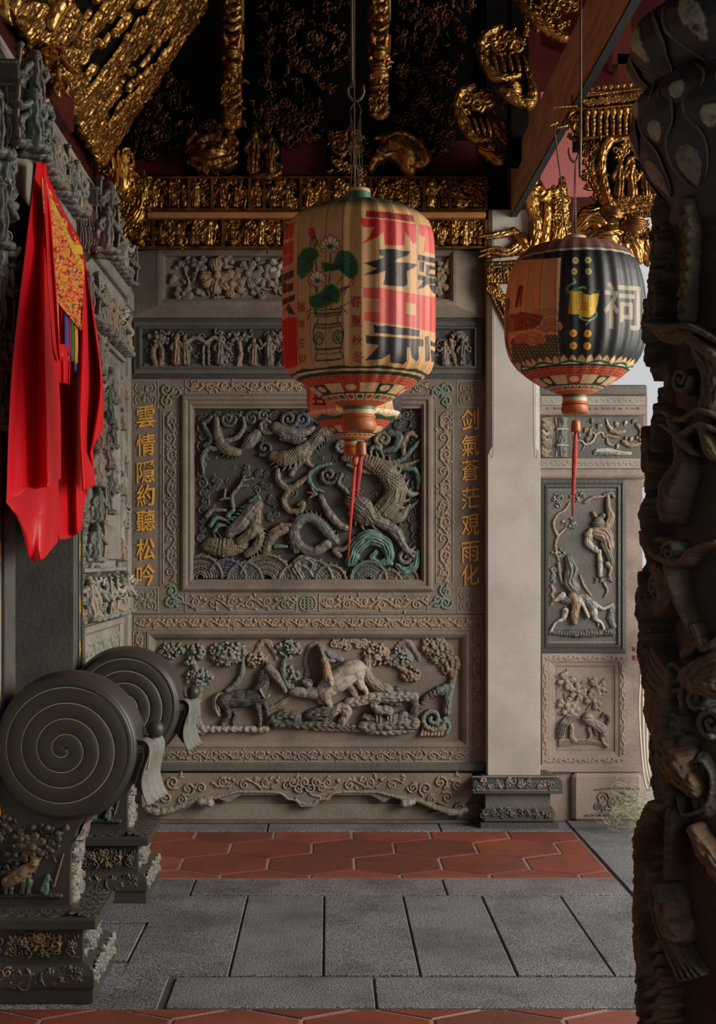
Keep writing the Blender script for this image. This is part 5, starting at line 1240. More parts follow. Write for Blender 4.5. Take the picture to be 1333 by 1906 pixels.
def lantern_body(prof, uc, d, nth=1000, nr=400, ribs=28, scallop=.022):
    """prof: [(half width px, v)] -> surface arrays, photo coordinates of the painted half (the other half repeats it)"""
    k = d/F; P = [Vector(p) for p in prof]; P, _ = crv(P, [1]*len(P), 8)
    L = np.concatenate([[0], np.cumsum([(P[i+1]-P[i]).length for i in range(len(P)-1)])]); tt = np.linspace(0, L[-1], nr)
    hw = np.interp(tt, L, [p[0] for p in P]); vv = np.interp(tt, L, [p[1] for p in P])
    th = np.linspace(0, 2*PI, nth, endpoint=False); A, HW = np.meshgrid(th, hw); VV = np.repeat(vv[:, None], nth, 1)
    cr = np.abs(np.sin(A*ribs/2)); big = np.clip((HW-60)/50, 0, 1)
    Rr = HW*k*(1-scallop*(cr**2)*big)
    cx_ = (uc-CX)*k; X = cx_+Rr*np.cos(A); Y = d+Rr*np.sin(A); Z = EYE-(VV-CY)*k
    # direction from the axis to the viewer
    va = math.atan2(-d, -cx_); front = np.cos(A-va) > 0
    Xp = np.where(front, X, 2*cx_-X); Yp = np.where(front, Y, 2*d-Y)
    U = CX+Xp*F/Yp; V = CY-(Z-EYE)*F/Yp
    return X, Y, Z, U, V, VV, A, cr
def rib_lines(C, cr, VV, v0, v1, amt=.55):
    m_ = (cr < .13) & (VV > v0) & (VV < v1); C[m_, :3] *= amt
def lower_bands(C, VV, A, seq):
    for v0, v1, c in seq: C[(VV >= v0) & (VV < v1), :3] = c
def lantern(label, uc, d, prof, paint, neck, bead, tasv, hang, group=None, nth=1000, nr=400):
    k = d/F; cx_ = (uc-CX)*k; z_ = lambda v: EYE-(v-CY)*k
    t = thing('paper_lantern', label, 'lantern', (cx_, d, z_(prof[-1][1])), group)
    X, Y, Z, U, V, VV, A, cr = lantern_body(prof, uc, d, nth, nr)
    C = np.ones(X.shape+(4,)); C[..., :3] = TAN; paint(C, U, V, VV, A, cr)
    put('shade', gridmesh('shade', X, Y, Z, C, None, True), M['lantern'], t)
    m = MB(); h0, v0, v1 = neck['cap']; m.lathe([((h0-6)*k, z_(v0+2)), ((h0-5)*k, z_(v0)), (h0*k, z_(v0+1)), ((h0+1)*k, z_(v0+7)), (h0*k, z_(v0+8))], cx_, d, 40, False); m.put('top_ring', M['cream'], t)
    m = MB(); m.lathe([((h0+1)*k, z_(v0+7.5)), ((h0+1)*k, z_((v0+7.5+v1)/2)), ((h0+3)*k, z_(v1+3))], cx_, d, 40, False); m.put('top_collar', M['gpaint'], t)
    h, a, b, c, e, f = neck['foot']   # half width, v of green top, cream, bead, torus, end
    m = MB(); m.lathe([(h*.95*k, z_(a)), (h*k, z_(a+2)), (h*.98*k, z_(b))], cx_, d, 40, False); m.put('foot_ring', M['gpaint'], t, 'green foot ring')
    m = MB(); m.lathe([(h*.99*k, z_(b)), (h*.97*k, z_(c))], cx_, d, 40, False); m.put('foot_band', M['cream'], t, 'cream foot band')
    m = MB(); m.lathe([(h*.97*k, z_(c)), (h*1.05*k, z_(c+3)), (h*1.04*k, z_(c+6)), (h*.95*k, z_(e-2)), (h*.98*k, z_(e)), (h*1.09*k, z_(e+6)), (h*1.10*k, z_((e+f)/2)), (h*1.04*k, z_(f-3)), (h*.96*k, z_(f)), (h*.6*k, z_(f-2))], cx_, d, 40, True); m.put('foot_collar', M['orange'], t, 'orange turned collar')
    bu, b0, b1, bh = bead; bx = (bu-CX)*k
    m = MB(); m.lathe([(bh*.55*k, z_(b0)), (bh*.85*k, z_(b0+2)), (bh*k, z_(b0+5)), (bh*1.08*k, z_(b1-3)), (bh*1.02*k, z_(b1)), (bh*.4*k, z_(b1))], bx, d, 24); m.put('bead', M['orange'], t, 'turned wooden bead')
    m = MB(); m.tube([(cx_, d, z_(f-4)), (bx, d, z_(b0))], .0012, 5); m.put('bead_string', M['tassel'], t)
    m = MB(); g = random.Random(3)
    for j in range(9):
        a_ = j*.7; rr = .0045
        m.tube([(bx+rr*.5*math.cos(a_), d+rr*.5*math.sin(a_), z_(b1-2)), (bx+(tasv[1]-bu)*k*.4+rr*1.3*math.cos(a_), d+rr*1.3*math.sin(a_), z_(b1+(tasv[0]-b1)*.3)), (bx+(tasv[1]-bu)*k+rr*.4*math.cos(a_), d+rr*.4*math.sin(a_), z_(tasv[0]-g.uniform(0, 8)))], [.0024, .0030, .0012], 5, 4)
    m.put('tassel', M['tassel'], t, 'long red cord tassel')
    hang(t, cx_, k, z_); return t
def bowl(C, VV, A, v, cols):
    """ornament of the underside: v = list of ring limits"""
    n = 16
    def ring(a, b, c): C[(VV >= a) & (VV < b), :3] = c
    def cells(a, b, cs, nn, gap=.08, line=None):
        f = (A/(2*PI)*nn); q_ = f-np.floor(f); i_ = np.floor(f).astype(int) % len(cs)
        m_ = (VV >= a) & (VV < b)
        for j, c in enumerate(cs): C[m_ & (i_ == j), :3] = c
        if line: C[m_ & (q_ < gap), :3] = line
    ring(v[0], v[1], DGR); ring(v[1], v[2], ORG)
    # key fret
    f = A/(2*PI)*40; q_ = f-np.floor(f); yy_ = (VV-v[1])/(v[2]-v[1]); m_ = (VV >= v[1]) & (VV < v[2])
    fr = ((np.abs(yy_-.2) < .07) & (q_ < .8)) | ((np.abs(yy_-.5) < .07) & (q_ > .25)) | ((np.abs(yy_-.8) < .07) & (q_ < .8)) | ((np.abs(q_-.1) < .06) & (yy_ > .2) & (yy_ < .8))
    C[m_ & fr, :3] = lin(150, 40, 28)
    cells(v[2], v[3], [CRM, DGR, CRM, lin(180, 60, 40)], 16)
    f = A/(2*PI)*16; q_ = f-np.floor(f)-.5; yy_ = (VV-(v[2]+v[3])/2)/((v[3]-v[2])/2); C[(VV >= v[2]) & (VV < v[3]) & ((q_/.32)**2+(yy_/.7)**2 < 1), :3] = CRM
    ring(v[3], v[3]+2, INK); cells(v[3]+2, v[4], [CRM], 22, .12, INK)
    f = A/(2*PI)*22; i_ = np.floor(f).astype(int) % 2; q_ = f-np.floor(f)-.55; yy_ = (VV-(v[3]+2+v[4])/2)/((v[4]-v[3]-2)/2); dd = (q_/.28)**2+(yy_/.6)**2
    m_ = (VV >= v[3]+2) & (VV < v[4]); C[m_ & (dd < 1) & (i_ == 0), :3] = GRN; C[m_ & (dd < 1) & (i_ == 1), :3] = RED
    ring(v[4], v[5], ORG)
def lotus(p, x, y, r):
    for a in (0, 8, 1, 7, 2, 6, 3, 5, 4):
        an = -PI/2+(a-4)*.50; rr = r*1.08*(1-.2*abs(a-4)/4)
        ca, sa = math.cos(an), math.sin(an)
        tip = (x+rr*ca, y+rr*sa); L_ = (x+.62*rr*math.cos(an-.36), y+.62*rr*math.sin(an-.36)); R_ = (x+.62*rr*math.cos(an+.36), y+.62*rr*math.sin(an+.36))
        p.poly([(x, y), L_, tip, R_], WHT); p.poly([((L_[0]+tip[0])/2, (L_[1]+tip[1])/2), tip, ((R_[0]+tip[0])/2, (R_[1]+tip[1])/2)], lin(205, 110, 100)); p.line([(x, y), L_, tip, R_, (x, y)], 5, lin(140, 44, 36), 1, 3)
    for a in range(8):
        an = .1+a*.42; rr = r*.62; tip = (x+rr*math.cos(an), y+rr*.85*math.sin(an)); L_ = (x+.6*rr*math.cos(an-.35), y+.5*rr*math.sin(an-.35)); R_ = (x+.6*rr*math.cos(an+.35), y+.5*rr*math.sin(an+.35))
        p.poly([(x, y), L_, tip, R_], WHT); p.line([(x, y), L_, tip, R_, (x, y)], 5, lin(150, 50, 40), 1, 3)
    p.disc(x, y-4, r*.28, GRN, 1, r*.2); p.disc(x+r*.3, y, 6, RED2); p.disc(x-r*.3, y, 6, RED2)
def paint_main(C, U, V, VV, A, cr):
    p = Paint(U, V, C).frame((500, 330), 3.465)
    C[VV < 420, :3] = np.array(lin(80, 82, 62))
    m_ = (VV >= 404) & (VV < 420); f_ = ((VV[m_]-404)/16)[:, None]; C[m_, :3] = np.array(lin(80, 82, 62))*(1-f_)+np.array(TAN)*f_
    # left block letters
    for P, c in (([(60, 330), (165, 288), (158, 385), (60, 425)], RED), ([(60, 440), (160, 410), (158, 545), (140, 560), (60, 590)], RED), ([(60, 640), (162, 595), (160, 645), (130, 660), (60, 690)], INK), ([(60, 690), (110, 672), (115, 690), (160, 680), (158, 730), (60, 760)], INK), ([(60, 800), (172, 752), (168, 792), (60, 840)], INK), ([(85, 892), (128, 812), (176, 888), (130, 880), (112, 852)], INK), ([(60, 945), (120, 905), (182, 900), (188, 1210), (170, 1228), (60, 1240)], RED)): p.poly(P, c)
    for yy_ in (1020, 1100): p.line([(85, yy_+20), (100, yy_)], 8, TAN)
    for y in (395, 500): p.line([(60, y+25), (160, y-5)], 5, TAN)
    # right block letters
    for P, c in (([(630, 215), (760, 222), (930, 245), (945, 290), (780, 268), (625, 255)], lin(150, 40, 36)), ([(593, 262), (700, 268), (800, 280), (950, 302), (955, 412), (935, 432), (912, 395), (880, 350), (876, 440), (750, 436), (742, 352), (700, 385), (602, 433), (650, 375), (682, 322), (605, 318)], RED), ([(965, 300), (1090, 330), (1090, 500), (1000, 480), (1010, 385), (965, 370)], RED2),
                 ([(712, 466), (790, 460), (920, 480), (895, 505), (835, 526), (812, 545), (962, 560), (942, 582), (892, 606), (896, 690), (872, 706), (738, 694), (750, 650), (755, 602), (695, 625), (612, 630), (700, 588), (612, 553), (695, 535), (745, 515), (716, 500)], INK), ([(965, 498), (1090, 525), (1090, 560), (963, 532)], INK), ([(975, 540), (1005, 547), (1000, 612), (975, 606)], INK), ([(1015, 560), (1090, 580), (1090, 600), (1040, 596), (1035, 620), (1090, 630), (1090, 648), (1015, 636)], INK), ([(962, 628), (1090, 655), (1090, 690), (1020, 690), (1000, 712), (958, 722), (1000, 668), (962, 660)], INK), ([(1030, 690), (1090, 700), (1085, 755), (1060, 745)], INK),
                 ([(610, 706), (720, 712), (900, 745), (1090, 775), (1090, 1005), (900, 962), (720, 938), (618, 925), (620, 866), (720, 870), (720, 786), (612, 780)], RED2)):
        p.poly(P, c)
    p.poly([(888, 806), (950, 818), (950, 892), (888, 880)], TAN); p.poly([(620, 788), (720, 792), (720, 866), (622, 860)], lin(200, 130, 96)); p.line([(612, 708), (722, 714)], 3, TAN)
    for P, c in (([(676, 953), (820, 962), (975, 985), (972, 1028), (820, 1015), (682, 1004)], INK), ([(625, 1020), (740, 1028), (850, 1034), (998, 1045), (998, 1090), (965, 1092), (972, 1165), (956, 1188), (925, 1165), (912, 1100), (892, 1096), (892, 1188), (872, 1206), (785, 1196), (783, 1138), (728, 1172), (618, 1182), (665, 1140), (712, 1082), (630, 1070)], INK), ([(1008, 1030), (1035, 1020), (1040, 1180), (1010, 1190)], INK), ([(1045, 1055), (1090, 1075), (1090, 1100), (1045, 1085)], INK), ([(1045, 1110), (1090, 1130), (1090, 1195), (1050, 1190)], INK)): p.poly(P, c)
    # lotus bouquet and vase
    p.line([(300, 430), (305, 520), (320, 860)], 9, DGR); p.line([(400, 480), (395, 640), (370, 850)], 8, DGR); p.line([(300, 700), (330, 860)], 7, DGR); p.line([(530, 700), (440, 760), (390, 860)], 5, INK)
    def leaf_(pts):
        p.poly(pts, GRN, 1, True); p.line(pts+[pts[0]], 8, lin(186, 172, 60)); p.line(pts+[pts[0]], 3, DGR); cx__ = sum(q[0] for q in pts)/len(pts); cy__ = sum(q[1] for q in pts)/len(pts)
        for q in pts+[((a[0]+b[0])/2, (a[1]+b[1])/2) for a, b in zip(pts[:-1], pts[1:])]: p.line([(cx__, cy__), ((q[0]*.85+cx__*.15), (q[1]*.85+cy__*.15))], 4.5, lin(8, 34, 22))
    leaf_([(185, 520), (230, 458), (300, 455), (328, 500), (300, 535), (280, 600), (215, 655), (180, 610)]); leaf_([(410, 560), (450, 480), (520, 475), (575, 545), (575, 620), (530, 655), (450, 600), (400, 610), (350, 600), (345, 550)]); leaf_([(260, 770), (330, 740), (370, 700), (420, 690), (460, 740), (455, 800), (400, 820), (330, 850), (270, 830)])
    lotus(p, 398, 450, 78); lotus(p, 315, 670, 70)
    p.poly([(262, 330), (290, 325), (300, 360), (285, 392), (262, 375)], RED); p.line([(262, 330), (258, 365), (285, 392), (300, 360), (288, 325)], 4, INK)
    for dx in (-28, -10, 10, 25): p.line([(295, 375), (295+dx*.6, 400), (295+dx, 440)], 7, DGR)
    for dx in (-60, -30, 0, 20): p.line([(520, 700), (490+dx*.5, 720), (470+dx, 760)], 6, DGR); p.line([(440, 690), (470, 650), (520, 620)], 4, INK)
    p.line([(520, 680), (545, 660), (560, 670), (530, 710), (520, 690)], 5, RED); p.line([(545, 665), (540, 700)], 4, RED)
    for P in ([(240, 870), (290, 850), (300, 870), (265, 880), (250, 920)], [(510, 880), (470, 840), (420, 850)], [(440, 850), (520, 805)], [(300, 850), (320, 880)]): p.line(P, 6, INK)
    vs = [(305, 860), (310, 890), (320, 905), (318, 930), (300, 955), (290, 990), (290, 1050), (305, 1090), (315, 1130), (308, 1180), (475, 1165), (460, 1120), (470, 1080), (482, 1030), (480, 980), (460, 950), (445, 925), (445, 900), (455, 880), (460, 852)]
    p.poly(vs, lin(196, 158, 106)); p.line(vs+[vs[0]], 7, INK, 1, 3)
    for y, w_ in ((875, 14), (892, 8), (945, 12), (965, 16), (1105, 14), (1135, 6), (1180, 6)): p.line([(300, y+4), (380, y+4), (465, y-6)], w_, lin(40, 56, 44), .85)
    for x in range(305, 470, 14): p.line([(x, 955), (x+5, 975)], 4, TAN)
    p.disc(325, 1040, 33, INK, 1, 42); p.disc(325, 1040, 26, lin(150, 150, 100), 1, 35); p.line([(305, 1060), (325, 1020), (345, 1050)], 6, DGR); p.disc(448, 1030, 36, INK, 1, 46); p.disc(448, 1030, 29, lin(150, 150, 100), 1, 38)
    for a in range(5): p.line([(448, 1050), (448+18*math.cos(a*1.2), 1030+28*math.sin(a*1.2))], 6, DGR)
    RT = lin(168, 34, 30)
    for ch, x, y, w_, h in (('福', 208, 835, 50, 66), ('地', 210, 945, 46, 58), ('生', 216, 1065, 50, 62), ('財', 222, 1170, 50, 62), ('春', 562, 800, 72, 76), ('夏', 567, 928, 70, 76), ('秋', 572, 1052, 70, 66), ('冬', 578, 1158, 76, 76)): p.text(ch, x, y, w_, h, RT, 0, .35)
    p.line([(360, 1258), (400, 1248), (450, 1240), (540, 1252)], 10, RED2, .7)
    m_ = (VV > 702) & (VV < 706+2.5*np.sin(A*7)); C[m_, :3] = CRM
    sc_ = (VV > 697+3*np.abs(np.sin(A*5))) & (VV <= 703); C[sc_, :3] = DGR
    rib_lines(C, cr, VV, 385, 703); bowl(C, VV, A, (706, 711, 724, 738, 750, 760), None)
prof1 = [(24, 373), (34, 376), (58, 382), (88, 391), (112, 402), (128, 415), (137, 432), (141, 455), (142.5, 520), (143, 600), (142, 655), (139, 680), (131, 696), (120, 705), (111, 709), (103, 716), (84, 730), (60, 745), (34, 756), (29, 758)]
def hang_main(t, cx_, k, z_):
    m = MB(); d = 4.2; rx = (655-CX)*k
    m.tube([(rx, d, 5.02), (rx, d, z_(40)), (rx+.001, d, z_(150)), ((649-CX)*k, d, z_(162)), ((648-CX)*k, d, z_(172)), ((653-CX)*k, d, z_(183)), ((662-CX)*k, d, z_(188)), ((671-CX)*k, d, z_(184)), ((677-CX)*k, d, z_(172)), ((676-CX)*k, d, z_(158))], .0042, 8, 4); m.put('hook', M['wire'], t)
    m = MB()
    m.tube([((664-CX)*k, d, z_(187)), ((654-CX)*k, d, z_(200)), ((652-CX)*k, d, z_(206))], .0013, 5); m.tube([((664-CX)*k, d, z_(187)), ((672-CX)*k, d, z_(205)), ((671-CX)*k, d, z_(214))], .0013, 5)
    m.put('wire_loop', M['wire'], t)
    for i in range(8):
        m = MB(); u0 = 652 if i % 2 else 671; u1 = 650+i*4.2; m.tube([((u0-CX)*k, d, z_(206)), ((u1-CX)*k, d+.02*(i % 3-1), z_(358))], .0009, 5); m.put('wire', M['wire'], t)
    m = MB(); m.tube([((658-CX)*k, d+.01, 5.02), ((660-CX)*k, d+.01, z_(190)), ((664-CX)*k, d+.01, z_(356))], .001, 5)
    m.put('wire', M['wire'], t)
L1 = lantern('large tan paper lantern with lotus vase and black and red lettering, in the middle', 668, 4.2, prof1, paint_main, dict(cap=(21, 352, 373), foot=(30, 751, 764, 772, 781, 803)), (672, 821, 848, 9.5), (930, 664), hang_main)

def paint_black(C, U, V, VV, A, cr):
    C[..., :3] = NVY
    p = Paint(U, V, C).frame((880, 400), 2.943)
    C[VV < 489, :3] = lin(128, 84, 82); C[VV < 454, :3] = lin(70, 96, 84)
    p.poly([(120, 255), (486, 235), (478, 400), (470, 640), (485, 800), (120, 860)], lin(208, 166, 120))
    # landscape scene on the tan face
    g = random.Random(8)
    for P, c in (([(215, 560), (260, 530), (330, 540), (390, 555), (370, 600), (330, 625), (220, 640)], lin(140, 66, 28)), ([(190, 560), (220, 540), (225, 640), (195, 650)], lin(128, 128, 50)), ([(180, 470), (200, 450), (195, 700), (215, 780), (180, 720)], lin(120, 80, 50))): p.poly(P, c)
    for i in range(30):
        x, y = g.uniform(205, 380), g.uniform(545, 630); p.line([(x, y), (x+g.uniform(-16, 16), y+g.uniform(-12, 12)), (x+g.uniform(-20, 20), y+g.uniform(-14, 14))], 5, g.choice((lin(90, 40, 20), lin(176, 90, 40), lin(70, 50, 30))))
    for j in range(9):
        for i in range(14):
            x, y = 218+i*21+(j % 2)*10, 668+j*17
            if y > 640+abs(x-300)*-.12+40 and x < 480: p.disc(x, y, 12, DGR, 1, 11); p.disc(x, y+2, 9, lin(74, 120, 88), 1, 8); p.disc(x, y+5, 6, lin(150, 96, 60), 1, 5)
    for x, y, r in ((270, 675, 30), (330, 680, 48), (375, 685, 30), (430, 600, 46), (460, 610, 36), (400, 620, 30), (250, 690, 24)):
        p.disc(x, y, r, lin(120, 76, 50), 1, r*.8); p.disc(x, y, r-3.5, lin(196, 142, 98), 1, r*.8-3.5); p.line([(x+r*.6*math.cos(a*.7), y+r*.5*math.sin(a*.7)) if a < 6 else (x+r*.3*math.cos(a*.7), y+r*.25*math.sin(a*.7)) for a in range(11)], 3, lin(120, 76, 50))
    for i in range(5): p.line([(330, 510+i*8), (380, 520+i*9), (440, 510+i*8), (470, 530+i*6)], 2.5, lin(110, 74, 46))
    for dx, c in ((0, lin(70, 50, 40)), (14, lin(140, 80, 40))): p.line([(258+dx, 395), (252+dx, 430), (240+dx*1.5, 500)], 14, c); p.disc(262, 395, 9, lin(60, 40, 30)); p.line([(200, 470), (196, 510)], 12, lin(90, 60, 45)); p.line([(330, 440), (336, 500)], 2, lin(120, 80, 50))
    p.line([(486, 235), (478, 400), (470, 640), (485, 800)], 4, INK)
    # coins
    for x, y in ((563, 250), (632, 248), (556, 310), (634, 310), (551, 648), (630, 650), (552, 716), (628, 718)):
        lo_ = y > 500; p.disc(x, y, 24, lin(40, 34, 24)); p.disc(x, y, 21 if lo_ else 18, lin(226, 176, 60) if lo_ else lin(176, 164, 100)); p.disc(x, y, 8, lin(206, 120, 40) if lo_ else lin(120, 116, 70))
    # yellow scroll with ribbon
    RB = lin(150, 186, 150)
    p.line([(555, 350), (560, 370), (530, 385), (515, 405), (530, 425), (560, 415), (600, 395), (615, 400)], 11, RB); p.line([(555, 350), (560, 370), (530, 385), (515, 405), (530, 425)], 4, DGR)
    p.poly([(535, 415), (585, 405), (608, 430), (600, 530), (570, 545), (545, 545), (522, 540)], lin(196, 158, 40)); p.poly([(600, 428), (645, 440), (695, 412), (688, 470), (672, 535), (640, 562), (590, 558), (572, 530)], YEL)
    p.disc(668, 420, 28, GRN, 1, 12); p.disc(668, 421, 20, lin(30, 36, 30), 1, 7); p.disc(570, 410, 26, GRN, 1, 10); p.line([(603, 432), (596, 500), (574, 532)], 5, lin(120, 96, 30)); p.line([(642, 440), (650, 500)], 3, lin(150, 120, 40))
    p.line([(570, 440), (565, 520)], 4, lin(140, 110, 30)); p.disc(607, 500, 26, lin(232, 170, 50)); 
    for i in range(9): p.line([(592+i % 3*12, 480+i//3*16), (602+i % 3*12, 488+i//3*16)], 5, lin(200, 90, 30))
    p.line([(675, 530), (680, 550), (650, 575), (610, 575), (585, 560)], 9, RB); p.line([(650, 572), (630, 590), (620, 605)], 7, RB); p.line([(675, 530), (680, 550), (650, 578)], 3.5, DGR)
    p.text('祠', 818, 500, 205, 250, lin(140, 128, 108), -14, 1.0)
    # lotus petal fringe
    n = 44; f = A/(2*PI)*n; q_ = np.abs(f-np.floor(f)-.5)*2; edge = 677+9*q_**1.5
    C[(VV > 668) & (VV < 690) & (VV > edge-3), :3] = lin(60, 56, 46); C[(VV > edge) & (VV < 692), :3] = CRM; C[(VV > edge) & (VV < 692) & (q_ > .86), :3] = lin(90, 70, 50)
    f2 = A/(2*PI)*12; q2 = np.abs(f2-np.floor(f2)-.5)*2; C[(VV > 684+6*q2) & (VV < 692), :3] = GRN; C[(VV > 688+4*q2) & (VV < 692), :3] = WHT
    C[(VV > 486) & (VV < 490), :3] = lin(170, 170, 150); C[(VV > 482) & (VV < 484.5), :3] = lin(60, 90, 80)
    rib_lines(C, cr, VV, 452, 690, .6); bowl(C, VV, A, (691, 694, 708, 721, 730, 737), None)
prof2 = [(24, 451), (44, 453), (68, 458), (92, 468), (110, 486), (122, 515), (129, 555), (131, 600), (129, 636), (121, 664), (108, 684), (100, 691), (86, 703), (66, 716), (42, 728), (25, 736)]
def hang_black(t, cx_, k, z_):
    d = 4.6; m = MB(); ux = lambda u: (u-CX)*k
    m.tube([(ux(1082), d, 5.02), (ux(1081), d, z_(240)), (ux(1078), d, z_(280)), (ux(1072), d, z_(300)), (ux(1064), d, z_(298)), (ux(1059), d, z_(284)), (ux(1060), d, z_(276))], .0042, 8); m.put('hook', M['wire'], t)
    m = MB()
    for u, dy in ((1066, .01), (1070, -.01), (1074, .01)): m = MB(); m.tube([(ux(1071), d, z_(300)), (ux(u), d+dy, z_(446))], .0016, 5); m.put('wire', M['wire'], t)
    m = MB(); m.tube([(ux(1036), d+.05, z_(225)), (ux(1044), d+.05, z_(290)), (ux(1048), d+.04, z_(330)), (ux(1051), d+.02, z_(400)), (ux(1057), d, z_(447))], .0026, 6); m.put('wire', M['wire'], t)
L2 = lantern('black paper lantern with pale lettering and yellow scroll beside the dragon column', 1070, 4.6, prof2, paint_black, dict(cap=(21, 440, 452), foot=(23, 734, 741, 748, 753, 770)), (1072, 782, 804, 8.5), (962, 1066), hang_black)

def paint_back(C, U, V, VV, A, cr):
    p = Paint(U, V, C); C[VV < 600, :3] = lin(110, 100, 74)
    p.poly([(565, 600), (577, 600), (577, 775), (565, 780)], RED); p.poly([(720, 730), (752, 725), (752, 772), (735, 770), (730, 745)], INK); p.poly([(745, 735), (752, 735), (752, 765), (745, 770)], INK)
    p.line([(586, 700), (588, 755)], 3, INK); p.line([(604, 700), (602, 755)], 3, INK)
    for y in (742, 752): p.line([(584, y), (606, y)], 4, DGR)
    for y in (660, 690, 720): p.poly([(650, y-20), (740, y-26), (740, y-12), (650, y-6)], RED2)
    f = A/(2*PI)*40; q_ = np.abs(f-np.floor(f)-.5)*2; C[(VV > 768) & (VV < 772+5*q_), :3] = WHT; f2 = A/(2*PI)*9; q2 = np.abs(f2-np.floor(f2)-.5)*2; C[(VV > 776+5*q2) & (VV < 783), :3] = GRN
    rib_lines(C, cr, VV, 600, 772); bowl(C, VV, A, (783, 785, 796, 807, 815, 820), None)
prof3 = [(16, 572), (34, 578), (58, 588), (76, 602), (85, 622), (88, 650), (89, 700), (89, 745), (86, 765), (78, 778), (70, 783), (58, 795), (42, 807), (22, 819)]
def hang_back(t, cx_, k, z_):
    d = 6.0; m = MB()
    m.tube([(cx_, d, 5.02), (cx_, d, z_(520)), (cx_+.012, d, z_(530)), (cx_+.02, d, z_(520))], .004, 8); m.put('hook', M['wire'], t); m = MB()
    for i in range(6): m = MB(); m.tube([(cx_+.008, d, z_(530)), (cx_-.03+i*.012, d, z_(562))], .0009, 5); m.put('wire', M['wire'], t)
L3 = lantern('small tan paper lantern mostly hidden behind the large lantern', 660, 6.0, prof3, paint_back, dict(cap=(14, 560, 572), foot=(19, 817, 823, 828, 832, 848)), (662, 850, 866, 7.5), (1042, 648), hang_back, None, 700, 260)
# ================================================================ GILDED CARPENTRY
GD = ((.9, .58, .2, .5), None, None, (.25, .09, .03, .8), (.5, .25, .08, .5))
def bpx_part(name, par, u0, v0, u1, v1, d0, d1, mt, c=0.0, label=None):
    m = MB(); m.bpx(u0, v0, u1, v1, d0, d1, c); return m.put(name, mt, par, label)
def frieze(label, u0, v0, u1, v1, d, seed, cuts, mt):
    t = thing('gilded_frieze', label, 'gilded frieze', PX((u0+u1)/2, v1, d), 'gilded friezes over the end wall')
    bpx_part('backing', t, u0, v0, u1, v1, d, d+.08, M['black'])
    m = MB(); m.bpx(u0, v0, u1, v0+4, d-.03, d); m.bpx(u0, v1-4, u1, v1, d-.03, d)
    for c in cuts: m.bpx(c-3, v0+3, c+3, v1-3, d-.028, d)
    m.put('frame', M['goldd'], t)
    for i, (a, b) in enumerate(zip(cuts[:-1], cuts[1:])):
        R = Rp(seed+i); n = max(1, int((b-a)/15))
        for j in range(0, n, 2): person_fig(R, a+8+(b-a-12)*(j+.5)/n+R.g.uniform(-3, 3), v1-6, (v1-v0)*R.g.uniform(.6, .8), R.g.choice(GD), 4, R.g.choice((-1, 1)))
        clutter(R, a+5, v0+7, b-5, v1-8, int((b-a)*1.1), 4, 10, GD, 2, .08)
        R.build('figure_carving', fp(d), mt, t, 1.1, noise=.5)
    return t
frieze('upper gilded frieze of small figures, above the bare wood moulding', 275, 328, 905, 392, 7.52, 200, [275, 352, 395, 465, 492, 560, 612, 690, 790, 838, 905], M['goldd'])
frieze('lower gilded frieze of small figures, between wood moulding and stone', 243, 405, 905, 462, 7.52, 220, [243, 285, 415, 530, 640, 770, 905], M['goldd'])
m = MB(); m.bpx(272, 393, 905, 404, 7.45, 7.66, .008); o = m.put('wood_moulding', M['strip'], None, origin=PX(590, 404, 7.5)); tag(o, 'plain bare wood moulding between the two gilded friezes', 'moulding')
t = thing('timber_backing', 'dark timber boarding behind the gilded brackets over the friezes', 'timber boarding', PX(590, 328, 7.6))
bpx_part('board', t, 240, -60, 903, 328, 7.60, 7.69, M['black'])
for a, b in ((250, 345), (523, 608), (800, 900)): bpx_part('maroon_panel', t, a, 262, b, 326, 7.57, 7.61, M['maroon'])
for u0_, v1_, u1_, d0_, lb in ((904, 470, 946, 7.52, 'dark timber post at the right end of the friezes'), (950, 300, 985, 7.1, 'short dark timber post beside the slanting beam')):
    m = MB(); m.bpx(u0_, -60, u1_, v1_, d0_, d0_+.14, .006); o = m.put('timber_post', M['black'], None, origin=PX(u0_+20, v1_, d0_)); tag(o, lb, 'post')
# lion mask
def gilt(name, label, cat, R, d, mt=None, step=1.1, two=True, noise=.4, group=None, back=None, base=None):
    us = [p for s_ in R.S for p in s_[0]]
    o = R.build(name, fp(d), mt or M['gold'], None, step, two, None, noise, 1.5, PX(np.mean([p[0] for p in us]), max(p[1] for p in us), d)); tag(o, label, cat, group); return o
R = Rp(240); R.chis = .04; R.soft = 5
R.st([(395, 285)], 30, 6, .8); R.st([(372, 270), (395, 262), (418, 270)], 9, 22, .9); R.st([(378, 280)], 8, 26, .9); R.st([(412, 280)], 8, 26, .9); R.st([(395, 288)], 9, 30, .9)
R.st([(362, 300), (395, 308), (428, 300)], [6, 10, 6], 22, .9); R.st([(352, 306), (372, 316), (395, 312), (418, 316), (440, 306)], 5, 16, .9); R.st([(350, 268), (362, 254), (356, 246)], [8, 7, 4], 10, .9); R.st([(440, 268), (428, 254), (434, 246)], [8, 7, 4], 10, .9)
for i in range(14): a = i*2*PI/14; spiral(R, 395+38*math.cos(a), 285+32*math.sin(a), 9, 1.3, 3, 1, a, None, 6)
gilt('lion_mask', 'gilded lion mask with open mouth above the upper frieze', 'gilded carving', R, 7.5, M['goldm'])
R = Rp(241)
person_fig(R, 474, 322, 78, None, 6); person_fig(R, 504, 320, 66, None, 6, -1); R.st([(470, 326), (495, 330), (520, 322)], [8, 9, 6], 4, .9); clutter(R, 460, 280, 525, 325, 18, 4, 8, GD, 2, 0)
gilt('gilded_warriors', 'pair of gilded warriors riding beside the lion mask', 'gilded carving', R, 7.5, M['goldd'])
R = Rp(242); R.chis = .04
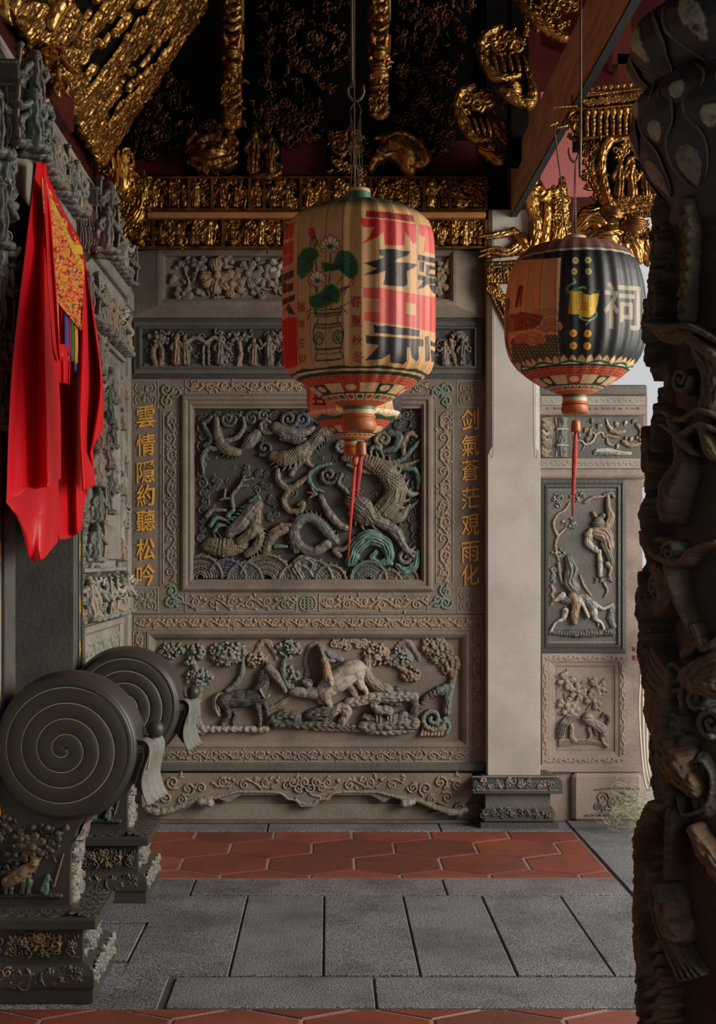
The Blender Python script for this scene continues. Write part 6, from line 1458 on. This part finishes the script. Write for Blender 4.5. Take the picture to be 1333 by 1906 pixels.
R.st([(735, 275), (755, 290), (760, 315)], [26, 26, 14], 8, .85); R.st([(722, 265), (712, 290), (698, 300), (690, 318)], [14, 11, 8, 5], 14, .9); R.st([(702, 288), (716, 295), (728, 292)], [4, 5, 3], 26, .9, WH); R.st([(722, 272)], 4, 32, .9, DK)
R.st([(775, 275), (785, 295), (780, 308)], [14, 18, 8], 10, .6, (.55, .28, .12, .8), rib=(-.5, .12))
for i in range(6): R.st([(722+i*2, 262-i*1.2+i*7), (740+i*3, 255+i*8), (752+i, 268+i*7)], [2.5, 3, 2], 26, .9)
R.st([(700, 262), (720, 256), (745, 254), (770, 262)], [5, 8, 8, 5], 14, .9)
gilt('elephant_head', 'gilded elephant head bracket right of the large lantern wires', 'gilded carving', R, 7.5, M['goldm'])
R = Rp(243); spiral(R, 632, 272, 18, 1.6, 4, 1, 0, None, 6); clutter(R, 615, 250, 690, 325, 46, 5, 11, GD, 3, 0)
gilt('scroll_bracket_carving', 'gilded scroll carving behind the large lantern wires', 'gilded carving', R, 7.5, M['goldd'])
# hanging struts
for (uc, v1, seed, lb) in ((432, 236, 250, 'gilded hanging strut above the lion mask'), (706, 218, 251, 'gilded hanging strut right of the lantern hook')):
    R = Rp(seed); d = 7.05
    t = thing('hanging_strut', lb, 'gilded strut', PX(uc, v1, d), 'gilded hanging struts')
    m = MB()
    for v0, v_, hw in ((-70, 40, 22), (40, 60, 18), (60, 96, 22), (96, v1-8, 17)): m.bpx(uc-hw, v0, uc+hw, v_, d, d+.09, .01)
    m.put('shaft', M['goldd'], t)
    for v in range(-40, int(v1), 18): R.st([(uc-13, v), (uc, v+5), (uc+13, v)], [5, 7, 5], 2, .9, R.g.choice(GD))
    for v in (100, 130): R.st([(uc, v)], 14, 6, .8)
    R.st([(uc-14, 66), (uc-10, 92), (uc-16, 110)], 5, 3, .9, (.8, .3, .12, .6)); R.st([(uc+14, 66), (uc+10, 92), (uc+16, 110)], 5, 3, .9, (.8, .3, .12, .6)); R.st([(uc-12, -30), (uc-10, 20), (uc, 34), (uc+10, 20), (uc+12, -30)], 4, 3, .9)
    clutter(R, uc-15, 120, uc+15, v1-4, 46, 5, 10, GD, 4, .1); R.st([(uc-10, v1-6)], 8, 4, .9); R.st([(uc+8, v1-6)], 8, 4, .9)
    R.build('strut_carving', fp(d), M['goldm'], t, 1.1, noise=.5)
# dim bracket carvings above
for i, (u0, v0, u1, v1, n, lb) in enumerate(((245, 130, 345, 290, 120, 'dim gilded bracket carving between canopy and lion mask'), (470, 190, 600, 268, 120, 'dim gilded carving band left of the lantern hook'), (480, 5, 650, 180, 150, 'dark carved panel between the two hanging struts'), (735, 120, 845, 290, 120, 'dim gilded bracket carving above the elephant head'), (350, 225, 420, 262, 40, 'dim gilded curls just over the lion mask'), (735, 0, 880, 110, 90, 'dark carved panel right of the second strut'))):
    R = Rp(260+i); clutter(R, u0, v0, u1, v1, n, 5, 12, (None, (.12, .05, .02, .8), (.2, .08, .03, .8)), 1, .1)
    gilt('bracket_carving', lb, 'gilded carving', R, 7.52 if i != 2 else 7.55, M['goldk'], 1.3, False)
# scrolling gilded brackets right
def fish_bracket(label, P, seed, d, extra):
    R = Rp(seed)
    for pts, r, l in P: R.st(pts, r, l, .85)
    extra(R); gilt('scroll_bracket', label, 'gilded bracket', R, d, M['goldm'], 1.1, True, .4, 'scrolling gilded brackets')
def ex1(R):
    for i in range(4): spiral(R, 915+i*16, 70+(i % 2)*18, 14, 1.5, 4, 1, i, None, 3)
    for i in range(6): R.st([(905+i*14, 105), (910+i*14, 125), (915+i*13, 140)], [3, 4, 2], 2, .9)
    R.st([(955, 168)], 16, 6, .85); R.st([(952, 165)], 4, 22, .9, WH); R.st([(930, 168), (945, 176), (940, 182)], [3, 5, 3], 12, .9); clutter(R, 905, 50, 985, 100, 26, 5, 10, GD, 2, 0)
fish_bracket('gilded dragon-fish scroll bracket high on the dark post', [([(930, 50), (902, 65), (895, 90), (905, 125), (930, 145), (965, 140)], [8, 9, 10, 9, 10, 6], 2), ([(935, 168), (960, 185), (985, 192), (992, 170), (985, 140)], [9, 14, 11, 9, 6], 3)], 270, 7.1, ex1)
def ex2(R):
    for i in range(3): spiral(R, 868+i*20, 185+(i % 2)*12, 14, 1.5, 4, -1, i, None, 3)
    for i in range(6): R.st([(870+i*12, 222), (876+i*12, 240), (886+i*9, 256)], [3, 4, 2], 2, .9)
    for i in range(5): R.st([(915+i*5, 225+i*6), (925+i*4, 250+i*5)], [3, 5], 6, .9)
    R.st([(915, 278)], 12, 6, .85, (.6, .22, .08, .6)); R.st([(910, 276)], 3.5, 18, .9, WH); clutter(R, 860, 165, 940, 210, 22, 5, 9, GD, 2, 0)
fish_bracket('gilded dragon-fish scroll bracket below, next to the frieze end', [([(880, 162), (856, 172), (852, 200), (865, 235), (885, 258), (912, 262)], [7, 8, 9, 10, 9, 6], 2), ([(895, 278), (915, 288), (930, 297), (942, 280), (938, 230)], [8, 12, 10, 9, 6], 3)], 271, 7.2, ex2)
def ex3(R): clutter(R, 975, -20, 1070, 55, 50, 6, 12, GD, 2, 0)
fish_bracket('curved gilded bracket crossing the top edge beside the beam', [([(955, -20), (975, 10), (1010, 48), (1045, 68), (1075, 74)], [7, 9, 10, 8, 4], 3)], 272, 6.6, ex3)

# ---- sloping gilded openwork canopy over the left wall
cy0, cy1 = 3.9, 6.70; LW_ = .94; dirx, dirz = .545, .839; nx_, nz_ = dirz, -dirx    # outward normal (down and right)
sq = .004
def fcan(U, V, H): return (-1.13+V*sq*dirx+H*sq*nx_, U*sq, 3.45+V*sq*dirz+H*sq*nz_)
t = thing('gilded_canopy', 'sloping gilded openwork canopy board at the top left', 'gilded canopy', (-1.13, 5.4, 3.45))
Vv = [(-1.13-nx_*.05+a*dirx, y, 3.45-nz_*.05+a*dirz) for y in (cy0, cy1) for a in (0, LW_)]
m = MB(); m.loft([[(-1.13+a*dirx-nx_*b, y, 3.45+a*dirz-nz_*b) for a, b in ((0, .03), (LW_, .03), (LW_, .07), (0, .07))] for y in (cy0, cy1)]); m.put('backing_board', M['black'], t)
holes = Relief(300); g = holes.g
R = Relief(301); U0, U1, V1 = cy0/sq, cy1/sq, LW_/sq
def can_uv(u, v):   # photograph point -> (y, slope distance) on the canopy plane, in relief units
    a, b = (u-CX)/F, (CY-v)/F; det = a*(-dirz)+dirx*b
    y = (-1.13*-dirz+dirx*1.95)/det; return (y/sq, (y*b-1.95)/dirz/sq)
hs = []
for P, wd in (([(520, 0), (440, 110), (360, 220)], 26), ([(690, 10), (600, 100), (475, 195)], 26), ([(745, 40), (690, 80), (660, 92)], 40), ([(655, 145), (560, 225), (430, 320)], 42), ([(590, 240), (520, 320), (465, 400)], 44), ([(830, 140), (785, 195)], 26), ([(845, 215), (785, 240)], 30),
              ([(745, 255), (660, 320), (590, 400)], 40), ([(795, 285), (700, 360), (610, 430)], 34), ([(700, 420), (620, 480), (555, 545)], 38), ([(575, 440), (515, 520)], 18), ([(620, 470), (550, 600)], 18), ([(390, -10), (325, 80)], 28), ([(450, 30), (410, 20)], 34), ([(880, 40), (830, 90)], 16)):
    hs.append((np.array([can_uv(x/2.666, y_/2.666) for x, y_ in P]), wd*1.6/2.666/2/1.75))
def inhole(u, v, pad=0):
    for P, r_ in hs:
        for a, b in zip(P[:-1], P[1:]):
            dx, dy = b-a; t_ = min(1, max(0, ((u-a[0])*dx+(v-a[1])*dy)/(dx*dx+dy*dy)))
            if math.hypot(u-a[0]-t_*dx, v-a[1]-t_*dy) < r_+pad: return True
    return False
cnt = 0
while cnt < 6500:
    u, v = g.uniform(U0, U1), g.uniform(0, V1)
    if inhole(u, v, 3): continue
    L_ = g.uniform(5, 11); q_ = g.random()
    if q_ < .06: spiral(R, u, v, g.uniform(4, 7), 1.3, 1.7, g.choice((-1, 1)), g.uniform(0, 6), None, 1.5, .6)
    else:
        e = g.uniform(-4, 4)
        if inhole(u+e, v+L_, 2.5) or inhole(u+e*.2, v+L_*.5, 3): continue
        R.st([(u, v), (u+e*.2+g.uniform(-3, 3), v+L_*.5), (u+e, v+L_)], [1.2, g.uniform(1.7, 3.0), .8], g.uniform(0, 1.8), .55, g.choice(GD+((.75, .5, .16, .3),)), n=3)
    cnt += 1
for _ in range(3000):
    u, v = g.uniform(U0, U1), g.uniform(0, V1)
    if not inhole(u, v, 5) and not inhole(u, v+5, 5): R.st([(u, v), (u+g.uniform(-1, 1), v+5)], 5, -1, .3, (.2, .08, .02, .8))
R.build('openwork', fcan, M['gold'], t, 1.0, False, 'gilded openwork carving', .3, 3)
R = Relief(302); cl = lambda U, V, H: (-1.10+U*sq, 6.78-H*sq, 3.50-V*sq)
clutter(R, -6, -12, 26, 44, 70, 5, 9, GD, 6, 0); R.st([(10, 0), (12, 25), (6, 46)], [16, 15, 9], 0, .8)
R.build('corbel', cl, M['gold'], t, 1.0, True, 'gilded corbel tip', .5)
R = Relief(303); cf = lambda U, V, H: (-1.02+U*sq, 4.35-H*sq, 3.36-V*sq)
for i in range(12): leaf(R, g.uniform(-10, 30), g.uniform(-20, 10), g.uniform(0, 6.3), g.uniform(14, 26), g.uniform(4, 7), (.9, .65, .25, .5), 4)
R.st([(-25, 0), (0, 8), (20, 4), (36, 14), (30, 34)], [6, 8, 9, 7, 4], 2, .9)
R.build('leaf_ornament', cf, M['gold'], t, 1.0, True, 'bright gilded leaves', .4)
t = thing('wall_post_bracket', 'dark carved timber bracket under the gilded canopy by the lintel', 'timber bracket', (-1.1, 5.6, 3.27))
m = MB(); m.box(-1.19, -1.06, 5.15, 5.6, 3.27, 3.44, .01); m.put('block', M['maroon'], t)
R = Relief(304); fb_ = lambda U, V, H: (-1.16+U*sq, 5.145-H*sq, 3.46-V*sq); clutter(R, 0, 2, 36, 44, 50, 5, 9, GD, 2, 0); R.build('block_carving', fb_, M['goldd'], t, 1.0)
# flame carving at the frieze corner
R = Rp(305); clutter(R, 218, 380, 262, 440, 50, 6, 11, GD, 5, 0); clutter(R, 240, 325, 276, 390, 40, 6, 10, GD, 5, 0); R.st([(265, 318), (268, 350), (255, 400), (230, 420)], [5, 10, 15, 12], 0, .8)
gilt('flame_carving', 'bright gilded carving at the left end of the friezes', 'gilded carving', R, 7.2)

# ---- slanting painted beam and soffit pieces
m = MB(); m.loft([[(1.02, y, z0), (1.055, y, z0), (1.055, y, z1), (1.02, y, z1)] for y, z0, z1 in ((2.0, 3.36, 3.68), (7.62, 3.42, 3.72))])
o = m.put('painted_beam', M['oldwood'], None, origin=(1.04, 4.8, 3.4)); tag(o, 'long worn painted timber beam running overhead at the upper right', 'beam')
m = MB(); m.loft([[(1.017, y, z0-.012), (1.05, y, z0-.012), (1.05, y, z0), (1.017, y, z0)] for y, z0 in ((2.0, 3.36), (7.62, 3.42))])
o2 = m.put('edge_board', flat('dark_teal_edge', (.012, .022, .024)), o, 'dark edge board')
# gilded dragon-scroll and leaf corbels on the pillar head
R = Rp(310)
R.st([(1000, 345), (990, 365), (998, 420), (992, 462)], [10, 12, 12, 10], 4, .8, (.45, .28, .10, .5)); spiral(R, 1004, 360, 16, 1.4, 6, 1, 0, None, 10); R.st([(1020, 365), (1018, 420), (1012, 465)], [7, 8, 8], 6, .9)
clutter(R, 1030, 345, 1055, 470, 60, 5, 10, ((.95, .7, .3, .5), None), 5, 0); R.st([(1046, 335), (1048, 400), (1035, 465)], [6, 12, 14], 0, .8)
gilt('scroll_corbel', 'bright gilded scroll corbel on the granite pillar behind the black lantern', 'gilded corbel', R, 7.47)
R = Rp(312)
R.st([(906, 478), (975, 470)], 4, 0, .9); R.st([(906, 492), (972, 488)], 4, 0, .9); clutter(R, 908, 496, 968, 520, 30, 4, 7, GD, 1, 0)
for i in range(11): R.st([(908+i*6, 512), (908+i*6, 524)], [2.5, 4], 1, .9)
for i in range(12): spiral(R, 912+i*4.6, 540+i*i*.72, 9, 1.4, 2.4, 1 if i % 2 else -1, i, None, 1)
R.st([(908, 530), (920, 560), (940, 600), (960, 640)], 3, 0, .9); R.st([(925, 530), (945, 570), (965, 610)], 3, 0, .9)
gilt('fretwork_bracket', 'fine fretwork gilded bracket left of the black lantern', 'gilded bracket', R, 7.49, M['goldd'], .9)
R = Rp(313)
for P in ([(890, 442), (920, 436), (955, 430)], [(905, 445), (935, 438), (958, 433)], [(895, 468), (920, 462), (945, 466), (960, 456)], [(892, 478), (915, 470), (940, 474), (965, 462)]): R.st(P, [1.5, 4, 5], 2, .9, (.95, .72, .35, .5))
R.st([(955, 430), (970, 445), (985, 460), (1000, 468)], [7, 9, 10, 8], 0, .8); R.st([(960, 460), (990, 470)], [6, 8], 0, .8)
gilt('antler_carving', 'gilded antler-like carving projecting left of the black lantern', 'gilded carving', R, 7.47)
# ---- hanging shrine bracket
t = thing('hanging_shrine', 'ornate gilded hanging shrine bracket with valance, left of the column capital', 'gilded shrine', PX(1170, 400, 5.6))
d = 5.6; k = d/F
bpx_part('roof_board', t, 1085, 178, 1215, 252, d+.01, d+.25, M['black'])
R = Rp(320)
for v0, v1 in ((180, 163), (206, 192), (258, 250)): R.st([(1082, v0), (1214, v1)], 3, 2, .9)
for i in range(26): x = 1090+i*4.9; spiral(R, x, 192-i*.6, 7, 1.4, 2, 1 if i % 2 else -1, i, None, 3)
for i in range(11): x = 1088+i*12; leaf(R, x, 172-i*1.4, -PI/2, 10, 4, None, 2); R.st([(x+4, 214-i*.8), (x+4, 252-i*.6)], [5, 4], 2, .9, None); R.st([(x+4, 212-i*.8)], 6, 6, .8); R.st([(x-2, 212-i*.8), (x+4, 218), (x+10, 212-i*.8)], 2, 5, .9)
R.build('valance', fp(d), M['goldd'], t, .9, False, None, .2)
R = Rp(321); clutter(R, 1062, 195, 1090, 260, 46, 4, 9, GD, 3, 0); R.st([(1070, 180), (1075, 230), (1082, 262)], [6, 10, 6], 0, .8); R.build('side_valance', fp(d+.02), M['goldd'], t, 1.0, True)
for P in ([(1030, 200), (1072, 197)], [(1024, 234), (1036, 229)], [(1038, 238), (1054, 234)]): 
    R = Rp(int(P[0][0])); R.st(P, [1.5, 3], 1, .9, (.95, .7, .3, .5)); R.build('spike', fp(d), M['gold'], t, .8, True)
# leaf corbels below
R = Rp(311)
for P, r in (([(1075, 425), (1100, 405), (1125, 418), (1140, 440)], [10, 22, 18, 8]), ([(1100, 455), (1130, 440), (1155, 455), (1160, 475)], [14, 24, 20, 8]), ([(1160, 440), (1178, 460), (1190, 485)], [18, 20, 8]), ([(1195, 445), (1205, 470), (1208, 490)], [14, 14, 6]), ([(1140, 410), (1165, 420), (1185, 440)], [12, 14, 10])): R.st(P, r, 6, .85, (.85, .52, .2, .4))
R.build('leaf_corbel', fp(d+.2), M['gold'], t, 1.0, True, 'bright gilded leaf corbel', .3)
# basket
m = MB(); m.bpx(1130, 262, 1260, 372, d+.05, d+.30); m.put('basket_back', M['black'], t)
R = Rp(322)
R.st([(1135, 262), (1120, 290), (1122, 340), (1140, 392)], [9, 9, 9, 9], 4, .9); R.st([(1108, 285), (1100, 310), (1110, 350), (1128, 385)], [6, 7, 7, 6], 0, .9)
R.st([(1140, 376), (1245, 362)], 8, 4, .8); R.st([(1150, 398), (1240, 386)], 5, 2, .9); R.st([(1150, 388), (1243, 374)], 7, 0, .8); R.st([(1140, 262), (1200, 250)], 6, 2, .9)
for i in range(14): spiral(R, 1150+i*7, 376-i*.9, 4.5, 1.2, 1.4, 1 if i % 2 else -1, i, None, 12)
for i in range(20): x = 1152+i*4.4; R.st([(x, 400-i*.6), (x, 410-i*.6)], 1.6, 0, .9)
for x in (1152, 1175, 1200, 1222, 1245): person_fig(R, x, 366, 62, None, 6, R.g.choice((-1, 1)))
R.st([(1160, 330), (1170, 300), (1190, 298), (1200, 330)], 4, 6, .9); R.st([(1205, 335), (1215, 325), (1225, 345)], 4, 6, .9); clutter(R, 1145, 268, 1200, 300, 26, 5, 9, GD, 4, 0)
R.st([(1125, 392), (1140, 400), (1150, 405)], [8, 13, 8], 8, .9); clutter(R, 1086, 262, 1126, 372, 50, 5, 9, GD, 2, 0)
R.build('basket', fp(d), M['goldd'], t, .95, True, None, .3)
R = Rp(323); R.st([(1180, 425)], 22, 4, .8); clutter(R, 1160, 410, 1205, 446, 34, 5, 9, ((.3, .14, .05, .8), None), 10, 0); R.build('pendant', fp(d), M['goldd'], t, 1.0, True)
m = MB(); m.bpx(1150, 100, 1185, 180, d+.1, d+.18); m.box(PX(1150, 0, d).x, PX(1185, 0, d).x, d+.1, d+.18, 3.6, 5.02); m.put('hanger_post', M['maroon'], t)

# ================================================================ DRAGON COLUMN (right foreground)
cxx, cyy, KC = 1.03, 3.40, 3.40/F
t = thing('dragon_column', 'dark stone column carved with a coiling dragon, right foreground', 'column', (cxx, cyy, 0))
m = MB(); m.lathe([(.150, 0), (.150, 2.46)], cxx, cyy, 64); m.put('shaft', M['column'], t)
PH0 = math.radians(163); RAD = 162.0
def fcol(U, V, H):
    a = PH0+U/RAD; r = .150+H*KC
    return (cxx+r*np.cos(a), cyy+r*np.sin(a), np.maximum(EYE-(V-CY)*KC, .002))
def cu(u, rr=165.0): return RAD*math.acos(max(-1, min(1, (1369-u)/rr)))
class CR(Relief): pass
def pc(pts, rr=165.0): return [(cu(u, rr), v) for u, v in pts]
CB = ((.12, .085, .05, .6), None, (.15, .10, .055, .7), (.085, .085, .075, .6), None)
CLD = (.085, .09, .078, .7)
R = Relief(400); g = R.g
# rough bark and cloud silhouettes on the outline
R.chis = .13; R.soft = 1.7
SIL = ((390, 1215), (420, 1205), (470, 1208), (520, 1200), (560, 1193), (610, 1184), (640, 1200), (680, 1222), (720, 1242), (745, 1215), (780, 1190), (850, 1190), (880, 1180), (905, 1176), (950, 1195), (990, 1184), (1020, 1205), (1050, 1200), (1080, 1190), (1110, 1174), (1150, 1195), (1190, 1182), (1280, 1180), (1350, 1200), (1430, 1207), (1480, 1232), (1530, 1205), (1600, 1180), (1700, 1182), (1790, 1190), (1830, 1178), (1906, 1176), (2120, 1170))
def sil(v): return (1369-np.interp(v, [a for a, b in SIL], [b for a, b in SIL]))/735/KC-.150/KC
for i in range(150):
    v = g.uniform(395, 2120); u = g.uniform(-60, 30); r_ = g.uniform(9, 18)
    R.st([(u, v), (u+g.uniform(-16, 16), v+g.uniform(-30, 30))], [r_, r_*g.uniform(.5, 1)], max(4, sil(v)*g.uniform(.35, .7)-r_), .95, g.choice(CB))
for i in range(210):
    v = g.uniform(395, 2120); x = g.gauss(-4, 20); rr = g.uniform(14, 32); w_ = g.random()
    if 1500 < v < 1800 and x > -8: continue
    ll = max(3, (sil(v)-rr*.45)*g.uniform(.72, 1)*(1-max(0, x-10)/90))
    if w_ < .35: spiral(R, x, v, rr, 1.5, rr*.24, g.choice((-1, 1)), g.uniform(0, 6), g.choice((CLD, None)+CB), ll)
    elif w_ < .92: leaf(R, x, v, g.choice((-1, 1))*PI/2+g.uniform(-.6, .6), rr*2.2, rr*.45, g.choice(CB), ll, g.uniform(-.5, .5))
    else: flower(R, x, v, rr*.8, 5, g.choice(CB), ll*.95)
# far side, simpler
for k in range(3):   # coils of the body round the back
    v0_ = 560+k*520; R.st([(250+x*62, v0_+x*46+26*math.sin(x*1.3)) for x in range(6)], [20, 34, 40, 40, 34, 20], 22, .85, CB[2], rib=(.3, .07))
    R.st([(-60-x*75, v0_+200-x*40+20*math.sin(x*1.5)) for x in range(6)], [20, 32, 38, 36, 30, 20], 22, .85, CB[0], rib=(.3, .07))
for i in range(230):
    v = g.uniform(400, 2120); x = g.choice((g.uniform(-440, -60), g.uniform(235, 560))); rr = g.uniform(16, 34); w_ = g.random(); ll = g.uniform(4, 26)
    if w_ < .4: cloud(R, x, v, rr*1.3, g.choice((CLD, None)+CB), ll, rr*.26); R.st([(x, v)], rr*1.2, 0, .5, g.choice(CB))
    elif w_ < .8: leaf(R, x, v, g.uniform(0, 6.3), rr*2.6, rr*.5, g.choice(CB), ll, g.uniform(-.5, .5))
    else: R.st([(x, v), (x+g.uniform(-40, 40), v+30), (x+g.uniform(-50, 50), v+60)], [10, 18, 8], ll, .8, g.choice(CB))
# upper part: bark strip, ledge, scrolls
R.st(pc([(1262, 400), (1268, 470), (1262, 540), (1258, 600)]), [18, 16, 15, 18], 18, .8, CB[0], rib=(.25, .15))
R.st(pc([(1225, 615), (1255, 640), (1290, 648), (1333, 690)]), [14, 18, 16, 12], 46, .9, CB[2]); R.st(pc([(1210, 600), (1250, 622), (1290, 628), (1340, 660)]), [8, 8, 8, 6], 58, .9, CLD)
R.st(pc([(1295, 660), (1320, 700), (1310, 760), (1275, 800)]), [30, 34, 26, 16], 14, .8, CB[0], rib=(.3, .06))
spiral(R, *pc([(1262, 716)])[0], 24, 1.6, 7, 1, 0, CLD, 34)
for v in (790, 815): R.st(pc([(1230, v-20), (1265, v), (1300, v-14), (1333, v)]), [6, 8, 7, 5], 40, .9, CB[2])
R.st(pc([(1255, 830), (1262, 870), (1240, 920), (1235, 960)]), [12, 22, 30, 22], 30, .85, CB[0], rib=(-.25, .05)); R.st(pc([(1250, 790), (1262, 820), (1290, 850)]), [9, 10, 8], 44, .9, CLD)
R.st(pc([(1300, 800), (1320, 850), (1333, 860)]), [10, 14, 10], 36, .9, CB[2])
# middle: swirling ribbon, figure, flame fringe, cloud spirals
R.st(pc([(1200, 1010), (1230, 1040), (1262, 1048), (1290, 1025), (1333, 1010)]), [10, 9, 8, 8, 6], 44, .9, CB[2]); spiral(R, *pc([(1242, 1028)])[0], 22, 1.5, 7, 1, 2, CLD, 40); R.st(pc([(1240, 1050), (1246, 1090), (1270, 1140), (1285, 1170)]), [8, 8, 7, 5], 42, .9, CB[2])
R.st(pc([(1215, 1060), (1232, 1080), (1240, 1110), (1215, 1140)]), [18, 24, 26, 14], 34, .85, CB[0]); spiral(R, *pc([(1222, 1090)])[0], 20, 1.4, 7, -1, 0, CB[0], 50)
for i in range(9): R.st(pc([(1250-i*2, 1250+i*12), (1215-i*3, 1215+i*14), (1186+abs(i-4)*2, 1185+i*17)]), [11, 9, 4], 40+i, .9, CB[(i % 2)*2])
for x, v, r in ((1252, 1250, 32), (1292, 1288, 34), (1250, 1345, 36), (1322, 1330, 26)):
    R.st(pc([(x, v)]), r+6, 4, .8, CLD); spiral(R, *pc([(x, v)])[0], r, 1.6, 8, 1, g.uniform(0, 3), CLD, 36)
R.st(pc([(1270, 1210), (1300, 1190), (1333, 1200)]), [14, 16, 10], 30, .9, CB[0]); R.st(pc([(1290, 1160), (1310, 1200), (1333, 1180)]), [8, 10, 6], 40, .9, CB[2])
# scaled body
R.st(pc([(1340, 1225), (1300, 1250), (1330, 1270)]), [30, 34, 24], 40, .8, CB[2], rib=(.3, .05))
R.st(pc([(1222, 1330), (1235, 1370), (1258, 1410), (1290, 1450)]), [20, 30, 34, 24], 36, .85, (.17, .10, .05, .75), rib=(.32, .09))
R.st(pc([(1225, 1400), (1240, 1450), (1235, 1500)]), [22, 26, 20], 36, .85, CB[1])
m_ = [(1262, 1420), (1300, 1400), (1322, 1430), (1310, 1480), (1268, 1500), (1255, 1470)]
R.st(pc([(1285, 1420), (1295, 1480)]), [32, 30], 10, .6, (.05, .052, .046, .7)); R.st(pc(m_), 5, 34, .9, CB[3])
R.st(pc([(1225, 1490), (1200, 1540), (1188, 1600), (1186, 1680), (1196, 1760), (1205, 1800)], 180), [16, 14, 13, 13, 15, 16], 64, .9, CB[0])
R.st(pc([(1250, 1500), (1245, 1560), (1240, 1620)]), [16, 12, 9], 40, .9, CB[1]); R.st(pc([(1235, 1660), (1240, 1700), (1255, 1720)]), [18, 28, 20], 36, .85, CB[2], rib=(-.3, .08)); R.st(pc([(1232, 1640), (1236, 1660)]), [10, 14], 50, .9, CLD)
R.st(pc([(1285, 1525), (1310, 1560), (1340, 1600)]), [12, 20, 18], 34, .85, (.18, .10, .05, .7))
for i in range(5): R.st(pc([(1205+i*5, 1690+i*4), (1235+i*8, 1750+i*2), (1262+i*9, 1800-i*4)]), [5, 6, 4], 40-i*4, .9, CB[i % 3])
for i in range(8): R.st([(-20+j*16, 1850+i*26-(j*j)*.6+14*math.sin(j*.6)) for j in range(8)], 9, 34+g.uniform(0, 10), .9, CB[i % 3])
for i in range(14):
    v = 1760+i*26; R.st(pc([(1200, v+30), (1222, v), (1228, v-20)]), [10, 9, 4], 46, .9, CB[i % 2*2])
R.build('dragon_carving', fcol, M['column'], t, 2.0, False, None, 1.2, 2)
# capital: two tiers of lotus petals
z_ = lambda v: EYE-(v-CY)*KC
m = MB(); m.lathe([(.150, z_(430)), (.165, z_(405)), (.16, z_(380)), (.175, z_(360)), (.205, z_(330)), (.235, z_(285)), (.250, z_(240)), (.245, z_(200)), (.22, z_(168)), (.20, z_(152))], cxx, cyy, 72, True); cap = m.put('capital', M['petal'], t)
m = MB(); m.lathe([(.20, z_(155)), (.228, z_(135)), (.250, z_(100)), (.245, z_(60)), (.22, z_(30)), (.17, z_(8)), (.17, z_(-60))], cxx, cyy, 72, True); up = m.put('capital_bud', M['petal'], t)
m = MB(); m.lathe([(.11, z_(-50)), (.11, 3.5), (.11, 4.99)], cxx, cyy, 32); m.put('upper_post', M['maroon'], t)
PG = (.33, .335, .255, .9); PL = (.20, .19, .155, .6)
def petal(par, a0, wid, v0, v1, rfun, out, twist=0.0, centre=PG, el=(.62, .42, .24)):
    n = 26; X = np.zeros((n, n)); Y = X.copy(); Z = X.copy(); C = np.zeros((n, n, 4))
    for i in range(n):
        f = i/(n-1); v = v0+(v1-v0)*f; w_ = wid*(math.sin(PI*(.12+.80*f)) if f < .5 else math.sqrt(max(0, 1-((f-.5)/.5)**2))*math.sin(PI*.52))
        for j in range(n):
            s_ = j/(n-1)*2-1; a = a0+w_*s_+twist*f; ff = f
            h = out*(1-.75*s_*s_)*math.sin(PI*min(1, .15+.8*f))
            inner = (s_/el[1])**2+((f-el[0])/el[2])**2 < 1; rim = abs(s_) > .90 or f > .965
            if inner: h += .004; C[i, j] = centre
            elif rim: h += .006; C[i, j] = PL
            r = rfun(v)+h
            X[i, j], Y[i, j], Z[i, j] = cxx+r*math.cos(a), cyy+r*math.sin(a), z_(v)
    me = gridmesh('petal', X, Y, Z, C); return put('petal', me, M['petal'], par)
r1 = lambda v: float(np.interp(v, [152, 168, 200, 240, 285, 330, 360, 380], [.20, .22, .245, .25, .235, .205, .175, .16]))
r2 = lambda v: float(np.interp(v, [8, 30, 60, 100, 135, 155], [.17, .22, .245, .25, .228, .20]))
for i in range(10): petal(cap, i*PI/5+.10, .27, 160, 236, r1, .016, 0, PG, (.66, .36, .22))
for i in range(10): petal(cap, i*PI/5+PI/10+.10, .27, 190, 292, r1, .013, 0, PG, (.76, .40, .20))
for i in range(10): petal(cap, i*PI/5+.10, .26, 262, 372, r1, .008, 0, (.22, .205, .165, .8), (.68, .62, .30))
for i in range(9): petal(up, i*2*PI/9, .33, 160, 22, r2, .024, -.30, PG, (.52, .30, .36))
